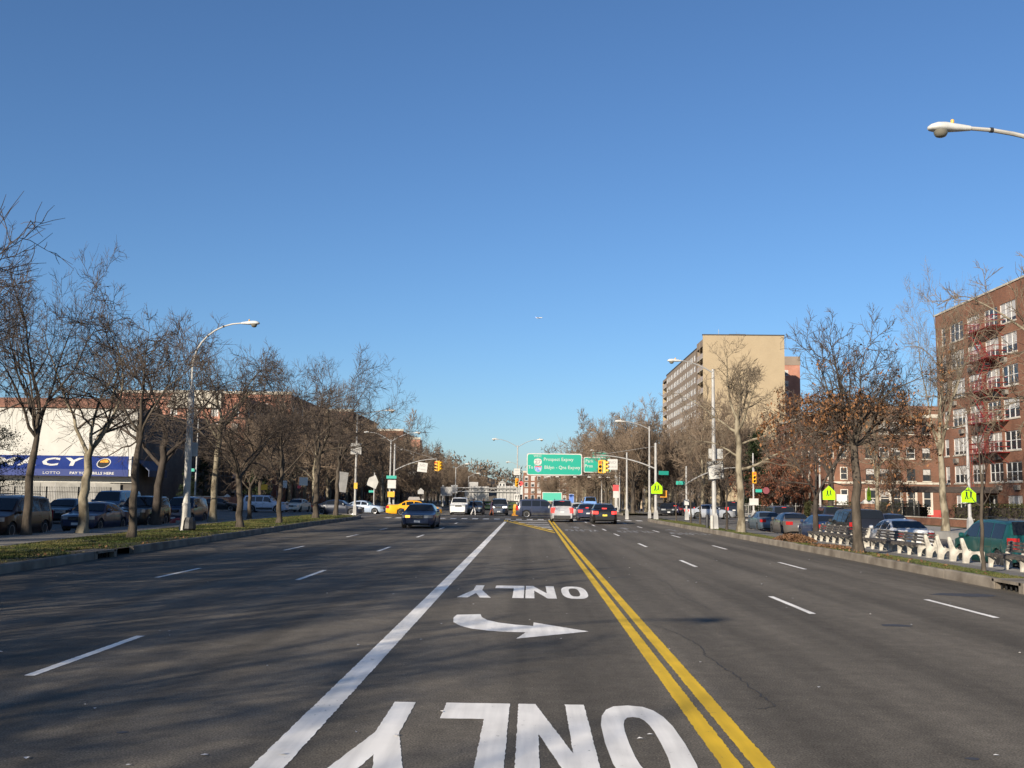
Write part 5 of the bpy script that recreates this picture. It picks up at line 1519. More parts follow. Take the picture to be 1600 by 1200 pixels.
        # mirrors, handles, door shut lines
        y = (K['ws'][0] + .055) * L; w = wide(y)
        m = MB(); m.lathe([(.02, -.09), (.09, -.07), (.105, .0), (.09, .07), (.02, .09)], 8, c=(sx * (w + .07), L / 2 - y, belt + .09), M=Matrix.Rotation(R_(90), 3, 'Y')); m.build('wing_mirror', pm if kind != 'boxy' else M['trim'], t, smooth=60)
        m = MB()
        for ci, a in enumerate(K['cut']):
            y = a * L; h = half(y)
            for (x0, z0), (x1, z1) in zip(h[1:3], h[2:4]):
                q = [(sx * (x0 + .003), L / 2 - y - .006, z0), (sx * (x0 + .003), L / 2 - y + .006, z0), (sx * (x1 + .003), L / 2 - y + .006, z1), (sx * (x1 + .003), L / 2 - y - .006, z1)]
                m.poly(q)
        m.build('door_gap', M['sig_dark'], t)
        for a in K['cut'][1:]:
            y = (a - .028) * L; w = wide(y)
            m = MB(); m.box(sx * w * .985 - .012, L / 2 - y - .09, belt - .12, sx * w * .985 + .022, L / 2 - y + .09, belt - .085); m.build('door_handle', pm if kind not in ('boxy', 'van') else M['trim'], t)
        if trimlow or kind in ('boxy',):
            m = MB(); ya, yb = wc[0] + ra + .05, wc[1] - ra - .05; w = wide(L / 2)
            m.box(sx * w * 1.0 - .02, L / 2 - yb, .30, sx * w * 1.0 + .018, L / 2 - ya, .52); m.build('side_cladding', M['trim'], t)
        if K.get('rails'):
            m = MB(); xr = half(L * .6)[5][0] - .06
            m.tube([(sx * xr, L / 2 - L * .46, H - .01), (sx * xr, L / 2 - L * .48, H + .065), (sx * xr, L / 2 - L * .82, H + .05), (sx * xr, L / 2 - L * .84, H - .02)], .016, 6); m.build('roof_rail', M['trim'], t)
    # front and rear furniture
    zf = interp(top, .05 * L); w0 = wide(.02 * L)
    m = MB(); m.box(-w0 * .80, L / 2 - .02, .30, w0 * .80, L / 2 + .035, .50); m.build('front_bumper', M['trim'] if kind in ('boxy', 'suv') and trimlow else pm, t)
    m = MB(); m.box(-w0 * .46, L / 2 - .09, max(.55, zf - .24), w0 * .46, L / 2 + .012, zf - .06); g = m.build('grille', M['sig_dark'], t)
    m = MB(); m.box(-w0 * .42, L / 2 + .013, zf - .085, w0 * .42, L / 2 + .024, zf - .06)
    for k in range(2): m.box(-w0 * .44, L / 2 + .013, zf - .20 + k * .05, w0 * .44, L / 2 + .019, zf - .188 + k * .05)
    m.build('grille_bar', M['chrome'], g)
    m = MB(); m.box(-.16, L / 2 + .036, .35, .16, L / 2 + .046, .47); m.build('number_plate', M['plate'], t)
    for sx in (-1, 1):
        m = MB(); x1 = sx * w0 * .93; q = lambda f: (sx * (wide(f * L) + .012), L / 2 - f * L)
        m.prism([(sx * wide(0) * .60, L / 2 + .014), (sx * wide(0) * .97, L / 2 + .012), q(.012), q(.03), q(.06), (sx * wide(0) * .60, L / 2 - .25)], lambda u, v, k: (u, v, (zf - .035) if k else zf - .20))
        lm = M['lamp_on'] if headlit else M['head_lens']
        m.build('headlight', lm, t, recalc=True)
        if lights == 'turn' and sx == 1:
            m = MB(); m.cbox((sx * wide(0) * .86, L / 2 + .018, zf - .12), (.24, .05, .13)); m.build('turn_signal', M['amber_on'], t)
    w1 = wide(.995 * L); zr = interp(top, .975 * L)
    m = MB(); m.box(-w1 * .82, -L / 2 - .03, .32, w1 * .82, -L / 2 + .03, .53); m.build('rear_bumper', M['trim'] if trimlow or kind == 'boxy' else pm, t)
    tall = kind in ('suv', 'minivan', 'van', 'boxy')
    for sx in (-1, 1):
        x0, x1 = (sx * w1 * .70, sx * w1 * 1.01) if tall else (sx * w1 * .50, sx * w1 * 1.0)
        zb, zt = (.72, min(belt + .12, 1.12)) if tall else (.70, zr - .07)
        m = MB(); q = lambda f: (sx * (wide(f * L) + .012), L / 2 - f * L)
        m.prism([(sx * wide(L) * (.78 if tall else .70), -L / 2 - .014), (sx * wide(L) * .98, -L / 2 - .012), q(.99), q(.975), q(.95), (sx * wide(L) * (.6 if tall else .66), -L / 2 + .2)], lambda u, v, k: (u, v, zt if k else zb))
        m.build('tail_light', M['red_hot'] if lights == 'brake' else M['red_lens'], t, recalc=True)
    if lights == 'brake':
        y = (K['rg'][1] - .01) * L if not tall else K['rg'][0] * L
        m = MB(); zz = interp(top, y) + (.03 if not tall else -.03); m.cbox((0, L / 2 - y - (.03 if tall else .02), zz), (.34, .05, .05)); m.build('high_brake_light', M['red_hot'], t)
    m = MB(); m.box(-.16, -L / 2 - (.04 if not tall else .014), .56 if not tall else .74, .16, -L / 2 - (.004 if tall else .002), .68 if not tall else .86); m.build('number_plate', M[plate] if plate else M['plate'], t)
    if not tall:
        m = MB(); m.box(-w1 * .5, -L / 2 + .005, .62, w1 * .5, -L / 2 + .03, zr - .08); m.build('boot_panel', pm, t)
    # wheels
    key = (round(r, 3),)
    for sx in (-1, 1):
        for c in wc:
            loc2 = (sx * (W / 2 - .125), L / 2 - c, r)
            if key not in WHEELS:
                Mx = Matrix.Rotation(R_(90), 3, 'Y')
                m = MB(); m.lathe([(r * .62, -.10), (r * .90, -.115), (r, -.08), (r, .08), (r * .90, .115), (r * .62, .10)], 24, M=Mx)
                o = m.build('wheel', M['rubber'], t, loc=loc2, smooth=40)
                m = MB(); m.lathe([(r * .64, -.09), (r * .66, -.104), (r * .56, -.098), (r * .5, -.05), (.02, -.06)], 20, M=Mx); m.lathe([(.02, .06), (r * .5, .05), (r * .56, .098), (r * .66, .104), (r * .64, .09)], 20, M=Mx)
                for k in range(5):
                    a = k * 2 * math.pi / 5
                    for s2 in (-1, 1):
                        m.bar((s2 * .075, math.cos(a) * .03, math.sin(a) * .03), (s2 * .085, math.cos(a) * r * .58, math.sin(a) * r * .58), .02, .06)
                rim = m.build('rim', M['rim'], o, smooth=40)
                WHEELS[key] = (o, rim)
            else:
                o = share(WHEELS[key][0], t, loc2, name='wheel'); share(WHEELS[key][1], o, name='rim')
    if sign:
        m = MB(); m.prism([(-.62, 0), (.62, 0), (.50, .30), (-.50, .30)], lambda u, v, k: (.14 if k else -.14, u * 1.0, H + .035 + v)); m.build('roof_advert', M['sign_grey'], t, recalc=True)
        m = MB(); m.box(-.18, .75, H + .01, .18, .92, H + .17); m.build('roof_light', M['sign_white'], t)
    return t

PI = math.pi
F_, B_ = PI, 0.0                       # nose towards the camera / away from it
# left parked cars, in the shade, noses to the camera
car('dark maroon minivan parked nose-out at the left edge in the shade', 'minivan', 'minivan', (.030, .014, .012), (-21.9, 43.2, 0), F_ + .03, name='parked_minivan')
car('dark blue saloon parked behind the dark minivan on the left', 'car', 'sedan', (.022, .034, .075), (-21.7, 51.6, 0), F_)
car('black four-wheel drive parked between the blue saloon and the slanting tree', 'suv', 'boxy', (.012, .013, .015), (-21.8, 58.2, 0), F_, 1.0)
car('dark blue hatch parked by the red bundle, last of the shaded left row', 'car', 'suv', (.016, .026, .062), (-21.9, 65.6, 0), F_, .98)
car('pale blue-grey van parked on the far side of the left service road', 'van', 'van', (.11, .17, .24), (-29.3, 73.0, 0), F_, name='parked_van')
car('dark estate car on the far side of the left service road, nearest the left edge', 'car', 'suv', (.012, .014, .02), (-28.9, 55.5, 0), F_)
car('dark green saloon on the far side of the left service road behind the blue saloon', 'car', 'sedan', (.014, .022, .024), (-28.8, 64.2, 0), F_, 1.05)
# the crossing, left to right
car('white off-road car seen from the side, crossing on the left', 'suv', 'boxy', (.48, .53, .60), (-27.6, 107.8, 0), -PI / 2, 1.02, trimlow=False, name='moving_car')
car('dark saloon half hidden behind the rear of the white off-road car', 'car', 'sedan', (.012, .014, .018), (-34.0, 113.0, 0), -PI / 2, name='moving_car')
car('cream white saloon facing the camera between two left trunks', 'car', 'sedan', (.62, .57, .47), (-25.6, 114.0, 0), F_ - .1, name='moving_car')
car('dark navy saloon seen from the side, waiting behind the last left trees', 'car', 'sedan', (.012, .017, .032), (-18.3, 98.6, 0), -PI / 2 - .05, 1.02, name='moving_car')
car('small pale blue car behind the nose of the navy saloon', 'car', 'sedan', (.33, .40, .50), (-17.3, 107.5, 0), -PI / 2 - .1, .95, name='moving_car')
car('yellow taxi with a roof advert turning across the road', 'taxi', 'taxi', (.80, .37, .010), (-11.3, 101.0, 0), -PI / 2 + .12, sign=True, name='taxi')
car('dark blue saloon driving towards the camera with its amber signal lit', 'car', 'sedan', (.018, .035, .085), (-6.7, 64.2, 0), F_, (1.12, 1.05, 1.02), 'turn', name='moving_car')
car('white off-road car facing the camera beyond the crossing', 'suv', 'boxy', (.70, .69, .66), (-7.45, 110.2, 0), F_, 1.03, name='moving_car')
car('dark saloon waiting beside the white off-road car', 'car', 'sedan', (.02, .03, .05), (-5.85, 112.5, 0), F_, name='moving_car')
car('dark grey off-road car facing the camera with one headlamp bright', 'suv', 'suv', (.07, .08, .10), (-3.2, 109.0, 0), F_, 1.0, headlit=True, name='moving_car')
car('navy off-road car crossing behind the silver one', 'suv', 'suv', (.022, .028, .055), (1.0, 96.5, 0), -PI / 2, 1.0, trimlow=True, name='moving_car')
car('silver off-road car seen from behind with brake lights on', 'suv', 'suv', (.47, .46, .44), (2.55, 84.0, 0), B_, 1.0, 'brake', trimlow=True, name='moving_car', metal=.3)
car('pale silver saloon turning away ahead of the black saloon', 'car', 'sedan', (.50, .50, .48), (5.0, 105.5, 0), -PI / 2 + .25, 1.0, 'brake', name='moving_car', metal=.2)
car('dark saloon ahead of the black one, mostly hidden', 'car', 'sedan', (.03, .035, .06), (4.95, 90.5, 0), B_, 1.0, 'brake', name='moving_car')
car('black saloon seen from behind with brake lights on and an amber plate', 'car', 'sedan', (.010, .010, .011), (5.62, 79.6, 0), B_ - .02, 1.06, 'brake', 'plate_y', name='moving_car')
car('silver saloon seen from the side, crossing on the right', 'car', 'sedan', (.42, .44, .47), (17.7, 102.5, 0), -PI / 2, 1.0, 'brake', name='moving_car', metal=.3)
car('dark car with red lamps beyond the silver crossing saloon', 'car', 'suv', (.015, .018, .025), (21.8, 113.5, 0), B_, 1.0, 'brake', name='moving_car')
car('dark saloon parked beyond the right signal poles, nearer the kerb', 'car', 'sedan', (.015, .017, .022), (15.9, 121.5, 0), F_, name='parked_car', headlit=False)
car('dark hatch parked beyond the right signal poles, second along', 'car', 'suv', (.014, .015, .02), (18.4, 121.0, 0), F_, .92)
car('dark blue saloon parked beyond the silver crossing saloon', 'car', 'sedan', (.02, .02, .045), (17.6, 127.5, 0), B_, 1.0, 'brake')
# right service road, tails to the camera
car('dark minivan with lit tail lamps driving up the right service road', 'minivan', 'minivan', (.022, .026, .042), (19.6, 82.5, -.28), B_, 1.0, 'brake', name='moving_minivan')
car('grey-blue saloon parked on the right, furthest of the bench row', 'car', 'sedan', (.10, .135, .17), (16.8, 74.5, -.28), B_, .98, metal=.3)
car('brown-grey saloon parked on the right behind the grey-blue one', 'car', 'sedan', (.15, .135, .12), (16.75, 67.0, -.28), B_, 1.0, metal=.3)
car('dark blue saloon parked by the first group of benches', 'car', 'sedan', (.022, .04, .095), (16.8, 60.0, -.28), B_, 1.0)
car('black off-road car with a pale rear bumper parked behind the benches', 'suv', 'boxy', (.012, .012, .014), (16.75, 53.9, -.28), B_, 1.05)
car('white saloon parked behind the second group of benches', 'car', 'sedan', (.70, .69, .67), (16.75, 47.6, -.28), B_, 1.0)
car('teal green estate parked at the right edge behind the benches', 'suv', 'minivan', (.010, .075, .070), (16.75, 37.0, -.28), B_, (1.0, 1.0, .95), metal=.2, plate='plate')
car('black off-road car on the far side of the right service road', 'suv', 'suv', (.013, .014, .018), (23.4, 82.0, -.28), B_, 1.02)
car('dark blue saloon on the far side of the right service road', 'car', 'sedan', (.018, .032, .07), (23.5, 68.5, -.28), B_, 1.0)
# small blue and white van far ahead
car('small blue and white van far ahead on the right', 'van', 'van', (.16, .30, .62), (13.2 - 4.6, 150, 0), B_, 1.0, name='moving_van')

# ================================================================== street lamps, signals, signs
def lamp_head(parent, p, az, n='lamp_head', s=1.0):
    """cobra head: its long axis leaves the arm along the bearing az (radians, 0 = +x)"""
    o = MB()
    prof = [(-.02, .055, .05, .05), (.12, .075, .075, .06), (.30, .10, .10, .07), (.50, .155, .125, .075), (.66, .165, .12, .07), (.78, .12, .08, .05), (.84, .04, .03, .03)]
    rings = []
    for x, w, up, dn in prof:
        i = len(o.v)
        for k in range(12):
            t = 2 * math.pi * k / 12; c, q = math.cos(t), math.sin(t)
            o.v.append((x * s, w * c * s, (up if q > 0 else dn) * q * s))
        rings.append(i)
    for a, b in zip(rings[:-1], rings[1:]):
        for k in range(12): o.f.append((a + k, a + (k + 1) % 12, b + (k + 1) % 12, b + k)); o.m.append(0)
    o.f.append(tuple(rings[0] + k for k in reversed(range(12)))); o.f.append(tuple(rings[-1] + k for k in range(12))); o.m += [0, 0]
    h = o.build(n, M['white_metal'], parent, smooth=60, loc=p, rz=az)
    m = MB(); m.lathe([(.05 * s, -.19 * s), (.10 * s, -.17 * s), (.135 * s, -.115 * s), (.145 * s, -.05 * s)], 12, c=(.58 * s, 0, 0)); m.build('lens', M['lens'], h, smooth=60)
    m = MB(); m.lathe([(.035 * s, .11 * s), (.035 * s, .17 * s), (.02 * s, .185 * s)], 8, c=(.34 * s, 0, 0)); m.build('photocell', M['sig_yellow'], h)
    return h

def lamp(label, x, y, h, arms, style='davit', mat='galv', z=ZV - .02, base='flare', group=None, r=.085, lean=(0, 0)):
    """arms = [(bearing degrees, reach, rise)]"""
    t = thing('street_lamp', label, 'street lamp', (x, y, z), 0, group)
    hp = h - .0
    if style == 'bow':                       # fat tapered lower shaft, thin bow above
        zt = 6.55 / 9.75 * h
        m = MB(); m.lathe([(.17, 0), (.17, .0), (.155, zt - .25), (.13, zt - .02), (.08, zt)], 8); m.build('pole', M['conc_pole'], t, smooth=30)
        (az, reach, rise) = arms[0]; a = R_(az); c, s = math.cos(a), math.sin(a)
        pts = [(0, 0, zt - .1), (.0, 0, zt + .9)]
        for k in range(9):
            q = R_(90) * k / 8; pts.append((c * reach * (1 - math.cos(q)), s * reach * (1 - math.cos(q)), zt + 1.1 + (h - zt - 1.1) * math.sin(q)))
        m = MB(); m.tube(pts, [.055, .055] + [.05 - .002 * k for k in range(9)], 8); ar = m.build('arm', M['conc_pole'], t, smooth=60)
        for k in (4, 6, 8):
            m = MB(); p0, p1 = Vector(pts[k]), Vector(pts[k + 1]); d = (p1 - p0).normalized(); m.tube([p0 - d * .03, p0 + d * .03], .058, 8); m.build('strap', M['trim'], ar)
        lamp_head(t, pts[-1], a)
        m = MB(); m.lathe([(.30, 0), (.30, .12), (.24, .5), (.205, 1.25), (.165, 1.3)], 8); m.build('base', M['conc_pole'], t, smooth=30)
        return t
    m = MB(); m.lathe([(r * 1.25, 0), (r * 1.15, h * .3), (r * .78, h - .02), (r * .5, h)], 8); m.build('pole', M[mat], t, smooth=40)
    for az, reach, rise in arms:
        a = R_(az); c, s = math.cos(a), math.sin(a); pts = []
        for k in range(9):
            q = k / 8
            f = 1 - (1 - q) ** 1.7
            pts.append((c * reach * q, s * reach * q, h - .25 + rise * f))
        m = MB(); ar_ = .055 if mat == 'conc_pole' else .045
        m.tube(pts, [ar_ - .015 * k / 8 for k in range(9)], 6); arm_o = m.build('arm', M[mat], t, smooth=60)
        if mat == 'conc_pole':
            for k in (3, 5, 7):
                m = MB(); p0, p1 = Vector(pts[k]), Vector(pts[k + 1]); d = (p1 - p0).normalized(); m.tube([p0 - d * .03, p0 + d * .03], .058, 8); m.build('strap', M['trim'], arm_o)
        lamp_head(t, pts[-1], a, s=1.0)
    m = MB(); m.lathe([(r * 2.7, 0), (r * 2.5, .12), (r * 2.3, .75), (r * 1.5, .95), (r * 1.25, 1.0)], 4 if base == 'flare' else 8, M=Matrix.Rotation(R_(45), 3, 'Z')); m.build('base', M[mat], t)
    return t

LLAB = 'tall grey street lamp in the far left row beyond the crossing'
l1 = lamp('tall bow-armed street lamp with a thick pale shaft standing among the left trees', -15.95, 47.9, 9.75, [(0, 2.25, 0)], 'bow')
m = MB(); m.lathe([(.19, 0), (.30, .12), (.27, .45), (.20, .62)], 9, c=(.12, -.12, 0)); bag = m.build('trash_bag', M['black_metal'], None, loc=(-15.95 + .22, 47.6, ZV - .02)); tag(bag, 'black bag slumped against the foot of the left lamp post', 'bag')
lamp('bow-armed lamp behind the camera, its long shadow crossing the road', -14.7, -6.4, 9.6, [(0, 2.4, 0)], 'bow')
lamp('street lamp at the right edge with only its curved arm and head in view', 12.35, 20.4, 8.55, [(180, 3.5, 1.15)], 'davit', 'conc_pole', z=.05)
lamp('single-armed lamp by the last left trees at the crossing', -15.05, 89.0, 8.75, [(0, 2.45, .55)], 'davit', 'galv')
lamp('single-armed lamp behind the speed limit sign', 11.35, 64.1, 9.9, [(180, 2.0, .75)], 'davit', 'galv', r=.115, z=.13)
lamp('slim single-armed lamp beside the right signal pole', 10.42, 90.6, 8.25, [(180, 2.2, .65)], 'davit', 'galv', z=0.0, r=.075)
lamp('double-armed lamp at the far left of the crossing', -16.0, 118, 8.1, [(180, 2.3, 1.05), (0, 2.6, 1.05)], 'davit', 'galv', r=.09)
lamp('double-armed lamp on the narrow median straight ahead', -1.65, 133, 8.55, [(180, 2.5, 1.0), (0, 2.5, 1.0)], 'davit', 'galv', z=0.0)
for i, (x, y, h, az) in enumerate(((-17.0, 150, 8.0, 180), (-12.6, 175, 6.8, 0), (-12.2, 205, 5.9, 0), (-1.8, 175, 7.2, 180), (-1.6, 230, 6.6, 180))):
    lamp(['grey lamp with a left arm behind the double lamp', 'small grey lamp, nearer of two over the far left traffic', 'small grey lamp, further of two over the far left traffic', 'grey lamp behind the median double lamp', 'faint grey lamp furthest up the median'][i], x, y, h, [(az, 1.5, .8)], 'davit', 'galv', z=0)
for i, (x, y, h) in enumerate(((10.9, 130, 7.4), (11.4, 165, 7.8))):
    lamp(['grey lamp just beyond the right signal poles', 'grey lamp far up the right side'][i], x, y, h, [(180, 2.6, .7)], 'davit', 'galv', z=0)
lamp('plain lamp post with no arm behind the right signal pole', 9.0, 96.5, 6.2, [], 'davit', 'galv', z=0)

def sign(name, label, cat, loc, w, h, face='sign_white', rz=0.0, shape='rect', tilt=0.0, back='sign_back', post=None, text=(), border=None, group=None, r_=.0):
    """flat sign plate: local -y is the printed side; text = [(body, x, z, size, material, squeeze)]"""
    t = thing(name, label, cat, loc, rz, group)
    if shape == 'rect': poly = [(-w / 2, -h / 2), (w / 2, -h / 2), (w / 2, h / 2), (-w / 2, h / 2)]
    elif shape == 'round':
        q = min(w, h) * .09; poly = []
        for cx, cz, a0 in ((w / 2 - q, -h / 2 + q, -90), (w / 2 - q, h / 2 - q, 0), (-w / 2 + q, h / 2 - q, 90), (-w / 2 + q, -h / 2 + q, 180)):
            for k in range(4): a = R_(a0 + 30 * k); poly.append((cx + q * math.cos(a), cz + q * math.sin(a)))
    elif shape == 'house': poly = [(-w / 2, -h / 2), (w / 2, -h / 2), (w / 2, h * .08), (0, h / 2), (-w / 2, h * .08)]
    elif shape == 'oct': poly = [(w / 2 * math.cos(R_(22.5 + 45 * k)), h / 2 * math.sin(R_(22.5 + 45 * k))) for k in range(8)]
    elif shape == 'diamond': poly = [(0, -h / 2), (w / 2, 0), (0, h / 2), (-w / 2, 0)]
    Rt = Matrix.Rotation(tilt, 2)
    tr = lambda u, v: Rt @ Vector((u, v))
    m = MB(); m.prism(poly, lambda u, v, k: (tr(u, v).x, .012 if k else 0, tr(u, v).y)); pl_ = m.build('plate', M[back], t, recalc=True)
    m = MB(); m.poly([(tr(u * .99, v * .99).x, -.004, tr(u * .99, v * .99).y) for u, v in poly]); m.build('face', M[border or face], pl_)
    if border:
        e = .045 * min(w, h) if min(w, h) > 1.5 else .06 * min(w, h)
        m = MB(); m.poly([(tr(u * (1 - 2 * e / w), v * (1 - 2 * e / h)).x, -.008, tr(u * (1 - 2 * e / w), v * (1 - 2 * e / h)).y) for u, v in poly]); m.build('field', M[face], pl_)
    if text:
        by = {}
        for body, x, z, s, mt, sq in text: by.setdefault(mt, []).append((body, x, z, s, sq))
        for mt, ls in by.items():
            m = MB()
            for body, x, z, s, sq in ls:
                v, f = text_geo(body, .004)
                m.add(v, f, lambda a, b, c, x=x, z=z, s=s, sq=sq: (tr(x + a * s * sq, z + b * s).x, -.012, tr(x + a * s * sq, z + b * s).y))
            m.build('lettering', M[mt], pl_)
    if post:
        m = MB(); zb = post; m.tube([(0, .04, -loc[2] + zb), (0, .04, h * .35)], .032, 6); m.build('post', M['galv'], t)
    return t, pl_

# speed limit sign on the right lamp
sign('speed_limit_sign', 'white NYC LAW speed limit 30 sign tilted on the right lamp post', 'sign', (11.42, 63.85, 3.72), 1.02, 1.15, tilt=R_(6), border='sign_black', text=[('NYC LAW', 0, .375, .235, 'sign_white', .92), ('SPEED', 0, .13, .19, 'sign_grey', 1), ('LIMIT', 0, -.05, .19, 'sign_grey', 1), ('30', 0, -.32, .34, 'sign_black', 1)])
t_, p_ = None, None
for o in list(scene.objects):
    if o.name.startswith('plate') and o.parent and o.parent.name == 'speed_limit_sign': p_ = o
Rt = Matrix.Rotation(R_(6), 2)
m = MB(); m.poly([(*(Rt @ Vector((u, v)))[:1], -.0105, (Rt @ Vector((u, v))).y) for u, v in ((-.47, .33), (.47, .33), (.47, .545), (-.47, .545))]); m.build('header', M['sign_black'], p_)
sign('plain_sign', 'blank pale sign above the speed limit sign', 'sign', (11.5, 64.25, 4.75), .95, .62, 'sign_white', rz=.25)
# right signal pole group
def signal_head(label, loc, rz=0.0, red=True, second=True):
    t = thing('traffic_light', label, 'traffic light', loc, rz)
    def unit(px, rot, lit):
        Mz = Matrix.Rotation(rot, 3, 'Z')
        m = MB(); m.cbox(Vector((px, 0, 0)) , (.34, .22, 1.06), Mz); hs = m.build('housing', M['sig_yellow'], t)
        for k, z in enumerate((.34, 0, -.34)):
            c = Vector((px, 0, z)) + Mz @ Vector((0, -.115, 0))
            Rm = Mz @ Matrix.Rotation(R_(90), 3, 'X')
            m = MB(); m.lathe([(.12, 0), (.12, .012)], 14, c=c, M=Rm); m.build('signal_lens', M['red_on'] if (lit and k == 0) else M['sig_dark'], hs)
            m = MB()
            for q in range(9):
                a0, a1 = R_(-20 + 220 * q / 9), R_(-20 + 220 * (q + 1) / 9)
                pt = lambda a, d: c + Mz @ Vector((math.cos(a) * .14, -d, math.sin(a) * .14))
                m.poly([pt(a0, 0), pt(a1, 0), pt(a1, .22), pt(a0, .22)])
            m.build('visor', M['sig_yellow'], hs)
        m = MB(); m.cbox(Vector((px, 0, 0)) + Mz @ Vector((0, -.1125, 0)), (.30, .006, 1.0), Mz); m.build('face_plate', M['sig_yellow'], hs)
    unit(0, 0, red)
    if second:
        unit(.40, R_(75), False)
        m = MB(); m.bar((0, .02, .56), (.40, .02, .56), .05); m.bar((0, .02, -.56), (.40, .02, -.56), .05); m.build('yoke', M['sig_yellow'], t)
    m = MB(); m.tube([(0, 0, .53), (0, 0, .82)], .03, 6); m.build('hanger', M['galv'], t)
    return t
def mast(label, x, y, h, arm_z0, arm_end, arm_z1, z=0.0, stay=None, r=.12):
    t = thing('signal_mast', label, 'signal pole', (x, y, z))
    m = MB(); m.lathe([(r * 1.15, 0), (r, h * .5), (r * .85, h - .04), (r * .4, h)], 8); m.build('pole', M['galv'], t, smooth=40)
    m = MB(); m.lathe([(.30, 0), (.28, .1), (.24, .7), (.16, .95)], 4, M=Matrix.Rotation(R_(45), 3, 'Z')); m.build('base', M['galv'], t)
    if arm_end:
        dx = arm_end - x; pts = []
        for k in range(9):
            q = k / 8; pts.append((dx * q, 0, arm_z0 + (arm_z1 - arm_z0) * (1 - (1 - q) ** 2)))
        m = MB(); m.tube(pts, [.065 - .03 * k / 8 for k in range(9)], 8); m.build('arm', M['galv'], t, smooth=60)
        if stay:
            m = MB(); m.tube([(0, 0, h - .3), (dx * .92, 0, arm_z1 + .06)], .012, 4); m.build('stay_cable', M['galv'], t)
    return t
mast('galvanised signal mast on the right with a long curved arm', 10.85, 89.6, 6.75, 4.5, 5.7, 5.62, z=.0, stay=True)
signal_head('yellow traffic light with red lit, hung in front of the right green sign', (6.05, 89.55, 4.62))
sign('turn_sign', 'white no turns sign beside the hanging right traffic light', 'sign', (7.12, 89.5, 4.83), .86, .90, text=[('NO', 0, .06, .36, 'sign_grey', 1), ('TURNS', 0, -.30, .25, 'sign_grey', .9)])
sign('school_sign', 'lime school crossing sign on the right signal pole, front facing', 'sign', (10.9, 89.3, 2.88), .98, 1.05, 'sign_lime', rz=.12, shape='house', text=[])
def kids_symbol(parent):
    m = MB()
    for sx, s in ((-.13, 1.0), (.13, .86)):
        y = -.0105
        m.poly([(sx + .045 * s * math.cos(a), y, .13 * s + .20 + .045 * s * math.sin(a) - .1) for a in [k * .785 for k in range(8)]])
        m.poly([(sx - .06 * s, y, .16 - .0), (sx - .05 * s, y, -.06), (sx + .05 * s, y, -.06), (sx + .06 * s, y, .16)])
        m.poly([(sx - .055 * s, y - .001, -.061), (sx - .12 * s, y - .001, -.28 * s), (sx - .05 * s, y - .001, -.28 * s), (sx + .01, y - .001, -.061)])
        m.poly([(sx + .0, y - .002, -.061), (sx + .04 * s, y - .002, -.28 * s), (sx + .12 * s, y - .002, -.27 * s), (sx + .055 * s, y - .002, -.061)])
    m.build('children_symbol', M['sign_black'], parent)
kids_symbol([o for o in scene.objects if o.parent and o.parent.name == 'school_sign' and o.name.startswith('plate')][0])
sign('orange_sign', 'orange warning sign edge behind the right school sign', 'sign', (11.55, 89.9, 2.35), .62, .62, 'sign_orange', rz=.2)
sign('street_name_sign', 'green street name sign on the right signal mast, angled', 'sign', (11.55, 89.7, 4.15), 1.05, .34, 'sign_green2', rz=.5)
sign('regulation_sign', 'red topped white sign on twin posts near the gantry pole', 'sign', (9.25, 112, 3.02), .62, .66, 'sign_red', post=0)
sign('regulation_sign', 'white sign under the red one near the gantry pole', 'sign', (9.27, 111.97, 2.32), .60, .72, 'sign_white', text=[('TOW', 0, .12, .2, 'sign_grey', 1), ('ZONE', 0, -.12, .2, 'sign_grey', 1)][:0])
# far right corner
mast('slim signal post with a red light on the far right corner', 20.9, 97.3, 6.3, 0, None, 0, z=0, r=.08)
signal_head('single red traffic light on the far right corner post', (20.95, 97.12, 4.0), 0, True, False)
sign('plain_sign', 'blank white sign at mid height on the far right corner post', 'sign', (20.9, 97.15, 1.75), .85, .62, 'sign_white')
sign('street_name_sign', 'small green street name sign on the far right corner post', 'sign', (21.35, 97.1, 2.78), .60, .28, 'sign_green2')
sign('stop_sign', 'maroon back of an octagonal sign by the far right corner', 'sign', (20.5, 90.3, 2.75), .62, .62, 'sign_maroon', shape='oct', back='sign_maroon', post=0)
mast('signal mast with a straight arm beyond the right saplings', 14.6, 97.0, 5.0, 3.35, 19.2, 4.9, z=0, r=.09)
sign('street_name_sign', 'green street name sign on the mast beyond the right saplings', 'sign', (14.05, 96.9, 3.42), .85, .34, 'sign_green2')
sign('plain_sign', 'small pale sign low on the mast beyond the right saplings', 'sign', (14.55, 96.8, 1.62), .5, .5, 'sign_white')
for i, (x, y, lab) in enumerate(((10.95, 62.6, 'short grey timber bollard left of the speed limit pole, nearer the kerb'), (11.05, 64.9, 'short dark bollard hidden partly behind the speed limit pole'))):
    b = thing('bollard', lab, 'bollard', (x, y, .14)); m = MB(); m.lathe([(.11, 0), (.105, .78), (.085, .84), (.03, .86)], 10); m.build('post', M['conc_pole'] if i == 0 else M['trim'], b, smooth=40)
# school signs further along the right service road
for i, (x, y, z, lab) in enumerate(((26.0, 90.6, 2.63, 'lime school crossing sign behind the dark forked tree'), (29.45, 90.6, 2.63, 'lime school crossing sign just right of the young oak trunk'), (25.75, 61.3, 2.40, 'lime school crossing sign on the lamp pole before the fire escape block'))):
    s_, p_ = sign('school_sign', lab, 'sign', (x, y, z), 1.12 if i < 2 else .90, 1.24 if i < 2 else .92, 'sign_lime', rz=(.95 if i == 1 else .1), shape='house', post=(0 if i < 2 else None)); kids_symbol(p_)
lamp('grey lamp pole before the fire escape block carrying a school sign', 25.9, 61.6, 7.3, [], 'davit', 'galv', z=.1)
lamp('pale pole behind the dark forked tree on the right service road', 25.6, 91.9, 6.2, [], 'davit', 'galv', z=.1)
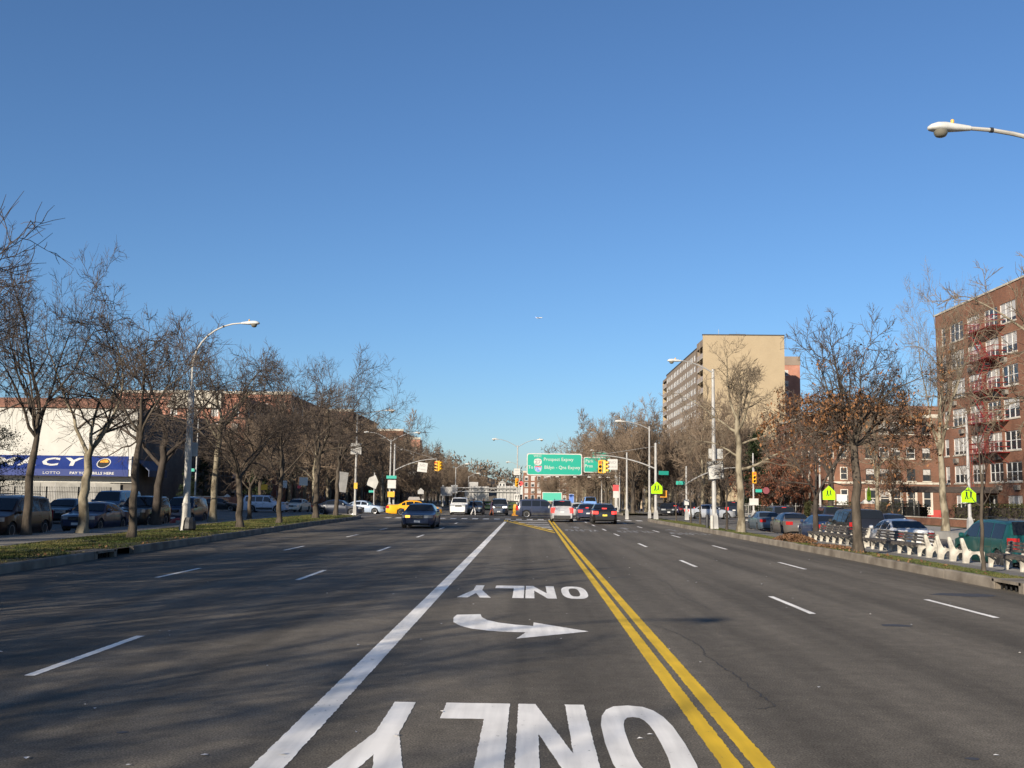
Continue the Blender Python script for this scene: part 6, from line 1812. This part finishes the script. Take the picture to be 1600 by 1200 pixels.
# left crossing group
mast('signal mast at the far left of the crossing with an arm over the traffic', -15.6, 118.4, 7.85, 4.75, -10.7, 6.15, z=0, stay=True)
signal_head('yellow traffic light hung at the end of the far left arm', (-10.75, 118.3, 5.35), -.35, True)
sign('turn_sign', 'white no turns sign hung tilted from the far left arm', 'sign', (-12.35, 118.2, 5.18), 1.12, 1.08, tilt=R_(-6), text=[('NO', 0, .08, .42, 'sign_grey', 1), ('TURNS', 0, -.36, .3, 'sign_grey', .9)])
sign('street_name_sign', 'turquoise street name sign on the far left double lamp', 'sign', (-15.8, 117.6, 4.0), 1.15, .34, 'sign_green2')
sign('plain_sign', 'blank white sign below the turquoise street name sign', 'sign', (-15.75, 117.62, 3.2), .95, .95, 'sign_white')
sign('warning_sign', 'yellow sign low on the far left double lamp', 'sign', (-15.8, 117.6, 2.05), .80, .62, 'sig_yellow')
sign('plain_sign', 'white rectangular sign on the lamp behind the far left double lamp', 'sign', (-17.0, 149.8, 4.85), 1.45, 1.1, 'sign_white', shape='round')
sign('plain_sign', 'pale sign on the small lamp over the far left traffic', 'sign', (-12.8, 174.8, 3.1), 1.1, 1.4, 'sign_back')
sign('plain_sign', 'cream and pink sign on the further small lamp over the far left traffic', 'sign', (-12.3, 204.8, 2.4), 1.2, 1.5, 'frame_cream')
sign('school_sign', 'bare back of a pentagonal sign behind the yellow taxi', 'sign', (-13.2, 125, 2.5), .72, .72, 'sign_back', shape='house', post=0)
sign('direction_sign', 'weathered grey back of a wide sign behind the blue saloon', 'sign', (-12.1, 150, 2.6), 1.7, 1.3, 'sign_back', post=0)
sign('plain_sign', 'pale square sign back high on the lamp by the last left trees', 'sign', (-15.05, 88.8, 5.9), .92, .95, 'sign_back', rz=.15)
sign('signal_box', 'yellow control box on the lamp by the last left trees', 'sign', (-15.0, 88.8, 2.72), .30, .52, 'sig_yellow')
sign('school_sign', 'tilted bare back of a pentagonal sign right of the last left trees', 'sign', (-14.0, 92.2, 3.2), 1.0, 1.15, 'sign_back', rz=-.3, shape='house', tilt=R_(-22), post=0)
sign('direction_sign', 'leaning bare back of a tall rectangular sign between the last left trees', 'sign', (-16.4, 90.0, 3.05), .95, 1.75, 'sign_back', rz=.5, tilt=R_(-7), post=0)
sign('street_name_sign', 'small green street name sign on the thin post left of the yellow taxi', 'sign', (-18.1, 118, 2.35), .62, .24, 'sign_green2')
lamp('thin armless post left of the yellow taxi carrying a street name sign', -17.8, 118, 4.5, [], 'davit', 'galv', z=0, r=.06)
lamp('white pole at the far left corner by the garden wall', -38.4, 118.2, 10.5, [], 'davit', 'galv', z=0.15, r=.08)
sign('street_name_sign', 'turquoise street name sign on the far left corner pole', 'sign', (-39.0, 117.9, 4.55), 1.0, .34, 'sign_green2')
sign('plain_sign', 'white sign mounted behind the left lamp shaft, showing at both sides', 'sign', (-15.95, 48.25, 3.98), .62, .66, 'sign_white')
for i, (x, y, z, w, h, f, lab) in enumerate(((-29.0, 112.5, 2.65, .75, .6, 'sig_yellow', 'yellow box sign above the white off-road car'), (-27.1, 113.5, 3.0, .72, .82, 'sign_white', 'white sign pair above the white off-road car'), (-25.0, 113.8, 3.35, .95, .9, 'frame_cream', 'cream sign right of the white sign pair'), (-25.5, 113.9, 2.75, .38, .34, 'sign_red', 'small red and white sign under the cream sign'))):
    sign('plain_sign', lab, 'sign', (x, y, z), w, h, f, post=0)
sign('stop_sign', 'round red and white sign by the median double lamp', 'sign', (-1.17, 132.9, 3.65), .62, .62, 'sign_red', shape='oct', post=0)
sign('turn_sign', 'white no turns sign on the median double lamp', 'sign', (-1.7, 132.7, 5.14), .82, .82, text=[('NO', 0, .05, .3, 'sign_grey', 1), ('TURNS', 0, -.26, .22, 'sign_grey', .9)])
signal_head('yellow traffic light with red lit on the median double lamp', (-1.72, 132.7, 3.78), .3, True, False)
s_, p_ = sign('lane_sign', 'white sign with two black arrows low on the median', 'sign', (-1.7, 132.6, 1.85), .72, .85, 'sign_white')
m = MB()
for sx in (-.16, .16):
    m.poly([(sx - .05, -.010, -.25), (sx + .03, -.010, -.25), (sx + .10, -.010, .12), (sx + .02, -.010, .12)]); m.poly([(sx - .06, -.0095, .12), (sx + .18, -.0095, .12), (sx + .08, -.0095, .34)])
m.build('arrows', M['sign_black'], p_)
brl = thing('traffic_barrel', 'yellow barrel with an orange foot at the median nose', 'barrel', (-1.45, 106.8, 0)); m = MB(); m.lathe([(.26, .28), (.30, .5), (.27, .9), (.22, 1.15), (.08, 1.2)], 12); m.build('drum', M['yellow_plastic'], brl, smooth=40); m = MB(); m.lathe([(.42, 0), (.40, .1), (.28, .277)], 12); m.build('foot', M['sign_orange'], brl)
rd = thing('red_bundle', 'red bundle lying on the road before the dark blue hatch', 'bundle', (-21.0, 62.4, 0)); m = MB(); m.lathe([(.62, 0), (.72, .14), (.60, .36), (.25, .44)], 9); m.build('bundle', M['red_plastic'], rd, smooth=60); m = MB(); m.box(-.12, -.73, .1, .1, -.66, .3); m.build('white_patch', M['sign_white'], rd)
bn = thing('litter_bin', 'dark litter bin by the orange brick garden wall', 'bin', (-37.6, 120.4, .15)); m = MB(); m.lathe([(.27, 0), (.33, .95)], 12); m.build('drum', M['trim'], bn); m = MB(); m.lathe([(.35, .952), (.35, 1.0), (.30, 1.02)], 12); m.build('rim', M['black_metal'], bn)

# ---- green overhead signs on their gantry
gt = thing('sign_gantry', 'overhead sign gantry on twin right poles, arms behind the green signs', 'gantry', (0, 131, 0))
for x in (10.85, 11.35):
    m = MB(); m.lathe([(.17, 0), (.13, 7.1)], 10, c=(x, 0, 0)); m.build('pole', M['galv'], gt, smooth=40)
for z in (5.4, 6.7):
    m = MB(); m.tube([(-.4, .1, z), (10.85, .1, z)], .09, 8); m.build('beam', M['galv'], gt, smooth=40)
m = MB()
for k in range(12): m.tube([(-.2 + k * .95, .1, 5.4 if k % 2 else 6.7), (.75 + k * .95, .1, 6.7 if k % 2 else 5.4)], .035, 5)
m.build('lattice', M['galv'], gt)
m = MB()
for x in (.5, 2.3, 3.4, 5.6, 7.4, 8.8, 9.8): m.tube([(x, .1, 4.72), (x, -.75, 4.5)], .025, 5); m.cbox((x, -.85, 4.52), (.42, .2, .1))
m.build('light_bar', M['white_metal'], gt)
m = MB(); m.tube([(.3, -.5, 4.58), (10, -.5, 4.85)], .018, 5); m.build('catwalk_rail', M['galv'], gt)
s_, p_ = sign('road_sign', 'large green overhead sign for Prospect Expwy and Bklyn-Qns Expwy', 'sign', (3.05, 130.6, 6.06), 7.02, 2.78, 'sign_green', shape='round', border='sign_white',
     text=[('WEST', -2.12, .92, .40, 'sign_white', 1), ('Prospect Expwy', .50, .45, .60, 'sign_white', .96), ('To', -3.0, -.55, .58, 'sign_white', 1), ('Bklyn - Qns Expwy', .98, -.56, .60, 'sign_white', .98)])
def shield(parent, cx, cz, poly, mat, y): 
    m = MB(); m.poly([(cx + u, y, cz + v) for u, v in poly]); return m.build('route_shield', M[mat], parent)
shield(p_, -2.1, .32, [(-.42, -.32), (-.2, -.38), (0, -.43), (.2, -.38), (.42, -.32), (.50, 0), (.42, .32), (.2, .38), (0, .43), (-.2, .38), (-.42, .32), (-.50, 0)], 'sign_white', -.013)
m = MB(); v, f = text_geo('27', .03); m.add(v, f, lambda a, b, c: (-2.1 + a * .80, -.017, .08 + b * .68)); m.build('route_number', M['sign_grey'], p_)
sp = [(-.46, .36), (-.2, .30), (0, .38), (.2, .30), (.46, .36), (.47, 0), (.36, -.30), (0, -.50), (-.36, -.30), (-.47, 0)]
shield(p_, -2.05, -.52, sp, 'sign_white', -.013)
shield(p_, -2.05, -.52, [(u * .9, v * .9) for u, v in sp], 'sign_blue', -.016)
shield(p_, -2.05, -.52, [(-.40, .31), (-.2, .27), (0, .33), (.2, .27), (.40, .31), (.40, .16), (-.40, .16)], 'sign_red', -.019)
m = MB(); v, f = text_geo('278', .02); m.add(v, f, lambda a, b, c: (-2.05 + a * .48, -.022, -.75 + b * .48)); m.build('route_number', M['sign_white'], p_)
sign('road_sign', 'smaller green overhead sign half hidden by the traffic light', 'sign', (8.48, 130.9, 6.08), 3.46, 1.95, 'sign_green', shape='round', border='sign_white', text=[('Park', -1.0, .30, .58, 'sign_white', .95), ('Pros', -1.08, -.32, .58, 'sign_white', .95)])
sign('road_sign', 'green exit tab sign above the smaller overhead sign', 'sign', (8.95, 130.9, 7.38), 2.3, .62, 'sign_green', border='sign_white', text=[('EXIT', -.45, -.2, .5, 'sign_white', .95)])
# small ground-mounted green sign and route markers between the cars
sign('road_sign', 'low green road sign between the navy and silver off-road cars', 'sign', (3.2, 150, 2.0), 3.0, 1.3, 'sign_green', rz=-.35, post=0, border='sign_white')
sign('route_marker', 'pair of small route markers beyond the pale silver saloon', 'sign', (6.0, 150, 1.7), .75, 1.5, 'sign_blue', post=0, border='sign_white')
# far truss gantry with big sign backs
tg = thing('sign_gantry', 'far truss gantry spanning the left carriageway with the bare backs of large signs', 'gantry', (0, 175, 0))
for x in (-14.7, -1.8):
    m = MB(); m.tube([(x, 0, 0), (x, 0, 3.75)], .15, 8); m.build('pole', M['galv'], tg)
for z in (3.35, 2.72):
    m = MB(); m.tube([(-14.9, 0, z), (-1.6, 0, z)], .075, 6); m.build('beam', M['galv'], tg)
m = MB()
for k in range(22): m.tube([(-14.7 + k * .6, 0, 2.72 if k % 2 else 3.35), (-14.1 + k * .6, 0, 3.35 if k % 2 else 2.72)], .03, 4)
m.build('lattice', M['galv'], tg)
for (x0, x1, z0, z1, lab) in ((-10.3, -7.0, 1.3, 3.6, 'bare back of a wide sign on the far truss, left of two'), (-5.6, -1.9, 1.3, 3.75, 'bare back of a wide sign on the far truss, right of two')):
    b = thing('bare_sign', lab, 'sign', ((x0 + x1) / 2, 175.3, (z0 + z1) / 2)); w, h = x1 - x0, z1 - z0
    m = MB(); m.box(-w / 2, 0, -h / 2, w / 2, .04, h / 2); m.build('panel', M['sign_back'], b)
    for k in range(6):
        m = MB(); x = -w / 2 + w * (k + .5) / 6; m.box(x - .05, -.12, -h / 2 - .1, x + .05, -.003, h / 2 + .05); m.build('stiffener', M['galv'], b)
    if lab.endswith('left of two'):
        m = MB(); m.box(-w / 2, 0, h / 2 + .01, -w / 2 + 1.5, .04, h / 2 + .75); m.build('tab_panel', M['sign_back'], b)
sheet('far_lawn', M['lawn'], [(-9.5, 150), (-.6, 150), (-.6, 215), (-9.5, 215)], .15)
gr_ = thing('guard_rail', 'green guard rail at the far end of the road', 'guard rail', (-4.5, 149.5, 0))
for z in (.55, .95): 
    m = MB(); m.box(-4.8, 0, z, 3.4, .06, z + .16); m.build('rail', M['lawn'], gr_)
for k in range(5): 
    m = MB(); m.box(-4.6 + k * 1.95, .07, 0, -4.5 + k * 1.95, .16, 1.15); m.build('post', M['galv'], gr_)

# ---- benches along the right mall
def bench(label, y0, n, slats=True, pitch=1.05, x=14.75):
    """concrete end frames and dark timber slats, seat side towards the service road; runs along +y"""
    t = thing('park_bench', label, 'bench', (x, y0 + ((n - 1) * pitch if slats else 0), -.065), PI if slats else 0, 'concrete-framed benches along the right mall')
    side = [(-.36, 0), (-.17, 0), (-.14, .17), (-.04, .29), (.10, .31), (.20, .23), (.24, .10), (.25, 0), (.35, 0), (.355, .36), (.32, .41), (.02, .385), (-.17, .42), (-.24, .56), (-.31, .76), (-.345, .825), (-.40, .83), (-.425, .79), (-.405, .66), (-.35, .42)]
    f0 = None
    for k in range(n):
        if f0 is None:
            m = MB(); m.prism(side, lambda u, v, q: (u, -.045 + .09 * q, v)); f0 = m.build('end_frame', M['bench_conc'], t, recalc=True)
        else: share(f0, t, (0, k * pitch, 0))
    if slats:
        L = (n - 1) * pitch
        for (xx, zz, tilt) in ((-.298, .765, 15), (-.262, .655, 15), (-.222, .545, 15)):
            m = MB(); m.cbox((xx, L / 2, zz), (.035, L + .12, .085), Matrix.Rotation(R_(-tilt), 3, 'Y')); m.build('slat', M['bench_slat'], t)
        for xx, zz in ((-.12, .428), (-.02, .415), (.08, .415), (.18, .42), (.29, .43), (.385, .385)):
            m = MB(); m.cbox((xx, L / 2, zz), (.08, L + .12, .035) if xx < .35 else (.035, L + .12, .08)); m.build('slat', M['bench_slat'], t)
    return t
bench('long slatted bench by the parked blue car, furthest from the camera', 46.6, 8)
bench('long slatted bench in front of the white parked saloon', 38.9, 7)
bench('bare concrete bench frames that have lost their slats, before the teal estate', 34.9, 4, False, 1.06)
bench('long slatted bench at the right edge in front of the teal estate', 25.6, 8)
m = MB(); m.box(-.45, 0, -.06, .45, 31, .03); struct(m, 'bench_plinth', M['pave'], loc=(14.75, 25, -.09))

# ---- people
def person(label, loc, rz, h=1.72, coat='navy_cloth', legs='jean', stride=.18, lean=0.0, crouch=0.0, extra=None, hair='hair', arms=.05):
    """one continuous skinned body, head and hair included; local +y is the way the person faces"""
    s = h / 1.75
    J = {'pelvis': (0, 0, .93), 'waist': (0, .01 + lean * .3, 1.10), 'chest': (0, .0 + lean * .8, 1.32), 'neck': (0, .01 + lean, 1.48), 'head0': (0, .03 + lean * 1.05, 1.56), 'head1': (0, .05 + lean * 1.1, 1.66), 'crown': (0, .035 + lean * 1.1, 1.735)}
    for sx, n in ((-1, 'l'), (1, 'r')):
        f = stride * sx
        J['hip' + n] = (.10 * sx, 0, .90); J['knee' + n] = (.11 * sx, .04 + f * .75 + .0, .50); J['ankle' + n] = (.11 * sx, f - (.10 if f < 0 else 0), .09); J['toe' + n] = (.12 * sx, f + .14 - (.10 if f < 0 else 0), .035)
        J['sh' + n] = (.18 * sx, lean * .95, 1.42); J['el' + n] = (.25 * sx, -f * .6 + arms + lean, 1.14); J['wr' + n] = (.24 * sx, -f * .9 + arms * 3 + .06 + lean, .91); J['hand' + n] = (.235 * sx, -f * .95 + arms * 3.4 + .08 + lean, .82)
    Rr = {'pelvis': (.15, .12), 'waist': (.15, .11), 'chest': (.185, .13), 'neck': (.06, .06), 'head0': (.07, .08), 'head1': (.082, .098), 'crown': (.06, .075)}
    for n in 'lr':
        Rr.update({'hip' + n: (.10, .10), 'knee' + n: (.065, .065), 'ankle' + n: (.045, .05), 'toe' + n: (.04, .032), 'sh' + n: (.075, .075), 'el' + n: (.052, .052), 'wr' + n: (.035, .04), 'hand' + n: (.028, .045)})
    E = [('pelvis', 'waist'), ('waist', 'chest'), ('chest', 'neck'), ('neck', 'head0'), ('head0', 'head1'), ('head1', 'crown')]
    for n in 'lr': E += [('pelvis', 'hip' + n), ('hip' + n, 'knee' + n), ('knee' + n, 'ankle' + n), ('ankle' + n, 'toe' + n), ('chest', 'sh' + n), ('sh' + n, 'el' + n), ('el' + n, 'wr' + n), ('wr' + n, 'hand' + n)]
    names = list(J); me = bpy.data.meshes.new('person')
    me.from_pydata([tuple(c * s for c in J[n]) for n in names], [(names.index(a), names.index(b)) for a, b in E], [])
    o = link(bpy.data.objects.new('person', me))
    sk = o.modifiers.new('skin', 'SKIN'); sb = o.modifiers.new('sub', 'SUBSURF'); sb.levels = 1; sb.render_levels = 1
    for i, n in enumerate(names):
        me.skin_vertices[0].data[i].radius = (Rr[n][0] * s, Rr[n][1] * s)
        me.skin_vertices[0].data[i].use_root = (n == 'pelvis')
    dg = bpy.context.evaluated_depsgraph_get()
    m2 = bpy.data.meshes.new_from_object(o.evaluated_get(dg))
    bpy.data.objects.remove(o); bpy.data.meshes.remove(me)
    for mt in (coat, legs, 'skin', hair, 'trim'): m2.materials.append(M[mt])
    for p in m2.polygons:
        c = p.center / s; p.use_smooth = True
        if c.z > 1.62 or (c.z > 1.53 and c.y - lean * 1.05 < .0): k = 3
        elif c.z > 1.49: k = 2
        elif c.z < .085: k = 4
        elif c.z < .88 and abs(c.x) > .185: k = 2
        elif c.z < .80: k = 1
        else: k = 0
        p.material_index = k
    r = link(bpy.data.objects.new('person', m2)); r.location = loc; r.rotation_euler = (0, 0, rz)
    tag(r, label, 'person')
    if coat != 'plain':                      # open coat hem and a nose-and-brow relief
        m = MB(); m.lathe([(.175 * s, .66 * s), (.19 * s, .70 * s), (.165 * s, .95 * s), (.15 * s, 1.05 * s)], 12, M=Matrix.Diagonal((1, .82, 1))); m.build('coat_hem', M[coat], r, smooth=60)
    return r
person('person in a dark coat walking across the road, left of the pair', (-5.75, 106.0, 0), -PI / 2, 1.72, 'navy_cloth', 'white_cloth')
person('person in a long black coat walking across the road, right of the pair', (-4.75, 106.3, 0), -PI / 2, 1.80, 'navy_cloth', 'navy_cloth', .1)
person('person in a plum jacket and rust trousers crossing before the grey off-road car', (-3.85, 104.8, 0), -PI / 2, 1.66, 'plum_cloth', 'rust_cloth', .16)
person('person in a beige coat walking between the right signal pole and the trees', (13.0, 121.0, .1), -PI / 2, 1.75, 'tan_cloth', 'jean', .22)
person('person in a dark coat and pale cap behind the white parked saloon', (18.6, 51.6, -.28), .4, 1.42, 'navy_cloth', 'jean', .05, .12, hair='white_cloth')

# ---- what closes the view: wooded rise with pale houses, and a far airliner
mb = MB(); N_ = 60
rng = random.Random(5)
def hz(x): return 5.0 + 13.0 * max(0, min(1, (-x - 5) / 60)) + 4.2 * math.exp(-((x + 15) / 45) ** 2) + 1.2 * math.sin(x * .11)
prev = None
for k in range(N_ + 1):
    x = -260 + 520 * k / N_
    mb.v += [(x, 470, -.05), (x, 560, hz(x)), (x, 700, hz(x) * 1.05), (x, 900, -.05)]
for k in range(N_):
    for j in range(3): a = k * 4 + j; mb.f.append((a, a + 4, a + 5, a + 1)); mb.m.append(0)
struct(mb, 'hill', M['soil'], recalc=True)
mb = MB()
for k in range(1500):
    x = rng.uniform(-190, 190); y = rng.uniform(480, 600); z0 = hz(x) * min(1, (y - 470) / 90)
    h = rng.uniform(4, 9.5); r = h * .42
    for q in range(15):
        a = rng.random() * 6.28; b = rng.uniform(-.2, 1); c = Vector((x + math.cos(a) * r * rng.random(), y + math.sin(a) * r * rng.random(), z0 + h * rng.uniform(.15, 1)))
        d = Vector((rng.uniform(-1, 1), rng.uniform(-1, 1), rng.uniform(.1, 1.6))).normalized(); u, w = frame_of(d); l = rng.uniform(.9, 2.2)
        mb.poly([c - u * l * .3, c + u * l * .3, c + d * l])
tag(mb.build('far_wood', M['far_twig']), kind='stuff')
for i, (x, y, w, h, lab) in enumerate(((-27, 478, 4.5, 1.8, 'pale house among the trees on the far rise, left of three'), (-13.0, 482, 3.2, 1.8, 'small white house on the far rise above the truss'), (-5.5, 476, 4.5, 1.6, 'white house on the far rise right of the median lamp'))):
    t = thing('house', lab, 'house', (x, y, hz(x) * .42 + (2.4 if i else 3.2)))
    m = MB(); m.box(-w / 2, 0, -3, w / 2, 5, h); m.build('wall', M['frame_cream'] if i == 0 else M['sign_white'], t)
    m = MB(); m.prism([(-w / 2 - .4, h + .003), (w / 2 + .4, h + .003), (0, h + 1.1)], lambda u, v, k: (u, -.4 + 7.8 * k, v)); m.build('roof', M['pave'], t, recalc=True)
    for q in (-1, 1):
        m = MB(); m.box(q * w * .25 - .35, -.03, .4, q * w * .25 + .35, .02, 1.4); m.build('window', M['glass'], t)
ap = thing('airliner', 'tiny pale airliner high in the clear sky', 'aircraft', (10.5, 1500, 264.5), R_(72))
ap.scale = (.62, .62, .62)
m = MB(); m.tube([(0, -9, 0), (0, -8.2, .1), (0, -6.5, .1), (0, 4, 0), (0, 8, .5), (0, 9.2, .8)], [.1, .7, .95, .95, .5, .12], 10); m.build('fuselage', M['sign_white'], ap, smooth=60)
for sx in (-1, 1):
    m = MB(); m.prism([(0, -2.2), (sx * 8.2, 2.0), (sx * 8.2, 3.0), (0, 1.2)], lambda u, v, k: (u, v, -.35 + .18 * k + abs(u) * .06)); m.build('wing', M['galv'], ap, recalc=True)
    m = MB(); m.prism([(0, 6.8), (sx * 3.2, 8.4), (sx * 3.2, 9.0), (0, 8.4)], lambda u, v, k: (u, v, .7 + .12 * k)); m.build('tailplane', M['galv'], ap, recalc=True)
    m = MB(); m.lathe([(.45, -1.1), (.5, 0), (.35, 1.1)], 8, c=(sx * 2.8, -1.2, -.95), M=Matrix.Rotation(R_(90), 3, 'X')); m.build('engine', M['galv'], ap)
m = MB(); m.prism([(6.4, .6), (8.6, 3.6), (9.4, 3.6), (8.9, .6)], lambda u, v, k: (-.1 + .2 * k, u, v)); m.build('fin', M['sign_blue'], ap, recalc=True)
